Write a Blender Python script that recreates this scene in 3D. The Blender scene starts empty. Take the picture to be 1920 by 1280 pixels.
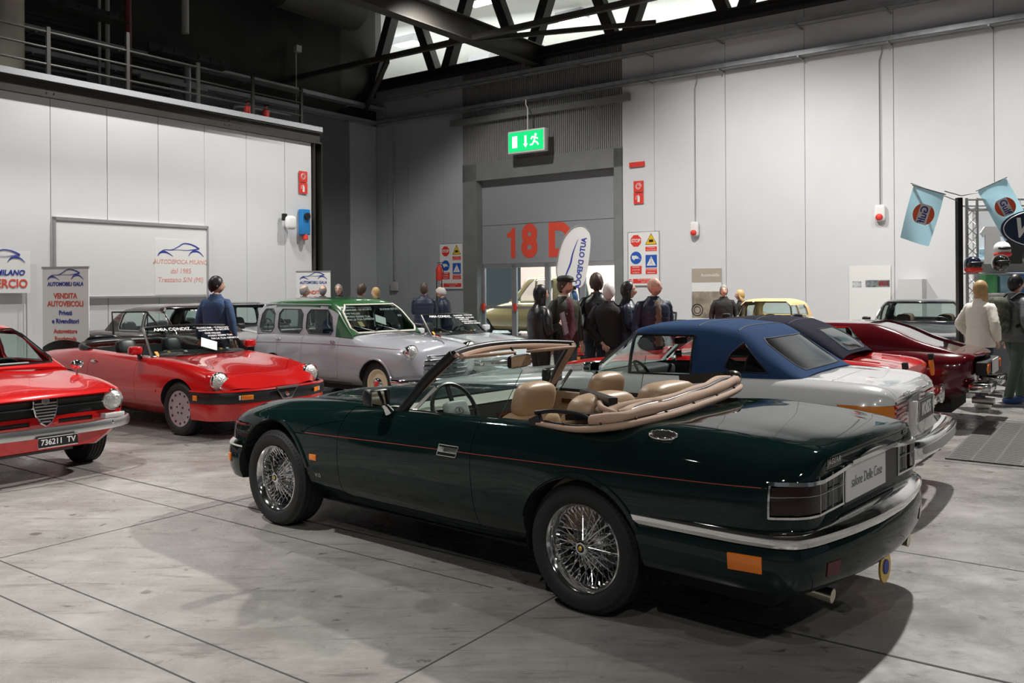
import bpy, bmesh, math, random
import numpy as np
from mathutils import Vector, Matrix
from mathutils.bvhtree import BVHTree
random.seed(7)
SC = bpy.context.scene; COL = SC.collection
# ------------------------------------------------------------ camera, exposure
cam_d = bpy.data.cameras.new('camera'); cam = bpy.data.objects.new('camera', cam_d); COL.objects.link(cam)
cam_d.sensor_width = 36.0; cam_d.lens = 1650.0/1920.0*36.0
cam_d.shift_y = -100.0/1920.0
cam.location = (0, 0, 1.61)
cam.rotation_euler = (math.radians(90), 0, 0)
cam.rotation_euler = (Matrix.Rotation(math.radians(90), 3, 'X') @ Matrix.Rotation(-0.0066, 3, 'Z')).to_euler()
cam_d.clip_end = 300
SC.camera = cam
SC.view_settings.view_transform = 'Standard'; SC.view_settings.look = 'None'
SC.view_settings.gamma = 1.0; SC.view_settings.exposure = 0.05; SC.view_settings.use_curve_mapping = False
wd = bpy.data.worlds.new('hall_air'); SC.world = wd; wd.use_nodes = True
wd.node_tree.nodes['Background'].inputs[0].default_value = (0.80, 0.88, 1.0, 1)
wd.node_tree.nodes['Background'].inputs[1].default_value = 0.11
def area(name, loc, target, sx, sy, power, color=(1, 0.97, 0.92), spread=math.pi):
    l = bpy.data.lights.new(name, 'AREA'); l.shape = 'RECTANGLE'; l.size = sx; l.size_y = sy
    l.energy = power; l.color = color; l.spread = spread
    o = bpy.data.objects.new(name, l); COL.objects.link(o); o.location = loc
    o.rotation_euler = (Vector(target)-Vector(loc)).to_track_quat('-Z', 'Y').to_euler()
    return o
def spot(name, loc, target, power, ang, blend=0.5, r=0.15, color=(1, 0.97, 0.93)):
    l = bpy.data.lights.new(name, 'SPOT'); l.energy = power; l.spot_size = math.radians(ang); l.spot_blend = blend
    l.shadow_soft_size = r; l.color = color
    o = bpy.data.objects.new(name, l); COL.objects.link(o); o.location = loc
    o.rotation_euler = (Vector(target)-Vector(loc)).to_track_quat('-Z', 'Y').to_euler()
    return o
for i, (x, y, z, p, tx, ty, an, bl) in enumerate(((8.0, 14.5, 12.0, 11500, 3.5, 8.5, 98, .35), (-5.0, 14.0, 10.5, 2000, -5.0, 12.5, 124, .4), (-5.5, 4.2, 11, 5400, -5.6, 4.2, 66, .8),
        (11.0, 9.0, 11, 300, 11, 11, 100, .5), (-9.5, 10.0, 10.5, 1600, -10, 13, 116, .5), (7.0, -4.0, 10.0, 700, 3.0, 5.0, 60, .8), (-2.5, -4.0, 9.5, 600, -.6, 5.0, 80, .9), (2.5, -6.0, 9.5, 600, 1.5, 5.0, 70, .9), (-1.5, 20.5, 8.6, 1150, -2.5, 24.0, 130, .7),
        (2.2, 17.0, 8.8, 2200, 6.2, 22.4, 90, .9), (5.4, 14.6, 8.8, 1250, 9.4, 20.0, 90, .9), (8.6, 12.2, 8.8, 1600, 12.6, 17.6, 90, .9), (-6.0, 17.0, 9.0, 1400, -7.9, 18.6, 100, .7))):
    spot('bay_and_fill_spot', (x, y, z), (tx, ty, 0), p, an, bl, 0.18)  # keys follow floor shadows; several others are added fill and wall wash
area('daylight_outside', (0.5, 30.5, 7.6), (4, 41, 0), 22, 6, 17000, (0.92, 0.96, 1))
# ------------------------------------------------------------ materials
MATS = {}
def mat(name, col, rough=0.5, metal=0.0, coat=0.0, spec=0.5, trans=0.0, emit=None, es=1.0, alpha=1.0, ior=1.45, bump=None, vary=None, sheen=0.0):
    if name in MATS: return MATS[name]
    m = bpy.data.materials.new(name); m.use_nodes = True; MATS[name] = m
    nt = m.node_tree; b = nt.nodes['Principled BSDF']
    b.inputs['Base Color'].default_value = (*col, 1); b.inputs['Roughness'].default_value = rough
    b.inputs['Metallic'].default_value = metal; b.inputs['Coat Weight'].default_value = coat
    b.inputs['Coat Roughness'].default_value = 0.03
    b.inputs['Specular IOR Level'].default_value = spec; b.inputs['Transmission Weight'].default_value = trans
    b.inputs['IOR'].default_value = ior; b.inputs['Alpha'].default_value = alpha
    b.inputs['Sheen Weight'].default_value = sheen
    if emit: b.inputs['Emission Color'].default_value = (*emit, 1); b.inputs['Emission Strength'].default_value = es
    if bump or vary:
        tc = nt.nodes.new('ShaderNodeTexCoord')
    if bump:
        n = nt.nodes.new('ShaderNodeTexNoise'); n.inputs['Scale'].default_value = bump[0]; n.inputs['Detail'].default_value = 4
        bp = nt.nodes.new('ShaderNodeBump'); bp.inputs['Strength'].default_value = bump[1]; bp.inputs['Distance'].default_value = bump[2]
        nt.links.new(tc.outputs['Object'], n.inputs['Vector']); nt.links.new(n.outputs['Fac'], bp.inputs['Height']); nt.links.new(bp.outputs['Normal'], b.inputs['Normal'])
    if vary:
        n = nt.nodes.new('ShaderNodeTexNoise'); n.inputs['Scale'].default_value = vary[0]; n.inputs['Detail'].default_value = 5
        r = nt.nodes.new('ShaderNodeMapRange'); r.inputs[1].default_value = 0.3; r.inputs[2].default_value = 0.7
        mx = nt.nodes.new('ShaderNodeMix'); mx.data_type = 'RGBA'
        mx.inputs[6].default_value = (*[c*(1-vary[1]) for c in col], 1); mx.inputs[7].default_value = (*[min(1, c*(1+vary[1])) for c in col], 1)
        nt.links.new(tc.outputs['Object'], n.inputs['Vector']); nt.links.new(n.outputs['Fac'], r.inputs[0]); nt.links.new(r.outputs[0], mx.inputs[0]); nt.links.new(mx.outputs[2], b.inputs['Base Color'])
    return m
CHROME = mat('chrome', (0.80, 0.80, 0.80), 0.08, 1.0)
STEEL = mat('brushed_steel', (0.55, 0.55, 0.55), 0.3, 1.0)
ALU = mat('aluminium', (0.52, 0.52, 0.53), 0.38, 0.7)
RUBBER = mat('tyre_rubber', (0.020, 0.020, 0.021), 0.62, spec=0.35, bump=(60, 0.15, 0.01))
BLACK = mat('black_plastic', (0.012, 0.012, 0.013), 0.35)
MATT = mat('matt_black', (0.016, 0.016, 0.017), 0.8)
WHITE = mat('white_plastic', (0.80, 0.80, 0.79), 0.4)
def glass_mat(name, tint=(0.92, 0.97, 0.95), rough=0.0):
    if name in MATS: return MATS[name]
    m = bpy.data.materials.new(name); m.use_nodes = True; MATS[name] = m
    nt = m.node_tree; nt.nodes.remove(nt.nodes['Principled BSDF'])
    o = nt.nodes['Material Output']; t = nt.nodes.new('ShaderNodeBsdfTransparent'); g = nt.nodes.new('ShaderNodeBsdfGlossy')
    t.inputs[0].default_value = (*tint, 1); g.inputs['Roughness'].default_value = rough; g.inputs[0].default_value = (0.9, 0.95, 0.95, 1)
    lw = nt.nodes.new('ShaderNodeLayerWeight'); pw = nt.nodes.new('ShaderNodeMath'); pw.operation = 'POWER'; pw.inputs[1].default_value = 4.0; nt.links.new(lw.outputs['Facing'], pw.inputs[0])
    f = nt.nodes.new('ShaderNodeMath'); f.operation = 'MULTIPLY_ADD'; f.inputs[1].default_value = 0.7; f.inputs[2].default_value = 0.05; nt.links.new(pw.outputs[0], f.inputs[0])
    mx = nt.nodes.new('ShaderNodeMixShader')
    nt.links.new(f.outputs[0], mx.inputs[0]); nt.links.new(t.outputs[0], mx.inputs[1]); nt.links.new(g.outputs[0], mx.inputs[2]); nt.links.new(mx.outputs[0], o.inputs[0])
    return m
GLASS = glass_mat('clear_glass', (0.82, 0.90, 0.88)); DGLASS = glass_mat('tinted_glass', (0.50, 0.58, 0.56))
# ------------------------------------------------------------ mesh builder
def tag(o, label=None, cat=None, group=None, kind=None):
    if label: o['label'] = label
    if cat: o['category'] = cat
    if group: o['group'] = group
    if kind: o['kind'] = kind
    return o
def thing(name, label, cat, loc=(0, 0, 0), rz=0.0, group=None):
    o = bpy.data.objects.new(name, None); COL.objects.link(o); o.location = loc; o.rotation_euler = (0, 0, rz)
    o.empty_display_size = 0.1
    return tag(o, label, cat, group)
def finish(name, me, parent=None, mats=None, ang=38, M=None):
    if mats:
        for m in (mats if isinstance(mats, (list, tuple)) else [mats]): me.materials.append(m)
    if M is not None: me.transform(M)
    if ang is not None:
        me.polygons.foreach_set('use_smooth', [True]*len(me.polygons)); me.set_sharp_from_angle(angle=math.radians(ang))
    me.update()
    o = bpy.data.objects.new(name, me); COL.objects.link(o)
    if parent: o.parent = parent
    return o
def circ(n, r, ph=0): return [(r*math.cos(2*math.pi*i/n+ph), r*math.sin(2*math.pi*i/n+ph)) for i in range(n)]
def catmull(pts, n=6, closed=False):
    P = [Vector(p) for p in pts]; out = []; m = len(P)
    rng = range(m if closed else m-1)
    for i in rng:
        p1, p2 = P[i], P[(i+1) % m]
        p0 = P[(i-1) % m] if closed or i > 0 else p1*2-p2
        p3 = P[(i+2) % m] if closed or i+2 < m else p2*2-p1
        for k in range(n):
            t = k/n
            out.append(0.5*((2*p1)+(p2-p0)*t+(2*p0-5*p1+4*p2-p3)*t*t+(3*p1-p0-3*p2+p3)*t**3))
    if not closed: out.append(P[-1].copy())
    return out
class MB:
    def __init__(s): s.v = []; s.f = []; s.mi = []; s.m = 0
    def add(s, vs, fs, M=None):
        b = len(s.v)
        for v in vs: s.v.append(tuple((M @ Vector(v)) if M is not None else v))
        for f in fs: s.f.append(tuple(i+b for i in f)); s.mi.append(s.m)
        return s
    def box(s, x0, x1, y0, y1, z0, z1, M=None, bev=0.0):
        if x0 > x1: x0, x1 = x1, x0
        if y0 > y1: y0, y1 = y1, y0
        if z0 > z1: z0, z1 = z1, z0
        if bev <= 0:
            return s.add([(x0, y0, z0), (x1, y0, z0), (x1, y1, z0), (x0, y1, z0), (x0, y0, z1), (x1, y0, z1), (x1, y1, z1), (x0, y1, z1)],
                         [(0, 3, 2, 1), (4, 5, 6, 7), (0, 1, 5, 4), (1, 2, 6, 5), (2, 3, 7, 6), (3, 0, 4, 7)], M)
        bm = bmesh.new(); bmesh.ops.create_cube(bm, size=1)
        for v in bm.verts: v.co = Vector(((x0+x1)/2+v.co.x*(x1-x0), (y0+y1)/2+v.co.y*(y1-y0), (z0+z1)/2+v.co.z*(z1-z0)))
        bmesh.ops.bevel(bm, geom=bm.edges[:], offset=min(bev, (x1-x0)*.49, (y1-y0)*.49, (z1-z0)*.49), segments=3, affect='EDGES', profile=0.5)
        s.addbm(bm, M); return s
    def addbm(s, bm, M=None):
        bm.verts.index_update(); s.add([v.co.copy() for v in bm.verts], [[v.index for v in f.verts] for f in bm.faces], M); bm.free()
    def tube(s, pts, r, n=8, M=None, closed=False, cap=True, flat=1.0, up=None):
        P = [Vector(p) for p in pts]; m = len(P)
        if isinstance(r, (int, float)): r = [r]*m
        vs = []; N = None
        for i in range(m):
            a = P[(i-1) % m] if (closed or i > 0) else P[i]; b = P[(i+1) % m] if (closed or i < m-1) else P[i]
            t = (b-a); t = t.normalized() if t.length > 1e-9 else Vector((0, 0, 1))
            if N is None:
                N = Vector(up) if up else (Vector((0, 0, 1)) if abs(t.z) < 0.9 else Vector((1, 0, 0)))
            N = (N - t*N.dot(t)); N = N.normalized() if N.length > 1e-6 else t.orthogonal().normalized()
            Bn = t.cross(N)
            for (c, d) in circ(n, 1): vs.append(P[i]+(N*c*flat+Bn*d)*r[i])
        fs = []
        for i in range(m if closed else m-1):
            for k in range(n):
                fs.append((i*n+k, i*n+(k+1) % n, ((i+1) % m)*n+(k+1) % n, ((i+1) % m)*n+k))
        if cap and not closed: fs += [tuple(range(n))[::-1], tuple((m-1)*n+k for k in range(n))]
        return s.add(vs, fs, M)
    def bar(s, a, b, w, h, M=None, up=(0, 0, 1)):
        a = Vector(a); b = Vector(b); t = (b-a).normalized(); u = Vector(up); u = u-t*u.dot(t)
        u = u.normalized() if u.length > 1e-6 else t.orthogonal().normalized(); c = t.cross(u)
        vs = [p+c*x*w/2+u*y*h/2 for p in (a, b) for (x, y) in ((-1, -1), (1, -1), (1, 1), (-1, 1))]
        return s.add(vs, [(3, 2, 1, 0), (4, 5, 6, 7), (0, 1, 5, 4), (1, 2, 6, 5), (2, 3, 7, 6), (3, 0, 4, 7)], M)
    def cyl(s, a, b, r, n=16, r2=None, M=None): return s.tube([a, b], [r, r if r2 is None else r2], n, M)
    def lathe(s, prof, n=24, M=None, closed=False):   # prof (r, z) about Z
        m = len(prof); vs = [(r*math.cos(2*math.pi*k/n), r*math.sin(2*math.pi*k/n), z) for (r, z) in prof for k in range(n)]; fs = []
        for i in range(m if closed else m-1):
            for k in range(n): fs.append((i*n+k, i*n+(k+1) % n, ((i+1) % m)*n+(k+1) % n, ((i+1) % m)*n+k))
        return s.add(vs, fs, M)
    def sphere(s, c, rx, ry=None, rz=None, n=16, m=10, M=None):
        ry = ry or rx; rz = rz or rx; vs = [(c[0], c[1], c[2]+rz)]; fs = []
        for i in range(1, m):
            a = math.pi*i/m
            for k in range(n):
                b = 2*math.pi*k/n; vs.append((c[0]+rx*math.sin(a)*math.cos(b), c[1]+ry*math.sin(a)*math.sin(b), c[2]+rz*math.cos(a)))
        vs.append((c[0], c[1], c[2]-rz)); L = len(vs)-1
        for k in range(n):
            fs.append((0, 1+k, 1+(k+1) % n)); fs.append((L, L-n+(k+1) % n, L-n+k))
            for i in range(m-2): fs.append((1+i*n+k, 1+(i+1)*n+k, 1+(i+1)*n+(k+1) % n, 1+i*n+(k+1) % n))
        return s.add(vs, fs, M)
    def poly(s, pts, depth, M=None):   # prism from XY outline, z 0..depth
        n = len(pts); vs = [(p[0], p[1], 0) for p in pts]+[(p[0], p[1], depth) for p in pts]
        fs = [tuple(range(n))[::-1], tuple(range(n, 2*n))]+[(i, (i+1) % n, n+(i+1) % n, n+i) for i in range(n)]
        return s.add(vs, fs, M)
    def ribbon(s, pts, widths, depth=0.002, M=None):   # flat stroke in XY with varying width
        P = [Vector((p[0], p[1])) for p in pts]; m = len(P); L = []; R = []
        for i in range(m):
            t = (P[min(i+1, m-1)]-P[max(i-1, 0)]).normalized(); nn = Vector((-t.y, t.x)); w = widths[i] if not isinstance(widths, (int, float)) else widths
            L.append(P[i]+nn*w/2); R.append(P[i]-nn*w/2)
        vs = [(p.x, p.y, z) for z in (0, depth) for p in L+R]; o = 2*m; fs = []
        for i in range(m-1):
            fs += [(o+i, o+m+i, o+m+i+1, o+i+1), (i, i+1, m+i+1, m+i), (i, o+i, o+i+1, i+1), (m+i, m+i+1, o+m+i+1, o+m+i)]
        return s.add(vs, fs, M)
    def grid(s, rows, M=None, closed=False):   # list of rows of points
        n = len(rows[0]); vs = [p for r in rows for p in r]; fs = []
        for i in range(len(rows)-1):
            for k in range(n if closed else n-1): fs.append((i*n+k, i*n+(k+1) % n, (i+1)*n+(k+1) % n, (i+1)*n+k))
        return s.add(vs, fs, M)
    def mesh(s, name='m'):
        me = bpy.data.meshes.new(name); me.from_pydata([tuple(v) for v in s.v], [], s.f); me.polygons.foreach_set('material_index', s.mi)
        bm = bmesh.new(); bm.from_mesh(me); bmesh.ops.recalc_face_normals(bm, faces=bm.faces[:]); bm.to_mesh(me); bm.free(); return me
    def build(s, name, mats, parent=None, ang=38, M=None): return finish(name, s.mesh(name), parent, mats, ang, M)
_fc = {}
def text_mb(mb, txt, size, M, bold=0.0, shear=0.0, depth=0.002, sx=1.0, align='CENTER', spacing=1.0, res=3):
    c = bpy.data.curves.new('t', 'FONT'); c.body = txt; c.size = size; c.align_x = align; c.align_y = 'CENTER'
    c.offset = bold*size; c.shear = shear; c.extrude = depth; c.resolution_u = res; c.space_character = spacing
    o = bpy.data.objects.new('t', c); me = bpy.data.meshes.new_from_object(o)
    mb.add([(v.co.x*sx, v.co.y, v.co.z) for v in me.vertices], [tuple(p.vertices) for p in me.polygons], M)
    bpy.data.objects.remove(o); bpy.data.meshes.remove(me); bpy.data.curves.remove(c)
def frame(o, x, n):   # matrix: local X along x, local Y up, local Z along n
    X = Vector(x).normalized(); N = Vector(n).normalized(); Y = N.cross(X)
    return Matrix(((X.x, Y.x, N.x, o[0]), (X.y, Y.y, N.y, o[1]), (X.z, Y.z, N.z, o[2]), (0, 0, 0, 1)))
def swoosh(mb, M, w):   # car outline logo of three tapering strokes
    def st(pts, ws): 
        P = catmull([(p[0]*w, p[1]*w, 0) for p in pts], 6); n = len(P)
        mb.ribbon(P, [w*np.interp(i/(n-1), [0, .5, 1], ws) for i in range(n)], 0.003, M)
    st([(-.47, -.02), (-.36, .055), (-.2, .06), (-.06, .12), (.06, .185), (.2, .18), (.32, .14), (.40, .095)], (.008, .016, .03))
    st([(-.2, .055), (-.05, .065), (.12, .06), (.26, .075), (.40, .095)], (.004, .008, .02))
    st([(-.49, -.06), (-.44, .0), (-.36, .02), (-.28, .0), (-.17, -.06)], (.01, .045, .004))
    st([(.16, -.05), (.22, .02), (.30, .05), (.40, .03), (.5, -.05)], (.004, .04, .008))
def lerp(a, b, t): return a+(b-a)*t
def pchip(xs, ys, xq):
    xs = np.array(xs, float); ys = np.array(ys, float); h = np.diff(xs); d = np.diff(ys)/h; n = len(xs); m = np.zeros(n)
    for i in range(1, n-1):
        if d[i-1]*d[i] > 0:
            w1 = 2*h[i]+h[i-1]; w2 = h[i]+2*h[i-1]; m[i] = (w1+w2)/(w1/d[i-1]+w2/d[i])
    m[0] = d[0]; m[-1] = d[-1]
    k = np.clip(np.searchsorted(xs, xq)-1, 0, n-2); t = (xq-xs[k])/h[k]
    return ys[k]*(2*t**3-3*t**2+1)+m[k]*h[k]*(t**3-2*t**2+t)+ys[k+1]*(-2*t**3+3*t**2)+m[k+1]*h[k]*(t**3-t**2)
# ============================================================ THE HALL
VA = Vector((0.5751, 0.8181, 0)); VB = Vector((0.8013, -0.5983, 0)); NA = Vector((0.8181, -0.5751, 0)); NB = Vector((-0.5983, -0.8013, 0))
PB = Vector((2.11, 25.06, 0)); PL = Vector((-8.9, 17.0, 0)); PC = Vector((-4.61, 30.08, 0))
FB = Matrix.Translation(PB) @ Matrix(((VB.x, NB.x, 0, 0), (VB.y, NB.y, 0, 0), (0, 0, 1, 0), (0, 0, 0, 1)))   # x along wall, y out of the wall, z up
FL = Matrix.Translation(PL) @ Matrix(((VA.x, NA.x, 0, 0), (VA.y, NA.y, 0, 0), (0, 0, 1, 0), (0, 0, 0, 1)))
FC = Matrix.Translation(PC) @ Matrix(((VA.x, NA.x, 0, 0), (VA.y, NA.y, 0, 0), (0, 0, 1, 0), (0, 0, 0, 1)))
def struct(name, mb, mats, ang=None): return tag(mb.build(name, mats, ang=ang), kind='structure')
def node(nt, t, **kw):
    n = nt.nodes.new(t)
    for k, v in kw.items(): setattr(n, k, v)
    return n
def concrete():
    m = bpy.data.materials.new('polished_concrete'); m.use_nodes = True; nt = m.node_tree; b = nt.nodes['Principled BSDF']; L = nt.links.new
    tc = node(nt, 'ShaderNodeTexCoord'); mp = node(nt, 'ShaderNodeMapping'); mp.inputs['Rotation'].default_value = (0, 0, math.radians(36.7))
    L(tc.outputs['Object'], mp.inputs[0])
    def noise(sc, det, rough=0.6, vec=tc.outputs['Object'], dist=0.0):
        n = node(nt, 'ShaderNodeTexNoise'); n.inputs['Scale'].default_value = sc; n.inputs['Detail'].default_value = det; n.inputs['Roughness'].default_value = rough; n.inputs['Distortion'].default_value = dist
        L(vec, n.inputs['Vector']); return n.outputs['Fac']
    def ramp(src, p0, p1, c0, c1):
        r = node(nt, 'ShaderNodeMapRange'); L(src, r.inputs[0]); r.inputs[1].default_value = p0; r.inputs[2].default_value = p1; r.inputs[3].default_value = c0; r.inputs[4].default_value = c1; return r.outputs[0]
    def mul(a, c):
        n = node(nt, 'ShaderNodeMath', operation='MULTIPLY'); L(a, n.inputs[0]); (L(c, n.inputs[1]) if not isinstance(c, float) else setattr(n.inputs[1], 'default_value', c)); return n.outputs[0]
    mp4 = node(nt, 'ShaderNodeMapping'); mp4.inputs['Rotation'].default_value = (0, 0, math.radians(-55)); mp4.inputs['Scale'].default_value = (.55, 1.5, 1); L(tc.outputs['Object'], mp4.inputs[0])
    big = ramp(noise(0.5, 6, 0.62), 0.3, 0.7, 0.62, 1.24)
    mid = ramp(noise(2.4, 9, 0.78, mp4.outputs[0], 1.0), 0.3, 0.72, 0.70, 1.14)
    fine = ramp(noise(40, 6, 0.7), 0.25, 0.8, 0.9, 1.06)
    mp2 = node(nt, 'ShaderNodeMapping'); mp2.inputs['Rotation'].default_value = (0, 0, math.radians(20)); mp2.inputs['Scale'].default_value = (1.2, 9, 1); L(tc.outputs['Object'], mp2.inputs[0])
    stain = ramp(noise(1.3, 9, 0.75, mp2.outputs[0], 1.2), 0.54, 0.68, 1.0, 0.50)
    spots = ramp(noise(9, 3, 0.5, dist=0.4), 0.66, 0.72, 1.0, 0.45)
    # scratches: thin voronoi-like lines
    mp3 = node(nt, 'ShaderNodeMapping'); mp3.inputs['Rotation'].default_value = (0, 0, math.radians(-50)); mp3.inputs['Scale'].default_value = (0.5, 14, 1); L(tc.outputs['Object'], mp3.inputs[0])
    scr = ramp(noise(2.2, 2, 0.4, mp3.outputs[0], 2.0), 0.74, 0.78, 1.0, 0.8)
    tot = mul(mul(mul(mul(mul(big, mid), fine), stain), spots), scr)
    cr = node(nt, 'ShaderNodeMix', data_type='RGBA'); cr.inputs[6].default_value = (0.020, 0.014, 0.008, 1); cr.inputs[7].default_value = (0.30, 0.292, 0.272, 1); cr.clamp_factor = False
    L(tot, cr.inputs[0]); L(cr.outputs[2], b.inputs['Base Color'])
    rg = ramp(noise(2.0, 7, 0.7), 0.3, 0.7, 0.16, 0.40); L(rg, b.inputs['Roughness'])
    bp = node(nt, 'ShaderNodeBump'); bp.inputs['Strength'].default_value = 0.10; bp.inputs['Distance'].default_value = 0.004; L(noise(6, 8, 0.7), bp.inputs['Height']); L(bp.outputs[0], b.inputs['Normal'])
    b.inputs['Specular IOR Level'].default_value = 0.6
    return m
CONC = concrete()
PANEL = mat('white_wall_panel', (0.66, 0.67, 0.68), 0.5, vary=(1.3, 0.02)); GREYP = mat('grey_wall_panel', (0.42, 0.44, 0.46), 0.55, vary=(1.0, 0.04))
DARKP = mat('dark_cladding', (0.062, 0.062, 0.058), 0.55, vary=(0.8, 0.15)); GAPM = mat('joint_black', (0.05, 0.05, 0.055), 0.8)
BEAM = mat('painted_steel_beam', (0.040, 0.037, 0.032), 0.5, vary=(2, 0.15)); DBEAM = mat('dark_truss_steel', (0.030, 0.029, 0.027), 0.5)
GALV = mat('galvanised_steel', (0.36, 0.38, 0.39), 0.42, 0.55, vary=(5, 0.15)); DOORG = mat('door_grey', (0.30, 0.31, 0.325), 0.5)
JAMB = mat('jamb_grey', (0.20, 0.205, 0.20), 0.55, vary=(2, 0.1)); RED = mat('sign_red', (0.72, 0.05, 0.035), 0.45); BLUE = mat('sign_blue', (0.02, 0.10, 0.45), 0.45)
YEL = mat('sign_yellow', (0.80, 0.50, 0.02), 0.45); SIGNW = mat('sign_white', (0.78, 0.78, 0.76), 0.45); BLK = mat('print_black', (0.02, 0.02, 0.02), 0.6)
NAVY = mat('print_navy', (0.03, 0.05, 0.33), 0.5); LETR = mat('print_red', (0.70, 0.09, 0.06), 0.5); PINKR = mat('print_pale_red', (0.75, 0.35, 0.30), 0.5)
# floor with joints
mb = MB(); mb.box(-40, 40, -12, 60, -0.2, 0.0); struct('floor', mb, CONC)
JOINT = mat('joint_filler', (0.05, 0.05, 0.05), 0.8)
mb = MB()
def fl_line(a, b, w=0.012): mb.bar((a[0], a[1], 0.0008), (b[0], b[1], 0.0008), w, 0.0016)
for c, d, a, b in (((-2.1, 6.62), VB, -9, 14), ((-3.08, 5.27), VB, -8, 12), ((-4.28, 7.84), VB, -6, 5.2), ((1.8, 5.73), VB, .2, 9), ((-.9, 3.3), VB, -6, 5), ((-3.1, 5.32), VA, -5, 16), ((.1, 4.43), VA, -8, 1.5), ((4.45, 7.67), VB, -2, 6), ((4.2, 3.2), VA, -5, 9), ((5.64, 10.59), VB, -9, 6)):
    p = Vector((*c, 0)); fl_line(p+d*a, p+d*b, .016 if c[0] == -2.1 else .008)
struct('trim_floor_joints', mb, JOINT)
# right wall (B): panels 2.02 m wide with joints, from t=1.2 to 30
H1 = 8.33
def panels(mb, F, t0, t1, edges, z0, z1, gap=0.012, th=0.12, off=0.0):
    e = [t0]+[x for x in edges if t0 < x < t1]+[t1]
    for a, b in zip(e[:-1], e[1:]): mb.box(a+gap/2, b-gap/2, -th+off, off, z0, z1, F)
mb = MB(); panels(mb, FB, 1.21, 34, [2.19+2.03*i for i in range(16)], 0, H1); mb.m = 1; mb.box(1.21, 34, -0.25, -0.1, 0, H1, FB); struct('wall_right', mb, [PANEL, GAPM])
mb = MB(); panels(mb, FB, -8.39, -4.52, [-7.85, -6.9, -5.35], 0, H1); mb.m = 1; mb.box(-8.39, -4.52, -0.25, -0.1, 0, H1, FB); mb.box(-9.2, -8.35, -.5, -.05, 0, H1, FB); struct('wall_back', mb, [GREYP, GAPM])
mb = MB(); panels(mb, FC, -16, 0, [-1.25-1.4*i for i in range(11)], 0, 7.3); mb.m = 1; mb.box(-16, 0, -0.25, -0.1, 0, 7.3, FC); struct('wall_left_far', mb, [GREYP, GAPM])
mb = MB(); panels(mb, FC, -30, 0.3, [-1.6*i for i in range(19)], 7.3, 15, off=-0.02); mb.m = 1; mb.box(-30, 0.3, -0.25, -0.1, 7.3, 15, FC); struct('wall_left_upper', mb, [DARKP, GAPM])
mb = MB(); [mb.box(-26+2*i, -24.012+2*i, -16.2, -16, 0, 9) for i in range(26)]; struct('wall_front', mb, [PANEL])
mb = MB(); [mb.box(-22.2, -22, -16+2*i, -14.012+2*i, 0, 9) for i in range(12)]; struct('wall_side', mb, [PANEL])
# left white box wall
mb = MB(); panels(mb, FL, -14, 6.62, [1.152*i for i in range(-12, 6)], 0, 5.36, 0.014); mb.m = 1; mb.box(-14, 6.6, -0.25, -0.1, 0, 5.36, FL); struct('wall_left', mb, [PANEL, GAPM])
mb = MB(); mb.box(-14, 6.86, 0.0, 0.03, 5.33, 5.36, FL)
mb.box(-14, 6.9, -0.15, 0.10, 5.60, 5.64, FL); mb.box(-14, 6.9, -0.15, 0.10, 5.33, 5.37, FL); mb.box(-14, 6.9, 0.0, 0.02, 5.36, 5.60, FL)
mb.box(6.64, 6.9, -0.15, -0.12, 0, 5.34, FL); mb.box(6.64, 6.66, -0.15, 0.1, 0, 5.34, FL); mb.box(6.88, 6.90, -0.15, 0.1, 0, 5.34, FL)
for t in (0.0, 4.05):
    for i in (-.07, .07):
        for j in (5.44, 5.53): mb.cyl((t+i, .02, j), (t+i, .04, j), .014, 8, M=FL)
struct('trim_1', mb, BEAM)
mb = MB(); mb.box(-14, 6.9, -0.1, 0.13, 5.64, 5.76, FL); struct('trim_2', mb, mat('pale_edge_profile', (0.5, 0.52, 0.54), 0.4, 0.3))
mb = MB(); mb.box(-14, 6.9, -9, -0.2, 5.4, 5.62, FL); struct('ceiling_of_store', mb, DARKP)
mb = MB(); mb.box(6.62, 6.8, -8, -0.12, 0, 5.4, FL); struct('wall_store_end', mb, GREYP)
# railing on the store roof
r = thing('guard_railing', 'dark steel guard railing along the roof edge above the white left wall', 'railing', tuple(FL @ Vector((0, -.05, 5.7))), 0)
Mi = Matrix.Translation(-(FL @ Vector((0, -.05, 5.7))))
for t in [-8.1, -5.4, -2.7, 0.0, 1.65, 3.35, 4.85, 6.35]:
    q = MB(); q.box(t-.035, t+.035, -.09, -.03, 5.55, 6.72 if t != 1.65 else 7.0, FL); q.build('post', DBEAM, r, M=Mi)
for z in (6.0, 6.32, 6.62):
    q = MB(); q.tube([FL @ Vector((-9, -.06, z)), FL @ Vector((6.4, -.06, z))], .022, 8); q.build('rail', DBEAM, r, M=Mi)
# corner recess: door wall
JL, JR, DL, DR, ZT = -4.52, 1.21, -3.96, 0.95, 4.95
mb = MB(); mb.box(JL, DL, -0.35, 0.04, 0, ZT+.52, FB); mb.box(DR, JR, -0.35, 0.04, 0, ZT+.52, FB); mb.box(JL, JR, -0.35, 0.04, ZT, 5.5, FB); struct('trim_3', mb, JAMB)
mb = MB()
n = 84; w = (JR-JL)/n
for i in range(n):
    a = JL+i*w; mb.box(a, a+w*.55, -0.2, 0.02, 5.5, H1, FB); mb.box(a+w*.55, a+w, -0.2, -0.015, 5.5, H1, FB)
struct('wall_corrugated', mb, mat('corrugated_grey', (0.30, 0.30, 0.295), 0.5, 0.2))
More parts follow.
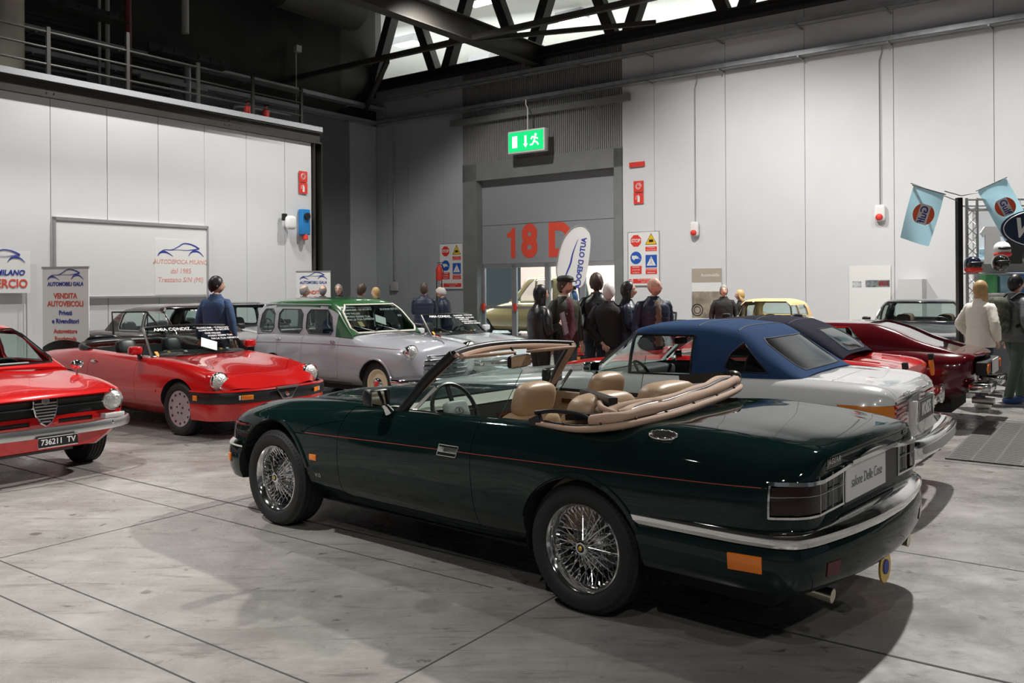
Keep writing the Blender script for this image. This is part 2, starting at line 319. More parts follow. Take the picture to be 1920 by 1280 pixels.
# sectional door with the glazed doors below
d = tag(bpy.data.objects.new('door_1', None), kind='structure'); COL.objects.link(d)
mb = MB()
for z0, z1 in ((2.36, 3.56), (3.56, 4.76), (4.76, 6.0)): mb.box(DL, DR, -0.30, -0.25, z0+.008, z1-.008, FB)
mb.box(DL, DR, -0.29, -0.27, 2.36, 6, FB)
mb.build('upper_panel', DOORG, d, ang=None)
Mt = frame(FB @ Vector((-1.33, -0.245, 3.0)), VB, NB)
q = MB(); M1 = frame(FB @ Vector((-2.78, -0.245, 2.98)), VB, NB); q.poly([(-.06, -.46), (.10, -.46), (.10, .47), (-.02, .47), (-.07, .36), (-.22, .30), (-.22, .19), (-.06, .19)], .004, M1); text_mb(q, '8',1.30, frame(FB @ Vector((-2.15, -0.245, 2.98)), VB, NB), bold=.05, sx=.86, res=12); text_mb(q, 'D', 1.32, frame(FB @ Vector((-1.05, -0.245, 2.98)), VB, NB), bold=.05, sx=.86, res=12); q.build('number', mat('door_number_red', (0.80, 0.09, 0.05), .5), d, ang=None)
nd = 4; dw = (DR-DL)/nd
for i in range(nd):
    a = DL+i*dw; b = a+dw; q = MB()
    q.box(a, a+.09, -.31, -.24, 0, 2.34, FB); q.box(b-.09, b, -.31, -.24, 0, 2.34, FB); q.box(a, b, -.31, -.24, 2.24, 2.36, FB); q.box(a, b, -.31, -.24, 0, .16, FB); q.box(a+.09, b-.09, -.30, -.25, .98, 1.06, FB)
    fr = q.build('door_leaf', ALU, d, ang=None)
    q = MB(); q.box(a+.09, b-.09, -.28, -.272, .16, .98, FB); q.box(a+.09, b-.09, -.28, -.272, 1.06, 2.24, FB); q.build('pane', GLASS, fr, ang=None)
    if i in (0, 1):
        q = MB(); q.box(a+.02, a+.10, -.24, -.16, .92, 1.14, FB); q.build('push_handle', RED, fr, ang=None)
# outdoors beyond the doors
mb = MB(); mb.box(-30, 30, -40, -0.5, -.05, -.01, FB); struct('ground_outside', mb, mat('asphalt_outside', (0.45, 0.46, 0.48), .8))
mb = MB(); mb.box(-14, 4, -16.3, -16, 0, 10, FB); struct('wall_outside_red', mb, mat('outside_brick_pink', (0.70, 0.40, 0.36), .8))
mb = MB(); mb.box(4, 20, -16.3, -16, 0, 10, FB); mb.m = 1
for k in range(5): mb.box(4.6+k*2.4, 6.2+k*2.4, -16, -15.9, 1, 6, FB)
struct('wall_outside_pale', mb, [mat('outside_pale', (0.70, 0.72, 0.75), .8), mat('outside_glazing', (0.2, 0.3, 0.4), .2)])
# cable trays on walls
def tray(name, F, t0, t1, y0, z, lab, parent=None):
    q = MB(); q.box(t0, t1, y0, y0+.02, z, z+.12, F); q.box(t0, t1, y0+.28, y0+.30, z, z+.12, F); q.box(t0, t1, y0, y0+.3, z, z+.012, F)
    t = t0+.3
    while t < t1: q.bar(F @ Vector((t, -.1, z-.02)), F @ Vector((t, y0+.32, z-.02)), .04, .03); t += 2.03
    o = q.build(name, GALV, ang=None); return tag(o, lab, 'cable tray')
tray('cable_tray', FB, -8.3, 30, .04, 7.13, 'lower galvanised cable tray fixed along the right-hand wall')
tray('cable_tray', FB, -8.3, 30, .25, 7.85, 'upper galvanised cable tray running along the right-hand wall under the truss')
tray('cable_tray', FC, -14, -0.1, .04, 7.13, 'dark cable tray along the far left wall beyond the store')
tray('cable_tray', FC, -14, -0.1, .2, 7.6, 'upper dark cable tray along the far left wall beyond the store')
q = MB(); q.box(-4.9, 1.5, .05, .2, 6.72, 6.9, FB); tag(q.build('curtain_rail_box', JAMB, ang=None), 'long grey housing fixed above the loading door under the cable tray', 'housing')
# ---- truss over wall B
mb = MB(); mb.box(-9, 30, -.3, .3, 8.58, 8.62, FB); mb.box(-9, 30, -.3, .3, 8.33, 8.37, FB); mb.box(-9, 30, .05, .09, 8.37, 8.58, FB)
struct('trim_4', mb, DBEAM)
tr = thing('roof_truss', 'dark steel roof truss with V-shaped web above the door wall', 'truss', tuple(FB @ Vector((0, 0, 8.6))))
Ti = Matrix.Translation(-(FB @ Vector((0, 0, 8.6))))
q = MB(); q.box(-9, 30, -.35, .35, 11.7, 12.1, FB); q.build('top_chord', DBEAM, tr, ang=None, M=Ti)
for i in range(-3, 7):
    t = i*3.3+1.2
    for s in (-1, 1):
        q = MB(); q.bar(FB @ Vector((t+s*.25, 0, 8.6)), FB @ Vector((t+s*1.55, 0, 11.8)), .34, .30, up=VB); q.build('web_member', DBEAM, tr, ang=None, M=Ti)
# second lattice girder farther back
# lit gallery beyond the truss
LITW = mat('gallery_corrugated', (0.55, 0.55, 0.50), .6)
mb = MB()
for i in range(210):
    a = -24+i*.26; mb.box(a, a+.15, -11.2, -11, 8.4, 11.6, FB); mb.box(a+.15, a+.26, -11.2, -11.06, 8.4, 11.6, FB)
struct('wall_gallery', mb, LITW)
mb = MB(); mb.box(-26, 31, -16.2, -.3, 12.2, 12.4, FB); struct('ceiling_gallery', mb, mat('gallery_ceiling', (0.50, 0.50, 0.45), .7))
mb = MB(); mb.box(-40, 40, -20, 26, 14.71, 14.9, None); struct('ceiling', mb, DARKP)
mb = MB(); mb.box(-26, 30, -11.1, -.25, 8.25, 8.45, FB); struct('floor_gallery', mb, DARKP)
q = MB()
for z in (9.0, 9.4, 9.8): q.tube([FB @ Vector((-22, -6, z)), FB @ Vector((30, -6, z))], .025, 6)
for i in range(35): q.cyl((-22+i*1.5, -6, 8.45), (-14+i*1.5, -6, 9.8), .03, 6, M=FB)
tag(q.build('gallery_railing', DBEAM), 'thin dark railing in front of the lit corrugated gallery wall', 'railing')
LAMPE = mat('lit_lamp', (1, 1, 1), .5, emit=(1.0, 1.0, 0.92), es=9)
gi = 0
for (t, y, w_) in ((-12.3, -5.74, 'leftmost lit lamp of the gallery ceiling, beside the dark corner'), (-8.48, -2.48, 'lit gallery lamp high at the top edge, left of the girder plate'), (-6.44, -3.45, 'lit gallery lamp at the top edge between two truss members'), (-5.0, -7.14, 'long lit gallery lamp right of the girder, above the exit sign'), (-11.7, -10.02, 'farthest small gallery lamp, seen low under the girder')):
    r = thing('gallery_lamp', w_, 'lamp', tuple(FB @ Vector((t, y, 11.87))), group='lit lamps on the gallery ceiling')
    Mi = Matrix.Translation(-(FB @ Vector((t, y, 11.87)))); q = MB(); q.box(t-.6, t+.6, y-.3, y+.3, 11.9, 12.2, FB); q.build('housing', ALU, r, ang=None, M=Mi)
    q = MB(); q.box(t-.55, t+.55, y-.25, y+.25, 11.87, 11.9, FB); q.build('diffuser', LAMPE, r, ang=None, M=Mi); lo = FB @ Vector((t, y, 11.85)); area('gallery_lamp_light', lo, lo-Vector((0, 0, 1)), 1.0, .5, 70, (1, 1, .9))
# ---- main girders crossing the hall
def ibeam(q, a, b, w, h, tf=.03):
    a = Vector(a); b = Vector(b); d = Vector((0, 0, h/2))
    q.bar(a+d, b+d, w, tf); q.bar(a-d, b-d, w, tf); q.bar(a, b, tf, h)
GB = FB @ Vector((-1.45, 0, 0))
g = thing('crane_girder', 'large dark riveted steel girder crossing the upper left ceiling', 'girder', (GB.x, GB.y, 8.1)); Gi = Matrix.Translation(-Vector((GB.x, GB.y, 8.1)))
q = MB(); ibeam(q, (GB.x, GB.y, 8.38), (GB.x-VA.x*22, GB.y-VA.y*22, 8.2), .34, .56); q.build('beam', BEAM, g, ang=None, M=Gi)
q = MB(); c = GB-VA*5.75+Vector((0, 0, 8.42)); X = frame(c+NA*.0+Vector((0, 0, .1)), VA, -NA)
q.box(-.42, .42, -.42, .42, .0, .045, X)
for i in range(7):
    for j in range(5): q.sphere((-.33+i*.11, -.34+j*.1, .045), .02, n=6, m=4, M=X)
    for j in range(2): q.sphere((-.33+i*.11, .2+j*.1, .045), .02, n=6, m=4, M=X)
q.build('rivet_plate', BEAM, g, ang=None, M=Gi)
def strut(a, b, w, lab):
    q = MB(); q.bar(a, b, w, w*1.1); return tag(q.build('roof_strut', BEAM, ang=None), lab, 'strut')
SP = Vector((-1.07, 23.05, 8.15))
strut(SP-VB*9.5, SP-VB*.12, .13, 'slim roof strut left of the big girder, running down to the left')
strut(SP+VB*.12, SP+VB*14, .13, 'slim roof strut rising to the upper right from the big girder')
strut(SP+Vector((.2, 0, -.02)), SP+VB*4.5-VA*(-1.9)+Vector((0, 0, .05)), .10, 'diagonal brace from the girder joint to the truss over the door')
strut(FB @ Vector((-8.3, .6, 7.6)), SP-VB*3+Vector((0, 0, -.1)), .12, 'dark brace near the top of the far corner')
# pipes and ducts on the upper left
def C(t, n, z): return FC @ Vector((t, n, z))
def cpipe(name, t, r, m, lab, z0=5.6, z1=12): q = MB(); q.tube([C(t, .35, z0), C(t, .35, z1)], r, 10); return tag(q.build(name, m), lab, 'pipe')
REDP = mat('dark_red_pipe', (0.16, 0.035, 0.025), .5); PALEP = mat('pale_pipe', (0.36, 0.37, 0.33), .5)
cpipe('vertical_pipe', -9.3, .085, REDP, 'rust red vertical pipe behind the guard railing')
cpipe('vertical_pipe', -9.85, .055, PALEP, 'right-hand pale pipe of two left of the rust red pipe')
cpipe('vertical_pipe', -10.06, .035, PALEP, 'left-hand thin pale pipe of two left of the rust red pipe')
cpipe('vertical_pipe', -7.65, .10, PALEP, 'pale pipe at the top behind the short cable tray box', 8.5)
cpipe('vertical_pipe', -7.6, .10, GALV, 'dull grey pipe rising below the cable tray box', z1=7.9)
q = MB(); q.tube([C(-12.3, .5, 5), C(-12.3, .5, 12)], .34, 14); tag(q.build('cream_column', mat('cream_paint', (.62, .58, .48), .6)), 'cream column at the upper left edge behind the railing', 'column')
def ctray(t0, t1, n, z, h, lab):
    q = MB(); q.box(t0, t1, n, n+.04, z, z+h, FC); q.box(t0, t1, n, n+.5, z, z+.03, FC)
    k = t0
    while k < t1: q.box(k, k+.03, n-.02, n, z, z+h, FC); q.box(k, k+.03, n+.04, n+.055, z, z+h, FC); k += .36
    return tag(q.build('cable_tray', DBEAM, ang=None), lab, 'cable tray')
ctray(-9.1, -6.9, .9, 7.55, .3, 'short dark cable tray right of the rust red pipe'); ctray(-11.6, -9.9, .9, 8.05, .3, 'dark cable tray at the very top left')
q = MB()
for z in (5.9, 6.3, 6.7, 7.1, 7.5): q.box(-12, -7.0, .02, .10, z, z+.05, FC)
for z in np.arange(5.6, 8.2, .12): q.box(-11.9, -10.2, .0, .02, z, z+.06, FC)
for z in np.arange(5.6, 7.4, .12): q.box(-9.0, -7.9, .0, .02, z, z+.06, FC)
tag(q.build('louvre_panel', DBEAM, ang=None), 'dark horizontal louvres and rails on the far left upper wall', 'louvres')
q = MB(); q.box(-9.0, -7.0, .3, .42, 7.05, 7.15, FC); tag(q.build('pale_conduit', PALEP, ang=None), 'pale horizontal conduit under the short dark cable tray', 'conduit')
q = MB(); q.tube(catmull([C(-7.3, .3, 6.6), C(-6.2, .3, 6.6), C(-5.9, .3, 6.85), C(-4.0, .3, 6.9)], 4), .045, 8); tag(q.build('bent_pipe', GALV), 'bent grey pipe behind the guard railing near the corner', 'pipe')
q = MB(); q.box(-3.7, -3.5, .1, .25, 8.9, 9.1, FC); q.tube([C(-3.6, .1, 7), C(-3.6, .1, 9)], .02, 6); tag(q.build('junction_box', PALEP), 'small pale junction box high on the dark left wall', 'box')
q = MB(); q.cyl(C(-5.2, 1.2, 10.3), C(-2.2, 1.2, 10.3), .6, 24); tag(q.build('air_duct', DARKP), 'round dark air duct near the ceiling at upper left', 'duct')
# ============================================================ CAR TOOLKIT (x forward, y left, z up, origin on the ground under the rear axle)
def paint(name, col, rough=0.22, coat=1.0, metal=0.0): return mat(name, col, rough, metal, coat=coat)
INB = mat('dark_interior', (0.018, 0.018, 0.018), 0.7); WELL = mat('wheel_well', (0.010, 0.010, 0.010), 0.9)
AMBER = mat('amber_lens', (0.85, 0.22, 0.02), 0.18, coat=.5); REDL = mat('red_lens', (0.45, 0.015, 0.012), 0.15, coat=.6); CLEARL = mat('clear_lens', (0.62, 0.62, 0.60), 0.12, coat=.7, bump=(45, .5, .01))
LAMPG = mat('headlamp_glass', (0.60, 0.60, 0.57), 0.22, 0.6, coat=1.0, bump=(55, .7, .012)); MIRR = mat('mirror_glass', (0.22, 0.24, 0.23), 0.03, 1.0); CARD = mat('paper', (0.75, 0.75, 0.72), .6)
ORG = mat('orange_card', (0.8, 0.38, 0.06), .6); CHALK = mat('white_marker', (0.85, 0.85, 0.85), .6); PLATE = mat('plate_black', (0.015, 0.015, 0.018), .4)
YS = ('yb', 'yl', 'yw', 'yu', 'yc', 'yi')
def loft_rows(rows, step=0.06, per=5, deform=None, closed=True):
    R = np.array(sorted(rows, key=lambda r: r[0]), float); xs = R[:, 0]; q = []
    for a, b in zip(xs[:-1], xs[1:]):
        n = max(2, int(math.ceil((b-a)/step))); q += [a+(b-a)*i/n for i in range(n)]
    q.append(xs[-1]); q = np.array(q); cols = [pchip(xs, R[:, j], q) for j in range(1, R.shape[1])]
    nk = (R.shape[1]-2)//2; out = []
    for i, x in enumerate(q):
        ks = [(cols[2*k][i], cols[2*k+1][i]) for k in range(nk)]+[(0.0, cols[-1][i])]
        P = [Vector((0, k[0], k[1])) for k in ks]; ext = P+[Vector((0, -P[-2].y, P[-2].z))]; sec = []
        for j in range(len(P)-1):
            p1, p2 = P[j], P[j+1]; p0 = P[j-1] if j > 0 else p1*2-p2; p3 = ext[j+2]
            # centripetal catmull
            t0 = 0; t1 = t0+max(1e-4, (p1-p0).length)**.5; t2 = t1+max(1e-4, (p2-p1).length)**.5; t3 = t2+max(1e-4, (p3-p2).length)**.5
            for s in range(per):
                t = t1+(t2-t1)*s/per
                A1 = p0*((t1-t)/(t1-t0))+p1*((t-t0)/(t1-t0)); A2 = p1*((t2-t)/(t2-t1))+p2*((t-t1)/(t2-t1)); A3 = p2*((t3-t)/(t3-t2))+p3*((t-t2)/(t3-t2))
                B1 = A1*((t2-t)/(t2-t0))+A2*((t-t0)/(t2-t0)); B2 = A2*((t3-t)/(t3-t1))+A3*((t-t1)/(t3-t1)); sec.append(B1*((t2-t)/(t2-t1))+B2*((t-t1)/(t2-t1)))
        half = sec; ring = [(x, p.y, p.z) for p in half]+[(x, 0, P[-1].z)]+[(x, -p.y, p.z) for p in reversed(half)]
        if deform: ring = [deform(*p) for p in ring]
        out.append(ring)
    return out
def loft_body(rows, name, mats, parent, deform=None, step=0.06, per=5, ang=40):
    rings = loft_rows(rows, step, per, deform); mb = MB(); mb.grid(rings, closed=True); n = len(rings[0])
    for r, o in ((0, 0), (len(rings)-1, 0)):
        b = r*n
        for k in range(n//2):
            f = (b+k, b+k+1, b+n-2-k, b+n-1-k)
            if k+1 == n-2-k: f = (b+k, b+k+1, b+n-1-k)
            if len(set(f)) >= 3 and k < n-1-k: mb.f.append(tuple(dict.fromkeys(f))); mb.mi.append(0)
    return mb.build(name, mats, parent, ang)
def loft_cabin(rows, name, mats, parent, deform=None, step=0.06, per=6, ang=50):
    # rows: x, yb, zb, ym, zm, yr, zr, yq, zq, zc ; open underneath
    rings = loft_rows(rows, step, per, deform); mb = MB(); mb.grid(rings); return mb.build(name, mats, parent, ang)
def booleans(o, cutters):
    for c in cutters:
        m = o.modifiers.new('b', 'BOOLEAN'); m.operation = 'DIFFERENCE'; m.object = c; m.solver = 'EXACT'
        try: m.material_mode = 'TRANSFER'
        except Exception: pass
    bpy.context.view_layer.update(); dg = bpy.context.evaluated_depsgraph_get()
    me = bpy.data.meshes.new_from_object(o.evaluated_get(dg)); o.modifiers.clear(); old = o.data; o.data = me; bpy.data.meshes.remove(old)
    me.set_sharp_from_angle(angle=math.radians(40))
def kill(objs):
    for c in objs: me = c.data; bpy.data.objects.remove(c); bpy.data.meshes.remove(me)
def arch_cutters(parent, wheels, r, yin, zc=None, ry=None):
    cs = []
    for (x, z) in wheels:
        for s in (-1, 1):
            mb = MB(); n = 40; pts = [((r)*math.cos(2*math.pi*k/n)+x, (ry or r)*math.sin(2*math.pi*k/n)+z) for k in range(n)]
            vs = [(p[0], s*yin, p[1]) for p in pts]+[(p[0], s*1.3, p[1]) for p in pts]
            mb.add(vs, [tuple(range(n)), tuple(range(n, 2*n))[::-1]]+[(i, n+i, n+(i+1) % n, (i+1) % n) for i in range(n)])
            c = mb.build('cut', WELL, parent); cs.append(c)
    return cs
def prism_cutter(parent, pts, z0, z1, m, slope=None):
    # pts in plan (x, y) ; slope(x) gives z0 shift
    n = len(pts); mb = MB(); mb.add([(p[0], p[1], z0) for p in pts]+[(p[0], p[1], z1) for p in pts], [tuple(range(n))[::-1], tuple(range(n, 2*n))]+[(i, (i+1) % n, n+(i+1) % n, n+i) for i in range(n)])
    return mb.build('cut', m, parent)
def well(parent, x, z, r, y0, y1, m=None):
    q = MB(); n = 18; s = 1 if y1 > 0 else -1
    arc = [(x+r*math.cos(a), z+r*math.sin(a)) for a in np.linspace(-.25, math.pi+.25, n)]
    q.grid([[(p[0], y0, p[1]) for p in arc], [(p[0], y1, p[1]) for p in arc]]); q.add([(p[0], y0, p[1]) for p in arc], [tuple(range(n))]); return q.build('wheel_well', m or WELL, parent)
def rrect(x0, x1, y, r=.12, n=4):
    out = []
    for cx, cy, a in ((x1-r, y-r, 0), (x0+r, y-r, 90), (x0+r, -y+r, 180), (x1-r, -y+r, 270)):
        for k in range(n+1): t = math.radians(a+90*k/n); out.append((cx+r*math.cos(t), cy+r*math.sin(t)))
    return out
def cut_panel(o, planes, name, mats=None, parent=None, gap=0.004, depth=0.018, off=0.0, filt=None, ang=40, trim=None):
    tree = bvh_of(o); bm = bmesh.new(); bm.from_mesh(o.data); PL_ = [(Vector(c), Vector(n).normalized()) for c, n in planes]
    def inside(p, tol): return all((p-c).dot(n) > tol for c, n in PL_)
    for i, (c, n) in enumerate(PL_):
        fs = [f for f in bm.faces if (not filt or filt(f)) and any(all((v.co-c2).dot(n2) > -0.005 for j, (c2, n2) in enumerate(PL_) if j > i) or inside(v.co, -0.1) for v in f.verts)]
        fs = [f for f in bm.faces if (not filt or filt(f)) and inside(f.calc_center_median(), -0.25)]
        g = set(); [g.update((f, *f.edges, *f.verts)) for f in fs]
        if g: bmesh.ops.bisect_plane(bm, geom=list(g), plane_co=c, plane_no=n, dist=1e-5)
    reg = [f for f in bm.faces if inside(f.calc_center_median(), 1e-6) and (not filt or filt(f))]
    if not reg: bm.free(); print('EMPTY PANEL', name); return None
    bm.faces.index_update(); idx = {f.index for f in reg}
    rim = {tuple(sorted(v.index for v in e.verts)) for f in reg for e in f.edges if any(g.index not in idx for g in e.link_faces)}
    b2 = bm.copy(); b2.faces.ensure_lookup_table(); bmesh.ops.delete(b2, geom=[f for f in b2.faces if f.index not in idx], context='FACES')
    if gap > 0:
        r = bmesh.ops.inset_region(b2, faces=b2.faces[:], thickness=gap, use_boundary=True, use_even_offset=True); bmesh.ops.delete(b2, geom=r['faces'], context='FACES')
    b2.normal_update()
    if off:
        for v in b2.verts: v.co += v.normal*off
    loops = []
    if trim:
        left = {e for e in b2.edges if e.is_boundary}
        while left:
            e = left.pop(); v0, v = e.verts; L_ = [v0.co.copy(), v.co.copy()]
            while True:
                nx = [x for x in v.link_edges if x in left]
                if not nx: break
                left.discard(nx[0]); v = nx[0].other_vert(v); L_.append(v.co.copy())
            if (L_[0]-L_[-1]).length < 1e-5: L_.pop()
            if len(L_) > 6: loops.append(L_)
    def skirt(b, edges, d):
        nr = {v: (tree.find_nearest(v.co)[1] or v.normal).copy() for e in edges for v in e.verts}; r = bmesh.ops.extrude_edge_only(b, edges=edges); m = {}
        nv = [g for g in r['geom'] if isinstance(g, bmesh.types.BMVert)]
        for v in nv:
            src = [e.other_vert(v) for e in v.link_edges if e.other_vert(v) in nr]
            if src: v.co -= nr[src[0]]*d
    if depth: skirt(b2, [e for e in b2.edges if e.is_boundary], depth)
    me = bpy.data.meshes.new(name); b2.to_mesh(me); b2.free()
    if mats: 
        me.polygons.foreach_set('material_index', [0]*len(me.polygons)); mm = mats
    else: mm = list(o.data.materials)
    p = finish(name, me, parent or o.parent, mm, ang)
    if loops:
        q = MB()
        for L_ in loops: q.tube(L_, trim[1], 5, closed=True)
        q.build(trim[2], trim[0], p)
    bm.verts.ensure_lookup_table(); bmesh.ops.delete(bm, geom=reg, context='FACES'); bm.normal_update()
    if depth:
        es = [e for e in bm.edges if e.is_boundary and tuple(sorted(v.index for v in e.verts)) in rim]
        skirt(bm, es, depth)
    bm.to_mesh(o.data); bm.free(); o.data.set_sharp_from_angle(angle=math.radians(ang)); o.data.update()
    return p
def solidify(o, t):
    m = o.modifiers.new('s', 'SOLIDIFY'); m.thickness = t; m.offset = -1; bpy.context.view_layer.update(); dg = bpy.context.evaluated_depsgraph_get()
    me = bpy.data.meshes.new_from_object(o.evaluated_get(dg)); o.modifiers.clear(); o.data = me; me.set_sharp_from_angle(angle=math.radians(50))
def bvh_of(o): return BVHTree.FromPolygons([v.co[:] for v in o.data.vertices], [tuple(p.vertices) for p in o.data.polygons])
def side_pt(b, x, z, s=1):
    h = b.ray_cast(Vector((x, s*2, z)), Vector((0, -s, 0))); return (h[0], h[1] if h[1].y*s > 0 else -h[1]) if h[0] else (None, None)
def top_pt(b, x, y):
    h = b.ray_cast(Vector((x, y, 3)), Vector((0, 0, -1))); return (h[0], h[1]) if h[0] else (None, None)
def end_pt(b, y, z, s=1):   # s=1 nose, -1 tail
    h = b.ray_cast(Vector((s*8, y, z)), Vector((-s, 0, 0))); return (h[0], h[1] if h[1].x*s > 0 else -h[1]) if h[0] else (None, None)
def rad_pt(b, cx, cy, ang, z):
    d = Vector((math.cos(ang), math.sin(ang), 0)); h = b.ray_cast(Vector((cx, cy, z))+d*3, -d); return (h[0], h[1] if h[1].dot(d) > 0 else -h[1]) if h[0] else (None, None)
def hug(mb, hits, w, t, sink=.002):   # strip lying on the surface along hits [(p, n)]
    hits = [h for h in hits if h[0] is not None]; m = len(hits)
    if m < 2: return
    vs = []
    for i, (p, n) in enumerate(hits):
        tg = (hits[min(i+1, m-1)][0]-hits[max(i-1, 0)][0]).normalized(); c = n.cross(tg).normalized()
        a = p-n*sink; b_ = p+n*t
        vs += [a-c*w/2, a+c*w/2, b_+c*w*.36, b_-c*w*.36]
    fs = []
    for i in range(m-1):
        for k in range(4): fs.append((i*4+k, i*4+(k+1) % 4, (i+1)*4+(k+1) % 4, (i+1)*4+k))
    fs += [(3, 2, 1, 0), tuple((m-1)*4+k for k in range(4))]; mb.add(vs, fs)
def surf_frame(p, n, x): return frame(p, Vector(x)-n*Vector(x).dot(n), n)
def sweep(mb, path, prof, closed=False):   # path plan points (x,y); prof (out, z [, ])
    P = [Vector((p[0], p[1])) for p in path]; m = len(P); rows = []
    for i in range(m):
        t = (P[min(i+1, m-1)]-P[max(i-1, 0)]).normalized(); n = Vector((t.y, -t.x)); z0 = path[i][2] if len(path[i]) > 2 else 0
        rows.append([(P[i].x+n.x*a, P[i].y+n.y*a, b+z0) for a, b in prof])
    mb.grid(rows, closed=True); k = len(prof); b0 = len(mb.v)-m*k; mb.f += [tuple(b0+j for j in range(k)), tuple(b0+(m-1)*k+j for j in range(k))[::-1]]; mb.mi += [mb.m, mb.m]
def ellipsoid(mb, c, s, e=0.5, n=20, m=12, M=None):   # rounded cushion (superellipsoid)
    sp = lambda v, p: math.copysign(abs(v)**p, v); rows = []
    for i in range(m+1):
        a = -math.pi/2+math.pi*i/m
        rows.append([(c[0]+s[0]/2*sp(math.cos(a), e)*sp(math.cos(b), e), c[1]+s[1]/2*sp(math.cos(a), e)*sp(math.sin(b), e), c[2]+s[2]/2*sp(math.sin(a), e)) for b in [2*math.pi*k/n for k in range(n)]])
    mb.grid(rows, M, closed=True)
def torus(mb, c, R, r, M=None, n=32, k=8):
    mb.tube([(c[0]+R*math.cos(2*math.pi*i/n), c[1]+R*math.sin(2*math.pi*i/n), c[2]) for i in range(n)], r, k, M, closed=True, up=(0, 0, 1))
def rot(ax, deg): return Matrix.Rotation(math.radians(deg), 4, ax)
def T(x, y, z): return Matrix.Translation((x, y, z))
def seat(parent, x, y, z, m, hz=.72, rest=True, w=.50, lean=14, name='seat', hw=.30):
    mb = MB(); ellipsoid(mb, (0, 0, .09), (.52, w, .20), .45, M=T(x+.22, y, z)); B = T(x-.02, y, z+.05) @ rot('Y', -lean)
    ellipsoid(mb, (0, 0, .235), (.16, w*.96, .52), .45, M=B); ellipsoid(mb, (.055, 0, .24), (.12, w*.6, .42), .5, M=B)
    for s in (-1, 1): ellipsoid(mb, (.06, s*w*.40, .22), (.17, .10, .38), .6, M=B)
    o = mb.build(name, m, parent, 60)
    if rest:
        q = MB(); ellipsoid(q, (0.01, 0, hz), (.12, hw, .22), .62, M=B); h = q.build('headrest', m, o, 60)
    return o
def steering(parent, x, y, z, R=.19, m=None, tilt=22, pad=(.09, .06)):
    M = T(x, y, z) @ rot('Y', -90+tilt) @ rot('Z', 90); mb = MB(); torus(mb, (0, 0, 0), R, .014, M)
    for a in (0, 180, 270): mb.bar(M @ Vector((0, 0, .0)), M @ Vector((R*math.cos(math.radians(a)), R*math.sin(math.radians(a)), 0)), .03, .012)
    mb.cyl((0, 0, -.0), (0, 0, -.3), .03, 10, M=M)
    o = mb.build('steering_wheel', m or BLACK, parent)
    q = MB(); ellipsoid(q, (0, 0, .012), (pad[0]*2, pad[1]*2, .05), .5, M=M); return o, q, M
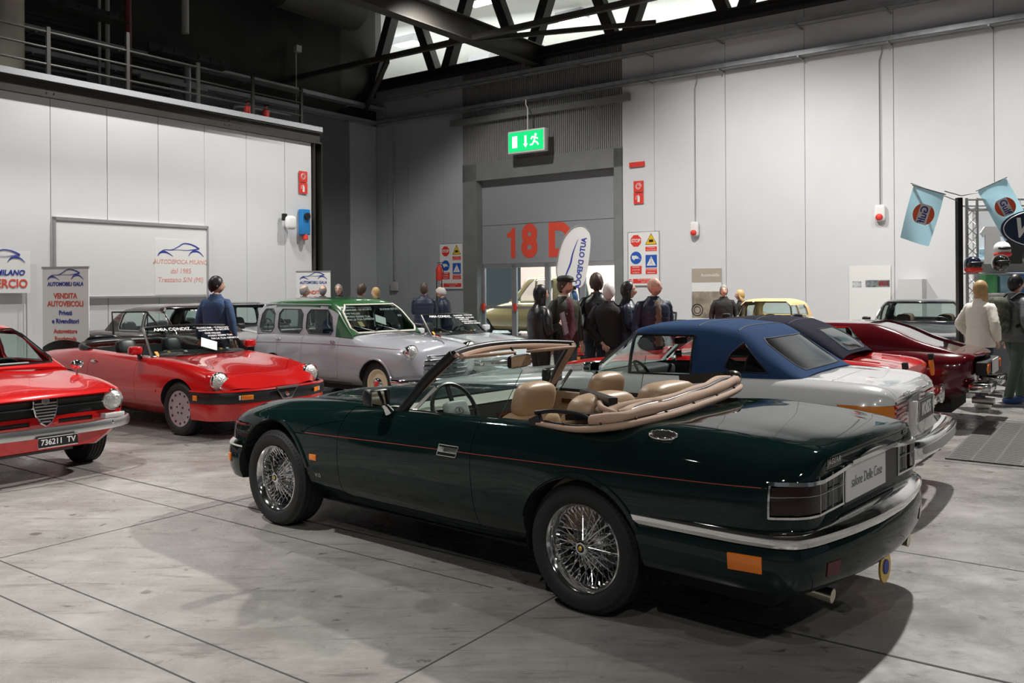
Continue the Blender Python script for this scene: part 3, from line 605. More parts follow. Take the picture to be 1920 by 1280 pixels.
def wheel(parent, x, y, side, r, rim_r, w, style, steer=0.0, z=None, tread=True):
    z = r-.004 if z is None else z; M = T(x, y, z) @ rot('Z', steer) @ frame((0, 0, 0), (1, 0, 0), (0, side, 0))
    hw = w/2; mb = MB(); k = rim_r
    prof = [(k-.008, -hw*.72), (k+.008, -hw*.80), (k+.02, -hw*.92), (lerp(k, r, .5), -hw*1.02), (r-.02, -hw*.90), (r-.004, -hw*.74)]
    for g in (-.55, -.2, .2, .55): prof += [(r, hw*g-.022*1), (r, hw*g-.004), (r-.008, hw*g-.003), (r-.008, hw*g+.003), (r, hw*g+.004)]
    prof += [(r, hw*.72), (r-.004, hw*.76), (r-.02, hw*.90), (lerp(k, r, .72), hw*.995), (lerp(k, r, .5), hw*1.02), (lerp(k, r, .3), hw*.99), (k+.02, hw*.92), (k+.008, hw*.80), (k-.008, hw*.72)]
    mb.lathe(prof, 56, M)
    if tread:
        n = 72
        for i in range(n):
            R_ = M @ rot('Z', 360*i/n)
            for s in (-1, 1): mb.add([(r-.018, -.004, s*hw*.93), (r+.0015, -.004, s*hw*.64), (r+.0015, .004, s*hw*.64), (r-.018, .004, s*hw*.93), (r-.03, .004, s*hw*.6), (r-.03, -.004, s*hw*.6)], [(0, 1, 2, 3), (1, 2, 4, 5), (0, 1, 5), (3, 2, 4)], R_)
    t = mb.build('wheel', RUBBER, parent, 32)
    f = hw*.78; q = MB()
    rimp = [(k+.006, f), (k+.010, f+.006), (k+.004, f+.010), (k-.006, f-.002), (k-.012, f-.02), (k-.022, f-.04), (k-.03, -hw*.7), (k, -hw*.8)]
    if style == 'wire':
        q.lathe(rimp, 56, M); q.build('rim', CHROME, t, 50); q = MB(); ns = 40
        def rod(a, b): q.tube([a, b], .0026, 5, M, cap=False)
        for i in range(ns):
            a = 2*math.pi*i/ns; s = 1 if i % 2 else -1
            rod((.030*math.cos(a+s*.0), .030*math.sin(a), f-.002), ((k-.03)*math.cos(a+s*.42), (k-.03)*math.sin(a+s*.42), f-.075))
        for i in range(ns+8):
            a = 2*math.pi*i/(ns+8); s = 1 if i % 2 else -1
            rod((.062*math.cos(a), .062*math.sin(a), -.02), ((k-.024)*math.cos(a+s*.55), (k-.024)*math.sin(a+s*.55), f-.045)); q.tube([((k-.036)*math.cos(a), (k-.036)*math.sin(a), f-.05), ((k-.02)*math.cos(a), (k-.02)*math.sin(a), f-.042)], .005, 5, M)
        q.build('wire_spokes', CHROME, t, 60)
        q = MB(); q.lathe([(0, f+.012), (.030, f+.012), (.038, f+.006), (.040, f-.01), (.030, f-.02), (.034, f-.06), (.06, -.0), (.078, -.03), (.085, -.05), (0, -.05)], 8, M)
        for i in range(5):
            a = 2*math.pi*i/5+.3; q.cyl((.075*math.cos(a), .075*math.sin(a), -.03), (.075*math.cos(a), .075*math.sin(a), .0), .012, 6, M=M)
        q.build('hub', CHROME, t, 25)
        q = MB(); q.lathe([(0, f+.016), (.018, f+.016), (.024, f+.010)], 20, M); c = q.build('hub_badge', BLACK, t)
        q = MB(); q.lathe([(0, f+.019), (.010, f+.018), (.013, f+.015)], 12, M); q.build('badge', mat('gold_badge', (.75, .5, .1), .3, .8), t)
        q = MB(); q.lathe([(.02, -.045), (.14, -.045), (.145, -.06), (0, -.06)], 30, M); q.build('brake_disc', mat('brake_iron', (.10, .10, .10), .5, .6), t)
    elif style == 'holes':     # flat alloy trim with two rings of round holes
        q.lathe([(k+.004, f-.004), (k+.006, f+.008), (k-.004, f+.010), (k-.02, f+.002), (k-.06, f-.004), (.05, f+.004), (0, f+.006)], 48, M); q.build('wheel_trim', mat('trim_grey', (.46, .40, .42), .35, .5), t, 50)
        q = MB()
        for i in range(12): a = 2*math.pi*i/12; ellipsoid(q, ((k-.028)*math.cos(a), (k-.028)*math.sin(a), f+.0), (.034, .034, .012), 1, 10, 6, M)
        for i in range(5): a = 2*math.pi*i/5+.3; ellipsoid(q, (.055*math.cos(a), .055*math.sin(a), f+.004), (.026, .026, .012), 1, 10, 6, M)
        q.build('vent_hole', BLACK, t, 60)
    elif style == 'steel':     # painted steel wheel with chrome cap
        q.lathe([(k+.006, f), (k+.006, f+.008), (k-.010, f+.004), (k-.022, f-.022), (k-.05, f-.03), (.09, f-.006), (.06, f-.012), (0, f-.012)], 40, M); q.build('rim', mat('cream_wheel', (.72, .62, .42), .4), t, 50)
        q = MB(); q.lathe([(.092, f-.008), (.088, f+.012), (.06, f+.030), (.03, f+.034), (0, f+.036)], 32, M); c = q.build('hub_cap', CHROME, t, 60)
        q = MB(); q.lathe([(.036, f+.036), (.03, f+.039), (0, f+.040)], 24, M); q.build('hub_badge', RED, t, 60)
    elif style == 'disc':      # flat wheel cover
        q.lathe([(k+.004, f), (k+.006, f+.008), (k-.01, f+.006), (k-.05, f-.004), (.10, f+.010), (.05, f+.02), (0, f+.022)], 40, M); q.build('wheel_cover', STEEL, t, 60)
    else:                      # five-spoke alloy
        q.lathe(rimp, 40, M)
        for i in range(5):
            a = 2*math.pi*i/5; q.add([(r_*math.cos(a+d), r_*math.sin(a+d), zz) for r_, d, zz in ((.03, .9, f-.01), (.03, -.9, f-.01), (k-.02, -.22, f-.02), (k-.02, .22, f-.02), (.03, .9, f-.04), (.03, -.9, f-.04), (k-.02, -.22, f-.05), (k-.02, .22, f-.05))], [(0, 1, 2, 3), (7, 6, 5, 4), (0, 3, 7, 4), (1, 5, 6, 2)], M)
        q.lathe([(.06, f-.03), (.05, f), (0, f+.002)], 24, M); q.build('rim', STEEL, t, 30)
    if style != 'wire':
        q = MB(); q.lathe([(k-.004, -hw*.6), (k-.02, f-.06), (0, f-.06)], 30, M); q.build('wheel_back', MATT, t)
    return t
def screen_glass(parent, corners, name, m=GLASS, bulge=.05, n=10, axis=(1, 0, 0)):
    # corners BL BR TR TL, bulged pane
    bl, br, tr, tl = [Vector(c) for c in corners]; rows = []; ax = Vector(axis)
    for i in range(n+1):
        v = i/n; a = bl.lerp(tl, v); b = br.lerp(tr, v); rows.append([a.lerp(b, k/n)+ax*bulge*(1-(2*k/n-1)**2) for k in range(n+1)])
    mb = MB(); mb.grid(rows); return mb.build(name, m, parent), rows
def headlamp(parent, p, n, R, ring=CHROME, lens=LAMPG, deep=.03):
    M = frame(Vector(p), Vector((0, 1, 0)), Vector(n)); q = MB(); q.lathe([(R*.93, -deep), (R*1.06, -deep*.4), (R*1.08, .004), (R*1.0, .014), (R*.93, .006)], 32, M); o = q.build('headlamp', ring, parent, 50)
    q = MB(); q.lathe([(R*.96, .004), (R*.75, .018), (R*.4, .028), (0, .031)], 32, M); q.build('lens', lens, o, 60); return o
def mirror(parent, p, s, shell, w=.17, h=.11, stalk=CHROME, fwd=1):
    M = T(*p); q = MB(); ellipsoid(q, (fwd*.03, s*w*.5, h*.5+.03), (.09, w, h), .5, M=M); o = q.build('door_mirror', shell, parent, 60)
    q = MB(); q.box(fwd*.03-.048, fwd*.03-.044, s*w*.5-w*.42, s*w*.5+w*.42, .03+h*.1, .03+h*.9, M); q.build('mirror_glass', MIRR, o)
    q = MB(); q.tube([(0, 0, -.015), (.01, s*.02, .02), (.02, s*.05, .05)], [.03, .02, .014], 8, M); q.build('mirror_foot', stalk, o); return o
def wiper(parent, a, b, c, m=BLACK): q = MB(); q.tube([a, b], .006, 5); q.tube([b, c], .004, 4); return q.build('wiper', m, parent)

def recolor(o, fn):   # fn(center, normal) -> material slot
    for p in o.data.polygons: p.material_index = fn(p.center, p.normal)
def interior(r, x0, x1, w, seats, dash, m, sw=None, rest=True, base=.34, sc=1.0, fl=.28, wheelz=.80):
    q = MB(); q.box(x0, x1, -w, w, fl, fl+.03); q.build('cabin_floor', INB, r, None)
    q = MB(); ellipsoid(q, (dash+.12, 0, .80), (.34, w*1.98, .16), .35); q.box(dash, dash+.12, -w, w, .55, .80); q.build('dashboard', INB, r, 60)
    for sx in seats:
        for s in (1, -1): seat(r, sx, s*w*.52, base, m, .56, rest, w*.72, 16, hw=.26)
    if sw is not None: o, q, M = steering(r, dash-.14, sw, wheelz, .18, BLACK, 28); ellipsoid(q, (0, 0, .014), (.10, .10, .04), .6, M=M); q.build('horn_pad', BLACK, o)
def wheels4(r, wb, y, rad, k, w, style, steer=0):
    for x in (0, wb):
        for s in (1, -1): wheel(r, x, s*y, s, rad, k, w, style, steer if x else 0, tread=False)
def plate(r, M, w, h, txt, bg, ink, size, sx=1.0, rim=CHROME):
    q = MB(); q.box(-w/2, w/2, -h/2, h/2, 0, .008, M); o = q.build('number_plate', bg, r, None)
    q = MB(); text_mb(q, txt, size, M @ T(0, 0, .009), depth=.0015, bold=.02, sx=sx); q.build('plate_lettering', ink, o, None)
    if rim: q = MB(); q.tube([M @ Vector(p) for p in ((-w/2, -h/2, .006), (w/2, -h/2, .006), (w/2, h/2, .006), (-w/2, h/2, .006))], .006, 5, closed=True); q.build('plate_frame', rim, o)
    return o
def ubar(pts, sgn):   # plan path symmetric about y=0 ; pts from side (y>0) to the centre line ; sgn +1 rear, -1 front
    c = catmull([(p[0], p[1], 0) for p in pts], 6); P = c+[Vector((p.x, -p.y, 0)) for p in reversed(c)][1:]
    return [(p.x, p.y*sgn) for p in P]
def scribble(r, M, lines, size, m=CHALK, gap=1.25, skew=.15, name='windscreen_writing'):
    q = MB()
    for i, (t, dx) in enumerate(lines): text_mb(q, t, size, M @ T(dx, -i*size*gap, 0) @ rot('Z', random.uniform(-2, 2)), shear=skew, depth=.0008, align='LEFT', bold=.012)
    return q.build(name, m, r, None)
def lidrail(mb, pts, r): mb.tube(catmull(pts, 5), r, 6)
# ============================================================ DARK GREEN CONVERTIBLE
def build_green():
    r = thing('convertible_car', 'dark green open convertible with tan leather seats and wire wheels in the foreground', 'car', (.893, 5.007, 0), 2.433)
    G = mat('dark_green_paint', (0.0040, 0.0135, 0.0125), .25, coat=.75, spec=.0); TAN = mat('tan_leather', (.42, .29, .18), .42, bump=(120, .25, .004)); TANF = mat('tan_hood_cloth', (.44, .30, .22), .75, bump=(200, .3, .003))
    DGRAY = mat('dark_dash', (.03, .03, .028), .6)
    rows = [(-1.095, .50, .42, .62, .45, .67, .60, .655, .76, .60, .840, .36, .872, .878), (-1.08, .56, .41, .69, .45, .735, .60, .715, .765, .63, .857, .38, .888, .895), (-1.035, .60, .39, .765, .44, .795, .61, .77, .775, .645, .872, .40, .900, .908), (-.95, .66, .36, .825, .43, .852, .62, .825, .78, .66, .888, .42, .912, .92),
        (-.7, .68, .30, .855, .42, .885, .64, .845, .80, .68, .912, .42, .935, .942), (-.4, .68, .26, .87, .40, .895, .65, .85, .81, .69, .925, .42, .945, .95), (0, .68, .24, .872, .38, .90, .66, .86, .80, .75, .90, .45, .92, .925),
        (.35, .68, .22, .85, .36, .895, .66, .87, .78, .795, .882, .45, .90, .90), (1.0, .68, .20, .835, .34, .89, .64, .865, .76, .79, .864, .45, .89, .90), (1.5, .68, .20, .835, .34, .89, .63, .86, .75, .77, .858, .45, .885, .895),
        (2.0, .68, .20, .845, .35, .89, .62, .865, .745, .72, .856, .40, .872, .905), (2.6, .68, .22, .865, .36, .888, .61, .86, .735, .67, .836, .38, .828, .866), (2.95, .66, .24, .84, .38, .868, .59, .83, .71, .63, .797, .36, .784, .812),
        (3.15, .58, .30, .78, .42, .825, .57, .79, .675, .59, .750, .36, .735, .757), (3.24, .50, .34, .70, .44, .76, .56, .73, .65, .55, .712, .34, .703, .718), (3.28, .46, .36, .65, .46, .70, .55, .675, .625, .51, .688, .32, .682, .692)]
    def dfm(x, y, z):
        if x < -.9: x -= max(0, (1-(y/.85)**2))*.05*min(1, (-.9-x)/.15)
        return (x, y, z)
    body = loft_body(rows, 'body', [G, WELL, INB, TAN], r, dfm, .05)
    cut = arch_cutters(r, [(0, .325)], .375, .50, ry=.345)+arch_cutters(r, [(2.591, .325)], .395, .50, ry=.392)
    tub = prism_cutter(r, rrect(-.12, 1.56, .715, .12), .30, 1.3, INB); trunk = prism_cutter(r, rrect(-.20, .1, .55, .08), .80, 1.3, INB)
    booleans(body, cut+[tub, trunk]); b0 = bvh_of(body)
    bn = bvh_of(body)
    # panels
    for s, nm in ((1, 'door'), (-1, 'door')):
        cut_panel(body, [((.71, 0, 0), (1, 0, -.02)), ((1.91, 0, 0), (-1, 0, -.05)), ((0, 0, .30), (0, 0, 1)), ((0, s*.735, 0), (0, s, 0))], nm)
    cut_panel(body, [((1.66, 0, 0), (1, 0, 0)), ((3.20, 0, 0), (-1, 0, 0)), ((0, .62, 0), (.12, -1, 0)), ((0, -.62, 0), (.12, 1, 0)), ((0, 0, .66), (0, 0, 1))], 'bonnet')
    cut_panel(body, [((-.42, 0, 0), (-1, 0, 0)), ((0, .58, 0), (0, -1, 0)), ((0, -.58, 0), (0, 1, 0)), ((0, 0, .80), (0, 0, 1))], 'boot_lid')
    SMOKE = mat('smoked_lens', (.022, .012, .010), .15, coat=.7, spec=.1)
    for s in (1, -1):
        cut_panel(body, [((-.972, 0, 0), (-1, 0, 0)), ((0, s*.40, 0), (0, s, 0)), ((0, 0, .635), (0, 0, 1)), ((0, s*.86, .752), (0, -s*.12, -1))], 'tail_lamp', SMOKE, off=.010, gap=.006)
    q = MB(); ctr = -.75
    def ringh(a0, a1, z, n=60): return [rad_pt(b0, ctr, 0, math.radians(a0+(a1-a0)*i/n), z if not callable(z) else z(a0+(a1-a0)*i/n)) for i in range(n+1)]
    ztop = lambda a: .765+.055*max(0, 1-(abs(math.sin(math.radians(a)))/.9)**2)
    def ang(x, y): return math.degrees(math.atan2(y, x-ctr))
    aL = ang(-.97, .845); aI = ang(-1.13, .40)
    hug(q, ringh(aL, 360-aL, ztop, 120), .024, .016); 
    for s in (1, -1):
        A0, A1 = (aL, aI) if s == 1 else (360-aI, 360-aL); hug(q, ringh(A0, A1, .628), .014, .012)
        for x, sg in ((-.970, s),): hug(q, [side_pt(b0, -.970, z, s) for z in np.linspace(.625, .768, 8)], .012, .014)
        hug(q, [end_pt(b0, s*.395, z, -1) for z in np.linspace(.63, .80, 6)], .012, .012)
    q.build('lamp_surround', CHROME, r, 50)
    q = MB()
    for s in (1, -1):
        A0, A1 = (aL, aI) if s == 1 else (360-aI, 360-aL); hug(q, [(p+n*.010, n) for p, n in ringh(A0, A1, .715) if p], .004, .003)
        for y in (.52, .66): hug(q, [(p+n*.010, n) for p, n in [end_pt(b0, s*y, z, -1) for z in np.linspace(.637, .792, 5)] if p], .004, .003)
    q.build('lamp_divider', STEEL, r)
    p, n = end_pt(b0, 0, .70, -1); Xp = p.x
    q = MB(); q.box(Xp-.006, Xp+.05, -.38, .38, .605, .79); q.build('plate_recess', BLACK, r, None)
    q = MB(); q.box(Xp-.013, Xp-.007, -.18, .36, .625, .785); pl = q.build('number_plate', SIGNW, r, None)
    q = MB(); text_mb(q, 'salone Delle Cose', .072, frame((Xp-.0145, .09, .705), (0, -1, 0), (-1, 0, 0)), shear=.2, sx=.80, bold=-.012, depth=.0006); q.build('plate_lettering', mat('grey_ink', (.12, .12, .14), .6), pl, None)
    q = MB(); q.box(Xp-.03, Xp, -.32, .32, .792, .812); q.build('boot_handle', CHROME, r, None)
    p, n = end_pt(b0, .50, .838, -1)
    if p: q = MB(); text_mb(q, 'JAGUAR', .036, surf_frame(p+n*.002, n, (0, -1, 0)), spacing=1.25, depth=.003); q.build('badge_lettering', CHROME, r, None)
    p, n = end_pt(b0, -.50, .838, -1)
    if p: q = MB(); text_mb(q, 'XJS', .036, surf_frame(p+n*.002, n, (0, -1, 0)), spacing=1.25, depth=.003); q.build('badge_lettering', CHROME, r, None)
    # bumpers
    def ub(pts): return catmull([(p[0], p[1], 0) for p in pts], 6)+[Vector((p.x, -p.y, 0)) for p in reversed(catmull([(p[0], p[1], 0) for p in pts], 6))][1:]
    def flip(P): return [(-p.x if 0 else p.x, -p.y) for p in P]
    rp = ub([(-.30, .895), (-.7, .900), (-.91, .892), (-1.045, .86), (-1.12, .765), (-1.18, .48), (-1.21, .2), (-1.215, 0)]); rp = [(p.x, p.y) for p in rp]
    q = MB(); sweep(q, rp, [(-.10, .31), (-.02, .315), (.004, .36), (.012, .44), (.008, .48), (0, .505), (-.02, .512), (-.10, .514)])
    rb = q.build('rear_bumper', [G, WELL], r, 45); booleans(rb, cut[:2])
    q = MB(); sweep(q, rp, [(-.02, .512), (.006, .513), (.013, .53), (.010, .552), (-.012, .570), (-.12, .585)]); tr_ = q.build('bumper_trim', [CHROME, WELL], rb, 50); booleans(tr_, cut[:2])
    fp = ub([(2.80, .885), (3.05, .875), (3.22, .81), (3.33, .66), (3.385, .4), (3.40, .2), (3.405, 0)]); fp = [(p.x, -p.y) for p in fp]
    q = MB(); sweep(q, fp, [(-.10, .26), (-.02, .27), (.004, .33), (.012, .40), (.010, .45), (0, .485), (-.02, .492), (-.12, .50)]); fb = q.build('front_bumper', [G, WELL], r, 45); booleans(fb, cut[2:])
    q = MB(); sweep(q, fp, [(-.02, .492), (.008, .494), (.012, .508), (-.01, .528), (-.06, .545), (-.14, .55)]); ft = q.build('bumper_trim', [CHROME, WELL], fb, 50); booleans(ft, cut[2:])
    bb = bvh_of(rb); bf = bvh_of(fb)
    for s in (1, -1):
        p, n = side_pt(bb, -.89, .435, s); M = surf_frame(p, n, (1, 0, 0)); q = MB(); q.box(-.075, .075, -.036, .036, -.01, .007, M, .004); q.build('side_marker', AMBER, rb)
        p, n = end_pt(bb, s*.62, .40, -1)
        if p: q = MB(); q.box(-.05, .05, -.03, .03, -.01, .003, surf_frame(p, n, (0, 1, 0))); q.build('rear_reflector', mat('dark_red_lens', (.09, .006, .006), .15), rb)
        p, n = side_pt(bf, 3.16, .40, s); M = surf_frame(p, n, (1, 0, 0)); q = MB(); q.box(-.04, .04, -.03, .03, -.01, .007, M, .004); q.build('side_marker', AMBER, fb)
        p, n = side_pt(bn, 2.13, .52, s); q = MB(); q.box(-.035, .035, -.02, .02, -.01, .007, surf_frame(p, n, (1, 0, 0)), .005); q.build('side_repeater', AMBER, r)
        p, n = side_pt(bn, 2.10, .405, s); q = MB(); text_mb(q, 'V12', .035, surf_frame(p+n*.001, n, (-s, 0, 0)), depth=.002); q.build('badge_lettering', CHROME, r, None)
        q = MB(); hug(q, [side_pt(bn, x, .655+.095*(2.9-x)/3.87 if x > -.97 else .75, s) for x in np.linspace(-.96, 2.22, 90)], .0035, .0012); q.build('coachline', mat('red_coachline', (.55, .08, .06), .4), r)
        q = MB(); hug(q, [side_pt(bn, x, .655+.095*(2.9-x)/3.87, s) for x in np.linspace(2.95, 3.2, 10)], .0035, .0012); q.build('coachline', mat('red_coachline', (.55, .08, .06), .4), r)
        # door handle: chrome frame with recessed dark cup
        p, n = side_pt(bn, .90, .705, s); M = surf_frame(p, n, (-s, 0, 0)); q = MB(); fr = [(-.078, -.03), (.07, -.03), (.084, .03), (-.068, .03)]
        for a, b_ in zip(fr, fr[1:]+fr[:1]): q.tube([(a[0], a[1], .004), (b_[0], b_[1], .004)], .0045, 6, M)
        q.box(-.072, .075, -.014, .02, .002, .008, M, .003); h = q.build('door_handle', CHROME, r); q = MB(); q.box(-.07, .074, -.028, .028, -.01, .0015, M); q.build('handle_cup', BLACK, h)
        # chrome hood catch / fuel cap bezel on shoulder
    p, n = top_pt(b0, -.40, .74); M = surf_frame(p, n, (1, 0, 0)); q = MB(); ellipsoid(q, (0, 0, .004), (.15, .07, .024), .8, M=M); q.build('fuel_filler_cap', CHROME, r, 60)
    q = MB()
    for i in range(14):
        a = 2*math.pi*i/14; ellipsoid(q, (.068*math.cos(a), .030*math.sin(a), .006), (.024, .018, .016), 1, 8, 6, M)
    q.build('filler_ring', CHROME, r, 60)
    # windscreen
    BL, TL, BR, TR = Vector((1.44, .735, .865)), Vector((1.13, .60, 1.215)), Vector((1.44, -.735, .865)), Vector((1.13, -.60, 1.215))
    def top_c(t): y = .60-1.2*t; return Vector((1.13+.125*(1-(y/.6)**2), y, 1.215+.028*(1-(y/.6)**2)))
    q = MB()
    for a, b_ in ((BL, TL), (BR, TR)):
        m = a.lerp(b_, .5)+Vector((.012, 0, .012)); P = catmull([a+Vector((.10, 0, -.06)), a, m, b_], 5); q.tube(P, [.026]*len(P), 8, flat=1.3)
    q.tube([top_c(i/20) for i in range(21)], .021, 8, flat=1.1)
    wf = q.build('windscreen_frame', BLACK, r, 50)
    q = MB(); q.tube([top_c(i/20)+Vector((-.032, 0, -.022)) for i in range(1, 20)], .018, 8); 
    for a, b_ in ((BL, TL), (BR, TR)): q.bar(a+Vector((-.02, -.02*(1 if a.y > 0 else -1), .03)), b_+Vector((-.02, -.02*(1 if a.y > 0 else -1), 0)), .026, .022 if a.y > 0 else .05)
    q.build('frame_lining', TANF, wf)
    rows_ = []
    for i in range(13):
        v = i/12; rows_.append([(Vector((1.46+.24*(1-(2*k/16-1)**2), .715-1.43*k/16, .875+.01*(1-(2*k/16-1)**2)))).lerp(top_c(k/16), v) for k in range(17)])
    q = MB(); q.grid(rows_); q.build('windscreen', GLASS, r)
    for s in (1, -1):
        c = MB(); y0, y1 = .22, .50
        q = MB(); M = T(1.10, s*.31, 1.195) @ rot('Y', 8); ellipsoid(q, (0, 0, 0), (.15, .42, .022), .45, M=M); q.build('sun_visor', TANF, wf, 60)
    q = MB(); M = T(1.12, -.0, 1.135) @ rot('Z', 12); ellipsoid(q, (0, 0, 0), (.03, .29, .085), .4, M=M); im = q.build('interior_mirror', BLACK, r, 60); q = MB(); q.box(-.018, -.0155, -.135, .135, -.034, .034, M); q.build('mirror_glass', mat('tan_reflection', (.35, .24, .15), .2), im); q = MB(); q.tube([(1.13, 0, 1.15), (1.19, 0, 1.22)], .008, 6); q.build('mirror_stem', BLACK, im)  # mirror face coloured tan, a painted reflection of the interior
    # door glasses
    for s in (1, -1):
        A = [Vector((1.34, s*.715, .865)), Vector((.66, s*.73, .872)), Vector((.555, s*.64, 1.155)), Vector((.60, s*.63, 1.175)), Vector((1.115, s*.605, 1.20))]
        q = MB(); q.add(A, [(0, 1, 2, 3, 4)]); g = q.build('door_glass', GLASS, r, None)
        q = MB(); q.tube([A[1], A[2], A[3]], .0022, 5); q.build('glass_edge', mat('green_glass_edge', (.05, .12, .10), .2), g)
        q = MB(); q.bar((1.36, s*.722, .86), (1.20, s*.675, 1.02), .012, .02); q.build('quarter_bar', CHROME, r)
        q = MB(); q.tube([Vector((x, s*(.742+.0*x), .872-(0.006 if x < .6 else 0))) for x in np.linspace(.42, 1.36, 8)], .008, 6); q.build('door_top_trim', CHROME, r)
        mirror(r, (1.50, s*.78, .868), s, BLACK, .17, .11, CHROME)
        q = MB(); q.box(1.52, 1.60, s*.85, s*.93, .87, .99, None, .01); 
    # interior
    dash = MB(); n = 14
    dash.grid([[(x+.14*(1-(y/.7)**2)*max(0, (x-1.38)/.2), y, z) for y in np.linspace(-.71, .71, 12)] for x, z in ((1.60, .875), (1.55, .88), (1.48, .88), (1.42, .868), (1.38, .845))]); dash.build('dashboard', mat('dash_leather', (.36, .36, .31), .45), r, 60)
    q = MB(); q.box(1.41, 1.55, -.70, .70, .60, .85, None, .02); q.build('instrument_panel', DGRAY, r)
    q = MB(); q.box(1.398, 1.41, -.68, -.10, .70, .76); q.build('wood_trim', mat('walnut', (.10, .04, .02), .2, coat=1, vary=(30, .5)), r, None)
    o, q, M = steering(r, 1.33, .38, .825, .19, BLACK, 24); ellipsoid(q, (0, -.01, .014), (.20, .12, .05), .4, M=M); pad = q.build('wheel_pad', mat('grey_pad', (.26, .29, .28), .5), o, 60)
    q = MB(); q.tube([(.036*math.cos(a), .022*math.sin(a), .042) for a in np.linspace(0, 6.28, 24)], .0016, 4, M); text_mb(q, 'J', .026, M @ T(0, 0, .041)); q.build('pad_emblem', BLACK, pad, None)
    for s in (1, -1):
        q = MB(); q.box(.0, 1.54, s*.70, s*.735, .36, .862, None, .015); q.build('door_lining', TAN, r); q = MB(); q.box(.5, 1.3, s*.69, s*.70, .78, .81); q.build('wood_trim', mat('walnut', (.1, .04, .02), .2), r, None)
        st = seat(r, .86, s*.37, .36, TAN, .56, True, .54, 16, hw=.34)
    q = MB(); q.box(.3, 1.45, -.13, .13, .30, .58, None, .05); q.build('centre_console', TAN, r); q = MB(); q.cyl((1.1, .0, .58), (1.08, 0, .68), .018, 10); q.build('gear_lever', BLACK, r)
    q = MB(); q.box(-.10, 1.54, -.70, .70, .28, .32); q.build('cabin_floor', TAN, r, None)
    q = MB()
    for s in (1, -1): ellipsoid(q, (.22, s*.35, .86), (.20, .52, .34), .5); ellipsoid(q, (.60, s*.30, .56), (.36, .42, .2), .5)
    q.build('rear_seat', TAN, r, 60)
    # folded hood around the rear of the cockpit
    P = [(.34, .775, .895), (.07, .80, .895), (-.14, .78, .925), (-.235, .62, .945), (-.27, .40, .96), (-.26, .1, .975), (-.23, -.2, .985), (-.17, -.50, .995), (-.06, -.72, .99), (.12, -.79, .975)]
    def off(k, dz, o_=0): return catmull([(x+k*(0.38 if abs(y) < .7 else .05), y*(1-k*.35), z+dz) for x, y, z in P], 6)
    h = MB()
    c = off(0, .0); m = len(c); h.tube(c, [.018+.010*math.sin(math.pi*i/(m-1)) for i in range(m)], 10, flat=.75)
    hood = h.build('folded_hood', TANF, r, 60)
    for k, dz, rr, a, b_, mt, nm in ((.10, .038, .030, .16, 1, TANF, 'hood_fold'), (.21, .050, .016, .18, .98, BLACK, 'hood_fold'), (.28, .052, .024, .22, .97, TANF, 'hood_fold'), (.02, .018, .006, .02, .98, BLACK, 'hood_piping')):
        c = off(k, dz); m = len(c); c = c[int(a*m):max(int(b_*m), 2)]; q = MB(); q.tube(c, [rr*(1+.12*math.sin(i*.7)) for i in range(len(c))], 9); q.build(nm, mt, hood, 60)
    for pts, rr, mt in (([(.10, .55, 1.0), (.0, .66, .99), (-.10, .66, .97), (-.12, .56, .975), (.0, .50, .985), (.12, .44, .99)], .017, TANF), ([(-.06, .72, .93), (-.03, .62, .965), (-.10, .50, .99), (-.18, .40, 1.0)], .04, TANF), ([(.10, .56, .965), (.0, .62, .962), (-.08, .60, .955)], .02, TANF)):
        c = catmull(pts, 6); q = MB(); q.tube(c, [rr]*len(c), 9); q.build('hood_crease', mt, hood, 60)
    q = MB(); q.bar((-.02, .60, 1.015), (.42, .25, 1.0), .05, .05); q.build('hood_bow', BLACK, hood); q = MB(); q.bar((.22, .66, .93), (.0, .62, .95), .09, .03); q.build('hood_bow', BLACK, hood)
    q = MB(); q.bar((-.06, -.58, 1.06), (.34, -.74, 1.0), .05, .06); q.build('hood_bow', BLACK, hood)
    q = MB(); ellipsoid(q, (-.06, -.66, 1.04), (.10, .10, .10), .8); q.build('hood_latch', BLACK, hood)
    q = MB(); q.bar((.36, .775, .93), (.33, .775, .865), .03, .07); q.tube(catmull([(.36, .77, .95), (.25, .74, .965), (.10, .70, .95), (.02, .70, .91)], 5), .012, 8); q.build('hood_hinge', BLACK, hood)
    q = MB()
    for i in range(4, 52, 6):
        c = off(0, .0); p = c[i]; q.sphere((p.x, p.y*1.0+(.0), p.z+.022), .008, n=8, m=5)
    q.build('hood_stud', BLACK, hood)
    q = MB(); q.bar((.34, -.76, .93), (.30, -.76, .865), .03, .07); q.build('hood_hinge', BLACK, hood)
    for s in (1, -1):
        well(r, 0, .325, .372, s*.47, s*.84)
        for xc, zc, rr in ((0, .325, .352), (2.591, .325, .396)):
            q = MB(); hug(q, [side_pt(b0, xc+(rr+.012)*math.cos(a)*(1.06 if xc == 0 else 1), zc+(rr+.012)*math.sin(a), s) for a in np.linspace(.30, math.pi-.30, 30)], .03, .010, .004); q.build('arch_lip', G, r, 60)
    # wheels, exhausts
    for x in (0, 2.591):
        for s in (1, -1): wheel(r, x, s*.765, s, .325, .214, .225, 'wire')
    for s in (1, -1): q = MB(); q.tube([(-.8, s*.54, .28), (-1.0, s*.54, .262), (-1.13, s*.54, .25)], [.030, .031, .032], 16); q.build('exhaust_tip', mat('exhaust_chrome', (.62, .58, .45), .15, 1), r)
    q = MB(); q.cyl((-1.195, .04, .27), (-1.185, .04, .27), .075, 24); q.build('towing_disc', mat('gold_badge', (.75, .5, .1), .3, .8), r); q = MB(); q.cyl((-1.200, .04, .27), (-1.194, .04, .27), .035, 24); q.build('disc_centre', NAVY, r)
    q = MB(); q.tube([(-1.19, .04, .33), (-1.0, .04, .34)], .012, 6); q.build('towing_bracket', STEEL, r)
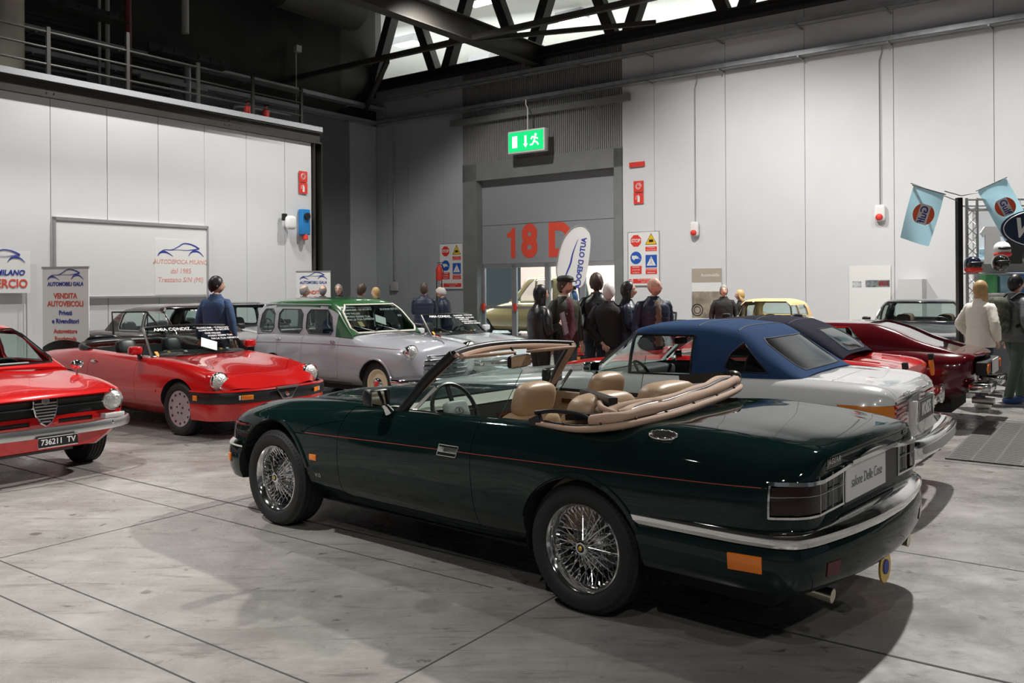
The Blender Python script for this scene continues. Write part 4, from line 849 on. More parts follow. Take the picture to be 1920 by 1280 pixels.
    q = MB(); q.box(-.9, 3.1, -.62, .62, .16, .30, None, .03); q.build('underbody', MATT, r)
    q = MB(); q.box(3.24, 3.34, -.45, .45, .50, .64); q.build('grille', BLACK, r, None)
    for s in (1, -1): q = MB(); ellipsoid(q, (3.16, s*.60, .60), (.14, .28, .13), .6); q.build('headlamp', LAMPG, r, 60)
    kill(cut+[tub, trunk])
    return r
GREEN = build_green()
# ============================================================ OTHER CARS
HA = math.atan2(-.5751, .8181); HR = math.atan2(.5751, -.8181)
REDP_ = paint('italian_red_paint', (.50, .010, .010), .18); BLUV = mat('black_vinyl', (.02, .024, .024), .4)
W_SIDE = lambda s: (lambda f: f.normal.y*s > .45)
def win(cab, s, x0, x1, z0, z1, sl0=0, sl1=0, name='side_window', m=GLASS, trim=(CHROME, .007, 'window_trim'), cut=.04):
    # trapezoid side window; sl = slope of the edges dx/dz
    P = [((x0, 0, z0), (1, 0, -sl0)), ((x1, 0, z0), (-1, 0, sl1)), ((0, 0, z0), (0, 0, 1)), ((0, 0, z1), (0, 0, -1))]
    P += [((x0+cut, 0, z0), (1, 0, 1)), ((x1-cut, 0, z0), (-1, 0, 1)), ((x0+cut+sl0*(z1-z0), 0, z1), (1, 0, -1)), ((x1-cut+sl1*(z1-z0), 0, z1), (-1, 0, -1))] if cut else []
    return cut_panel(cab, P, name, m, gap=0, depth=.0, filt=W_SIDE(s), trim=trim)
def scr(cab, fwd, z0, z1, y0, y1, xlim, name, m=GLASS, trim=(CHROME, .009, 'screen_trim'), c=.05):
    k = (y0-y1)/(z1-z0); P = [((xlim, 0, 0), (fwd, 0, 0)), ((0, 0, z0), (0, 0, 1)), ((0, 0, z1), (0, 0, -1)), ((0, y0, z0), (0, -1, -k)), ((0, -y0, z0), (0, 1, -k))]
    P += [((0, y0-c, z0), (0, -1, 1)), ((0, -y0+c, z0), (0, 1, 1)), ((0, y1-c, z1), (0, -1, -1)), ((0, -y1+c, z1), (0, 1, -1))]
    return cut_panel(cab, P, name, m, gap=0, depth=0, filt=lambda f: f.normal.z > .05 or f.normal.x*fwd > .3, trim=trim)
# ------------------------------------------------------------ red coupe, left foreground
def build_coupe():
    r = thing('coupe_car', 'red classic coupe at the left edge with shield grille and black number plate', 'car', (-6.38, 9.15, 0), HA)
    R = REDP_
    rows = [(-.98, .50, .45, .62, .50, .66, .66, .64, .78, .56, .83, .3, .85, .855), (-.88, .58, .38, .72, .46, .75, .66, .73, .80, .64, .87, .35, .89, .895), (-.4, .6, .28, .76, .40, .785, .66, .765, .80, .70, .90, .4, .925, .93),
        (0, .6, .22, .76, .38, .79, .64, .775, .80, .70, .895, .4, .92, .92), (1.3, .6, .20, .76, .36, .79, .64, .775, .80, .70, .885, .4, .91, .915), (1.7, .6, .20, .76, .36, .79, .64, .77, .78, .68, .868, .40, .895, .905), (2.35, .6, .24, .76, .38, .785, .62, .765, .76, .665, .828, .40, .832, .852),
        (2.75, .58, .25, .73, .38, .775, .60, .755, .72, .665, .785, .40, .782, .795), (2.96, .54, .24, .70, .37, .755, .58, .745, .70, .66, .745, .40, .748, .755), (3.03, .50, .245, .67, .38, .725, .56, .72, .68, .64, .722, .39, .73, .735), (3.06, .46, .26, .63, .39, .68, .56, .68, .66, .60, .70, .37, .712, .715)]
    def d(x, y, z):
        if x > 2.6: x -= .14*(abs(y)/.75)**2.2*min(1, (x-2.6)/.4); x -= max(0, .50-z)*.45*min(1, (x-2.6)/.4)
        return (x, y, z)
    body = loft_body(rows, 'body', [R, WELL, INB], r, d); cut = arch_cutters(r, [(0, .31), (2.35, .31)], .345, .45)+[prism_cutter(r, rrect(-.2, 1.9, .64), .32, 1.2, INB)]
    booleans(body, cut); b = bvh_of(body)
    for s in (1, -1): cut_panel(body, [((.80, 0, 0), (1, 0, 0)), ((1.80, 0, 0), (-1, 0, 0)), ((0, 0, .28), (0, 0, 1)), ((0, s*.68, 0), (0, s, 0))], 'door')
    cut_panel(body, [((2.07, 0, 0), (1, 0, 0)), ((2.93, 0, 0), (-1, 0, 0)), ((0, .60, 0), (0, -1, 0)), ((0, -.60, 0), (0, 1, 0)), ((0, 0, .70), (0, 0, 1))], 'bonnet')
    GB_ = mat('grille_black', (.012, .012, .012), .5)
    cut_panel(body, [((2.7, 0, 0), (1, 0, 0)), ((0, 0, .548), (0, 0, 1)), ((0, 0, .69), (0, 0, -1)), ((0, .70, 0), (0, -1, 0)), ((0, -.70, 0), (0, 1, 0))], 'grille', GB_, off=-.012, gap=.003, filt=lambda f: f.normal.x > .3)
    for a_, b_ in ((-.42, -.12), (.12, .42)): cut_panel(body, [((2.7, 0, 0), (1, 0, 0)), ((0, 0, .475), (0, 0, 1)), ((0, 0, .515), (0, 0, -1)), ((0, a_, 0), (0, 1, 0)), ((0, b_, 0), (0, -1, 0))], 'air_slot', GB_, off=-.01, filt=lambda f: f.normal.x > .3)
    q = MB()
    for s in (1, -1): hug(q, [(p+n*.0, n) for p, n in [end_pt(b, s*y, .622, 1) for y in np.linspace(.09, .52, 14)] if p], .016, .012)
    q.build('grille_bar', CHROME, r)
    p, n = end_pt(b, 0, .60, 1); M = surf_frame(p+Vector((.012, 0, 0)), Vector((1, 0, .05)).normalized(), (0, 1, 0))
    sh = [(-.098, .095), (-.05, .10), (0, .104), (.05, .10), (.098, .095), (.10, .03), (.082, -.04), (.045, -.10), (0, -.128), (-.045, -.10), (-.082, -.04), (-.10, .03)]
    q = MB(); q.poly([(x*.93, y*.93) for x, y in sh], .006, M); gs = q.build('shield', MATT, r); q = MB(); q.tube([M @ Vector((x, y, .01)) for x, y in sh], .008, 6, closed=True); q.build('shield_frame', CHROME, gs)
    q = MB()
    for i in range(7): z = .062-.026*i; w = .09 if z > -.01 else .09*(1-((-.01-z)/.12)**1.6); q.bar(M @ Vector((-w, z, .014)), M @ Vector((w, z, .014)), .010, .012)
    q.build('shield_bar', ALU, gs); q = MB(); q.lathe([(0, .022), (.03, .022), (.034, .016)], 24, M @ T(0, .082, 0)); e = q.build('emblem', ALU, gs); q = MB(); q.box(-.004, .004, -.02, .02, .022, .024, M @ T(0, .082, 0)); q.box(-.02, .02, -.004, .004, .022, .024, M @ T(0, .082, 0)); q.lathe([(.022, .022), (.022, .024), (.026, .022)], 20, M @ T(0, .082, 0)); q.build('emblem_relief', mat('emblem_grey', (.2, .2, .2), .4), e)
    for s in (1, -1):
        p, n = end_pt(b, s*.60, .632, 1); headlamp(r, p+Vector((.02, 0, 0)), (1, s*.12, .0), .090, deep=.08)
        p, n = end_pt(b, s*.60, .495, 1); q = MB(); q.box(-.10, .10, -.022, .022, -.03, .05, surf_frame(p, Vector((1, s*.12, 0)).normalized(), (0, 1, 0)), .006); q.build('front_indicator', CLEARL, r)
        q = MB(); hug(q, [side_pt(b, x, .30, s) for x in np.linspace(.4, 1.95, 20)], .02, .006); q.build('sill_trim', CHROME, r)
    path = ubar([(2.55, .80), (2.80, .80), (2.95, .76), (3.07, .60), (3.13, .3), (3.14, 0)], -1)
    q = MB(); sweep(q, path, [(-.012, .395), (.004, .40), (.012, .425), (.012, .455), (.004, .478), (-.012, .482)]); bp_ = q.build('front_bumper', STEEL, r, 50)
    q = MB()
    for y in (-.52, -.2, .2, .52): q.sphere((3.135-.10*abs(y)**1.5, y, .45), .014, .018, .018, 8, 6)
    q.build('bumper_bolt', CHROME, bp_)
    plate(r, frame((3.165, 0.0, .365), (0, 1, 0), (1, 0, 0)), .33, .085, '736211  TV', PLATE, SIGNW, .066, .92)
    q = MB(); q.box(2.5, 2.75, -.4, .35, .205, .25); q.build('oil_cooler', mat('cooler_grey', (.1, .1, .1), .5, .5), r)
    cab = loft_cabin([(-.42, .66, .89, .66, .90, .65, .91, .4, .925, .93), (-.15, .67, .895, .655, .97, .61, 1.05, .40, 1.085, 1.095), (.2, .68, .895, .655, 1.03, .575, 1.18, .40, 1.225, 1.24), (.55, .685, .895, .655, 1.05, .56, 1.235, .40, 1.285, 1.30), (1.1, .685, .89, .655, 1.05, .56, 1.24, .40, 1.29, 1.31),
        (1.30, .685, .89, .655, 1.04, .565, 1.215, .40, 1.262, 1.28), (1.55, .69, .885, .66, .99, .595, 1.10, .42, 1.145, 1.16), (1.82, .69, .875, .675, .93, .645, .96, .45, .99, 1.005), (2.05, .68, .86, .67, .865, .655, .875, .45, .895, .905)], 'roof', [R], r)
    for s in (1, -1):
        win(cab, s, .80, 1.70, .925, 1.19, .02, -1.12, 'side_window'); win(cab, s, -.02, .72, .925, 1.17, .75, .02, 'rear_quarter_window')
    scr(cab, 1, .925, 1.235, .64, .535, 1.2, 'windscreen', trim=(CHROME, .012, 'screen_trim')); scr(cab, -1, .95, 1.20, .58, .50, .42, 'rear_window'); solidify(cab, .025)
    interior(r, -.2, 1.88, .63, (.78,), 1.62, BLUV, .33, True); q = MB(); ellipsoid(q, (.02, 0, .72), (.2, 1.2, .5), .4); q.build('rear_seat', BLUV, r)
    for s in (1, -1): wiper(r, (2.02, s*.15+.2, .905), (1.98, s*.15-.05, .925), (1.82, s*.15-.25, 1.01))
    q = MB(); M = T(2.30, .64, .84); ellipsoid(q, (0, 0, .075), (.08, .12, .085), .9, M=M); q.tube([(2.30, .64, .83), (2.30, .64, .88)], .012, 8); mm = q.build('wing_mirror', CHROME, r, 60)
    q = MB(); q.box(1.84, 1.88, .05, .40, .885, .935); q.build('price_card', CARD, r, None); q = MB(); q.box(1.88, 1.885, -.10, .10, .90, .95); q.build('orange_card', ORG, r, None)
    wheels4(r, 2.35, .665, .305, .185, .165, 'disc', .0); q = MB(); q.box(-.8, 2.4, -.55, .55, .21, .3); q.build('underbody', MATT, r); kill(cut); return r
build_coupe()
# ------------------------------------------------------------ open red roadster
WR = [('GUARDAMI - TI PIACCIO', 0), ('COMPRAMI - DI SICURO', .0), ('CHE VALGO', .06), ('POSSO ESSERE TUA', .08), ('FAI LA TUA OFFERTA', .10)]
def build_roadster(name, label, loc, rz, P_, red=True):
    r = thing(name, label, 'car', loc, rz)
    rows = [(-1.12, .45, .40, .58, .46, .62, .58, .60, .68, .52, .74, .3, .75, .755), (-1.02, .5, .36, .68, .44, .72, .60, .70, .72, .60, .79, .33, .80, .805), (-.5, .58, .28, .77, .38, .80, .60, .78, .74, .68, .84, .4, .86, .865), (0, .6, .24, .78, .36, .815, .60, .79, .75, .70, .87, .4, .88, .885),
        (.8, .6, .20, .78, .34, .81, .60, .785, .74, .715, .84, .4, .86, .86), (1.4, .6, .18, .78, .34, .81, .58, .785, .73, .715, .825, .4, .845, .85), (1.75, .6, .18, .78, .34, .81, .58, .785, .72, .71, .815, .40, .82, .835), (2.25, .6, .22, .78, .34, .81, .56, .78, .70, .70, .775, .40, .765, .778),
        (2.65, .56, .26, .75, .36, .785, .54, .755, .65, .67, .705, .40, .688, .696), (2.82, .52, .30, .70, .38, .75, .50, .73, .60, .66, .652, .38, .632, .638), (2.94, .46, .32, .64, .38, .69, .47, .68, .54, .61, .585, .35, .555, .565), (3.0, .40, .34, .58, .38, .63, .45, .62, .50, .54, .53, .30, .52, .525)]
    def d(x, y, z):
        if x > 2.7: x -= .16*(abs(y)/.7)**2*min(1, (x-2.7)/.3)
        return (x, y, z)
    body = loft_body(rows, 'body', [P_, WELL, INB], r, d); cut = arch_cutters(r, [(0, .30), (2.25, .30)], .335, .45)+[prism_cutter(r, rrect(-.05, 1.55, .63), .30, 1.2, INB)]
    booleans(body, cut); b = bvh_of(body)
    for s in (1, -1): cut_panel(body, [((.42, 0, 0), (1, 0, 0)), ((1.42, 0, 0), (-1, 0, 0)), ((0, 0, .28), (0, 0, 1)), ((0, s*.66, 0), (0, s, 0))], 'door')
    cut_panel(body, [((1.72, 0, 0), (1, 0, 0)), ((2.72, 0, 0), (-1, 0, 0)), ((0, .47, 0), (.06, -1, 0)), ((0, -.47, 0), (.06, 1, 0)), ((2.72, .33, 0), (-1, -1, 0)), ((2.72, -.33, 0), (-1, 1, 0)), ((0, 0, .6), (0, 0, 1))], 'bonnet', filt=lambda f: f.normal.z > .5)
    for s in (1, -1):
        q = MB(); ellipsoid(q, (2.64, s*.645, .60), (.34, .235, .225), 1, 20, 14); q.build('lamp_bucket', P_, r, 60)
        headlamp(r, (2.795, s*.645, .605), (1, s*.04, .12), .106, deep=.06)
    path = ubar([(2.50, .825), (2.70, .82), (2.83, .79), (2.97, .66), (3.06, .38), (3.09, 0)], -1); A_ = [(-.05, .385), (.0, .385), (.012, .42), (.012, .47), (0, .505), (-.06, .51)]
    if red:
        q = MB(); sweep(q, path, A_); bp_ = q.build('front_bumper', BLACK, r, 50)
        q = MB(); sweep(q, path, [(-.06, .20), (-.02, .20), (-.004, .30), (-.004, .383), (-.06, .384)]); q.build('front_spoiler', P_, r, 50)
        q = MB(); sweep(q, path, [(-.02, .505), (.008, .508), (.0, .522), (-.04, .524)]); q.build('bumper_trim', P_, bp_, 50)
        for s in (1, -1):
            q = MB(); q.box(-.035, .035, -.028, .028, 0, .012, frame((2.62, s*.835, .445), (1, 0, 0), (0, s, 0)), .004); q.build('side_marker', AMBER, bp_)
            M = frame((3.035, s*.52, .445), (-.45*s, .9, 0), (.9, s*.42, 0)); q = MB(); q.box(-.10 if s > 0 else -.03, .03 if s > 0 else .10, -.026, .026, 0, .012, M, .004); q.build('front_indicator', AMBER, bp_); q = MB(); q.box(.035 if s > 0 else -.10, .10 if s > 0 else -.035, -.026, .026, 0, .012, M, .004); q.build('parking_lamp', CLEARL, bp_)
        M = frame((3.112, 0, .47), (0, 1, 0), (1, 0, 0)); tri = [(-.155, .055), (.155, .055), (.06, -.075), (-.06, -.075)]; q = MB(); q.poly(tri, .012, M); gs = q.build('shield', MATT, r); q = MB(); q.tube([M @ Vector((x, y, .014)) for x, y in tri], .009, 6, closed=True); q.bar(M @ Vector((-.15, .05, .02)), M @ Vector((.15, .05, .02)), .03, .02); q.build('shield_frame', STEEL, gs)
        q = MB(); q.lathe([(0, .024), (.026, .022), (.030, .014)], 20, M @ T(0, -.022, 0)); e = q.build('emblem', CHROME, gs); q = MB(); q.box(-.003, .003, -.018, .018, .024, .026, M @ T(0, -.022, 0)); q.box(-.018, -.004, -.003, .003, .024, .026, M @ T(0, -.022, 0)); q.build('emblem_cross', RED, e)
    else:
        q = MB(); sweep(q, path, [(-.012, .40), (.006, .41), (.012, .45), (.006, .48), (-.012, .49)]); q.build('front_bumper', CHROME, r, 50)
    ws = [(1.56, .665, .83), (1.24, .58, 1.155)]
    q = MB()
    for s in (1, -1): q.tube([(1.58, s*.672, .82), (1.55, s*.665, .85), (1.24, s*.58, 1.155)], .016, 7, flat=1.5)
    def tc(y): return (1.24+.07*(1-(y/.58)**2), y, 1.155+.022*(1-(y/.58)**2))
    def bc(y): return (1.56+.16*(1-(y/.665)**2), y, .835+.01*(1-(y/.665)**2))
    q.tube([tc(y) for y in np.linspace(-.58, .58, 15)], .017, 7); q.tube([bc(y) for y in np.linspace(-.665, .665, 15)], .010, 6); q.build('windscreen_frame', mat('frame_dark_chrome', (.25, .25, .25), .2, 1), r)
    q = MB(); q.grid([[Vector(bc(y*.665)).lerp(Vector(tc(y*.58)), v) for y in np.linspace(-1, 1, 15)] for v in np.linspace(0, 1, 9)]); g = q.build('windscreen', DGLASS, r)
    n = (Vector(tc(0))-Vector(bc(0))).cross(Vector((0, -1, 0))).normalized(); n = n if n.x > 0 else -n
    Mw = surf_frame(Vector(bc(0)).lerp(Vector(tc(0)), .86)+n*.012, n, (0, 1, 0))
    if red != 2: scribble(g, Mw, [('AMIA CONDIZ.', -.53)], .075); scribble(g, Mw, [(a, b_+.06) for a, b_ in WR], .042)
    if red is True: q = MB(); q.box(.12, .32, -.30, -.12, -.012, -.010, Mw @ rot('Z', -30)); q.build('sale_sheet', CARD, g, None)
    q = MB()
    for i, (y, x) in enumerate(((-.46, 1.66), (-.26, 1.70), (.24, 1.70), (.34, 1.69), (-.60, 1.62))):
        q = MB(); q.box(-.04, .04, -.02, .02, 0, .004, T(x-.06, y, .855+.01) @ rot('Y', 40)); q.build('price_card' if i % 2 else 'orange_card', CARD if i % 2 else ORG, r, None)
    for s in (1, -1):
        q = MB(); q.tube([(1.50, s*.672, .83), (1.36, s*.665, .84), (1.36, s*.60, 1.06), (1.28, s*.58, 1.12)], .009, 6); q.build('quarter_frame', CHROME, r)
        mirror(r, (1.42, s*.73, .835), s, P_, .16, .10, BLACK)
        p, n2 = side_pt(b, .52, .75, s); q = MB(); ellipsoid(q, (.02, 0, .012), (.11, .03, .028), .7, M=surf_frame(p, n2, (1, 0, 0))); q.build('door_handle', CHROME, r, 60)
        q = MB(); hug(q, [side_pt(b, x, .47, s) for x in np.linspace(.4, 1.85, 20)], .03, .008); q.build('side_moulding', P_, r)
    interior(r, -.05, 1.5, .62, (.62,), 1.38, BLUV, .30, True, .30)
    q = MB(); q.tube(catmull([(.22, .66, .86), (.0, .64, .90), (-.16, .45, .93), (-.18, 0, .94), (-.16, -.45, .93), (.0, -.64, .90), (.22, -.66, .86)], 6), .045, 10); q.build('folded_hood', BLACK, r, 60)
    for s in (1, -1): wiper(r, (1.76, s*.2, .845), (1.72, s*.2-.1, .87), (1.62, s*.2-.28, .93))
    if red: q = MB(); q.box(-1.10, -.85, -.6, .6, .775, .80, None, .01); q.build('rear_spoiler', BLACK, r)
    wheels4(r, 2.25, .70, .30, .195, .18, 'holes' if red else 'disc'); q = MB(); q.box(-.8, 2.6, -.55, .55, .16, .3); q.build('underbody', MATT, r); kill(cut); return r
build_roadster('roadster_car', 'red open roadster with handwritten windscreen and black bumper with triangular shield', (-5.09, 11.69, 0), HA, REDP_)
SILV = paint('silver_white_paint', (.50, .53, .56), .2)
build_roadster('roadster_car', 'silver white open roadster with handwritten windscreen behind the grey estate car', (-2.10, 16.1, 0), math.atan2(-.65, .76), SILV, False)
# ------------------------------------------------------------ grey estate with green roof
def build_estate():
    r = thing('estate_car', 'pale grey vintage estate car with green roof and cream wheels', 'car', (-3.17, 13.92, 0), math.atan2(-.65, .76))
    GR = paint('pigeon_grey_paint', (.40, .41, .45), .22); GN = paint('roof_green_paint', (.022, .10, .030), .25)
    rows = [(-.66, .45, .42, .52, .48, .55, .65, .52, .82, .44, .91, .25, .93, .935), (-.60, .50, .36, .62, .46, .66, .65, .63, .82, .56, .92, .3, .945, .95), (-.45, .52, .32, .68, .42, .71, .65, .69, .83, .64, .935, .35, .955, .96), (0, .55, .28, .70, .38, .73, .62, .715, .82, .665, .94, .35, .96, .965),
        (1.2, .55, .26, .70, .38, .73, .62, .715, .82, .665, .94, .35, .96, .965), (1.75, .55, .26, .70, .38, .73, .62, .71, .80, .64, .935, .40, .97, .985), (2.0, .55, .26, .70, .38, .73, .62, .70, .78, .60, .89, .38, .95, .975), (2.34, .55, .28, .70, .40, .73, .60, .70, .76, .575, .86, .34, .93, .955),
        (2.7, .52, .30, .68, .40, .71, .58, .68, .745, .56, .835, .31, .895, .925), (2.88, .48, .34, .62, .42, .66, .58, .635, .72, .52, .81, .28, .865, .89), (2.96, .40, .38, .52, .45, .57, .58, .54, .70, .44, .775, .24, .82, .845), (2.99, .34, .42, .42, .47, .46, .58, .44, .68, .36, .74, .2, .78, .80)]
    body = loft_body(rows, 'body', [GR, WELL, INB], r); cut = arch_cutters(r, [(0, .32), (2.34, .32)], .335, .42)+[prism_cutter(r, rrect(-.48, 1.74, .60), .34, 1.2, INB)]
    booleans(body, cut); b = bvh_of(body)
    for s in (1, -1):
        for x0, x1 in ((.02, .70), (.72, 1.55)): cut_panel(body, [((x0, 0, 0), (1, 0, 0)), ((x1, 0, 0), (-1, 0, 0)), ((0, 0, .34), (0, 0, 1)), ((0, s*.63, 0), (0, s, 0)), ((x0+.08, 0, .34), (1, 0, 1) if x0 > .5 else (1, 0, 0)), ((x1-.08, 0, .34), (-1, 0, 1))], 'door')
        q = MB(); hug(q, [side_pt(b, x, .80+.03*math.sin((x+.5)/3.3*3.14), s) for x in np.linspace(-.5, 2.74, 40)], .008, .004); q.build('coachline', mat('dull_red_line', (.25, .08, .08), .4), r)
        for x in (.12, .84+.58): p, n = side_pt(b, x, .87, s); q = MB(); ellipsoid(q, (0, 0, .016), (.12, .022, .022), .7, M=surf_frame(p, n, (1, 0, 0))); q.build('door_handle', CHROME, r, 60)
        headlamp(r, (2.93, s*.565, .775), (1, s*.05, .08), .088, lens=LAMPG, deep=.12); q = MB(); q.lathe([(0, .03), (.03, .024), (.036, 0)], 16, frame((2.93, s*.49, .555), (0, 1, 0), (1, 0, 0))); q.build('fog_lamp', CLEARL, r)
        # arch lip
        q = MB(); q.tube([(2.34+.35*math.cos(a), s*(.728-.0*a), .32+.35*math.sin(a)) for a in np.linspace(.15, 2.95, 22)], .016, 6); q.build('arch_lip', GR, r)
    q = MB(); q.box(2.90, 2.985, -.36, .36, .46, .73, None, .04); q.build('grille', MATT, r)
    for i, z in enumerate((.47, .53, .59, .65, .71)):
        w = (.40, .44, .44, .42, .36)[i]; q = MB(); c = catmull([(2.93, -w-.05, z), (3.01, -w*.8, z), (3.05, 0, z), (3.01, w*.8, z), (2.93, w+.05, z)], 5); q.tube(c, .016, 7, flat=.8); q.build('grille_bar', CHROME, r)
    path = ubar([(2.70, .74), (2.88, .72), (3.02, .60), (3.10, .3), (3.12, 0)], -1); q = MB(); sweep(q, path, [(-.015, .33), (.004, .34), (.014, .375), (.004, .41), (-.015, .42)]); q.build('front_bumper', CHROME, r, 50)
    q = MB(); lidrail(q, [(1.9, 0, .985), (2.4, 0, .965), (2.8, 0, .92), (2.95, 0, .86)], .008); q.tube([(2.78, 0, .93), (2.80, 0, .97), (2.88, 0, .95)], .012, 6); q.build('bonnet_ornament', CHROME, r)
    cab = loft_cabin([(-.60, .60, .92, .60, .94, .58, .96, .35, .975, .98), (-.53, .645, .92, .635, 1.13, .56, 1.31, .40, 1.36, 1.38), (-.42, .66, .93, .645, 1.16, .575, 1.365, .42, 1.425, 1.45), (0, .668, .935, .652, 1.17, .585, 1.40, .42, 1.465, 1.49), (.8, .668, .935, .652, 1.17, .585, 1.405, .42, 1.47, 1.495),
        (1.20, .668, .935, .65, 1.16, .575, 1.385, .42, 1.45, 1.475), (1.40, .668, .935, .645, 1.13, .575, 1.32, .42, 1.385, 1.41), (1.58, .668, .935, .65, 1.06, .60, 1.17, .42, 1.22, 1.24), (1.80, .66, .93, .655, .945, .645, .965, .45, .985, 1.0)], 'roof', [GR, GN], r, per=7)
    recolor(cab, lambda c, n: 1 if (c.z > 1.36+.0*c.x or (c.x > 1.2 and (abs(c.y) < .60 or c.x > 1.45))) else 0)
    CT = mat('cream_rubber', (.66, .64, .55), .5)
    for s in (1, -1):
        for x0, x1, a0, a1 in ((-.44, -.05, .15, 0), (.06, .66, 0, 0), (.76, 1.40, 0, -.30)): win(cab, s, x0, x1, .965, 1.315, a0, a1, 'side_window', DGLASS, (mat('dark_rubber', (.05, .05, .05), .6), .008, 'window_seal'), .07)
        q = MB(); q.tube([(x, s*.597, 1.388) for x in np.linspace(-.45, 1.25, 8)], .009, 6); q.build('drip_rail', GR, r)
    w = scr(cab, 1, .995, 1.385, .62, .535, 1.25, 'windscreen', DGLASS, (CT, .014, 'screen_trim'), .08); scr(cab, -1, 1.0, 1.33, .52, .46, -.35, 'rear_window', DGLASS); solidify(cab, .03)
    p0 = Vector((1.80, 0, .99)); p1 = Vector((1.36, 0, 1.42)); n = Vector((.70, 0, .71)); Mw = surf_frame(p0.lerp(p1, .80)+n*.012, n, (0, 1, 0)); Mw = Mw @ T(0, 0, .0)
    scribble(w, Mw @ T(0, .03, -.02), [(a, -.56) for a, b_ in WR], .05); scribble(w, Mw @ T(0, .04, -.02), [('HO PASSATO LA', .06), ('BUONA ESTATE', .14), ('', .1), ('ASI', .40)], .055)
    q = MB(); q.box(.05, .22, -.28, -.12, -.02, -.018, Mw @ rot('Z', -28)); q.build('sale_sheet', CARD, w, None); q = MB(); q.box(-.42, -.34, -.36, -.26, -.02, -.018, Mw); q.build('small_card', mat('tan_card', (.6, .42, .22), .6), w, None)
    for s in (1, -1): wiper(r, (1.83, s*.22, 1.0), (1.78, s*.22-.1, 1.03), (1.68, s*.22-.3, 1.09), STEEL)
    interior(r, -.48, 1.7, .60, (.85, .05), 1.45, BLUV, .3, False, .40, wheelz=.95); wheels4(r, 2.34, .605, .325, .20, .15, 'steel'); q = MB(); q.box(-.5, 2.7, -.5, .5, .18, .34); q.build('underbody', MATT, r); kill(cut); return r
build_estate()
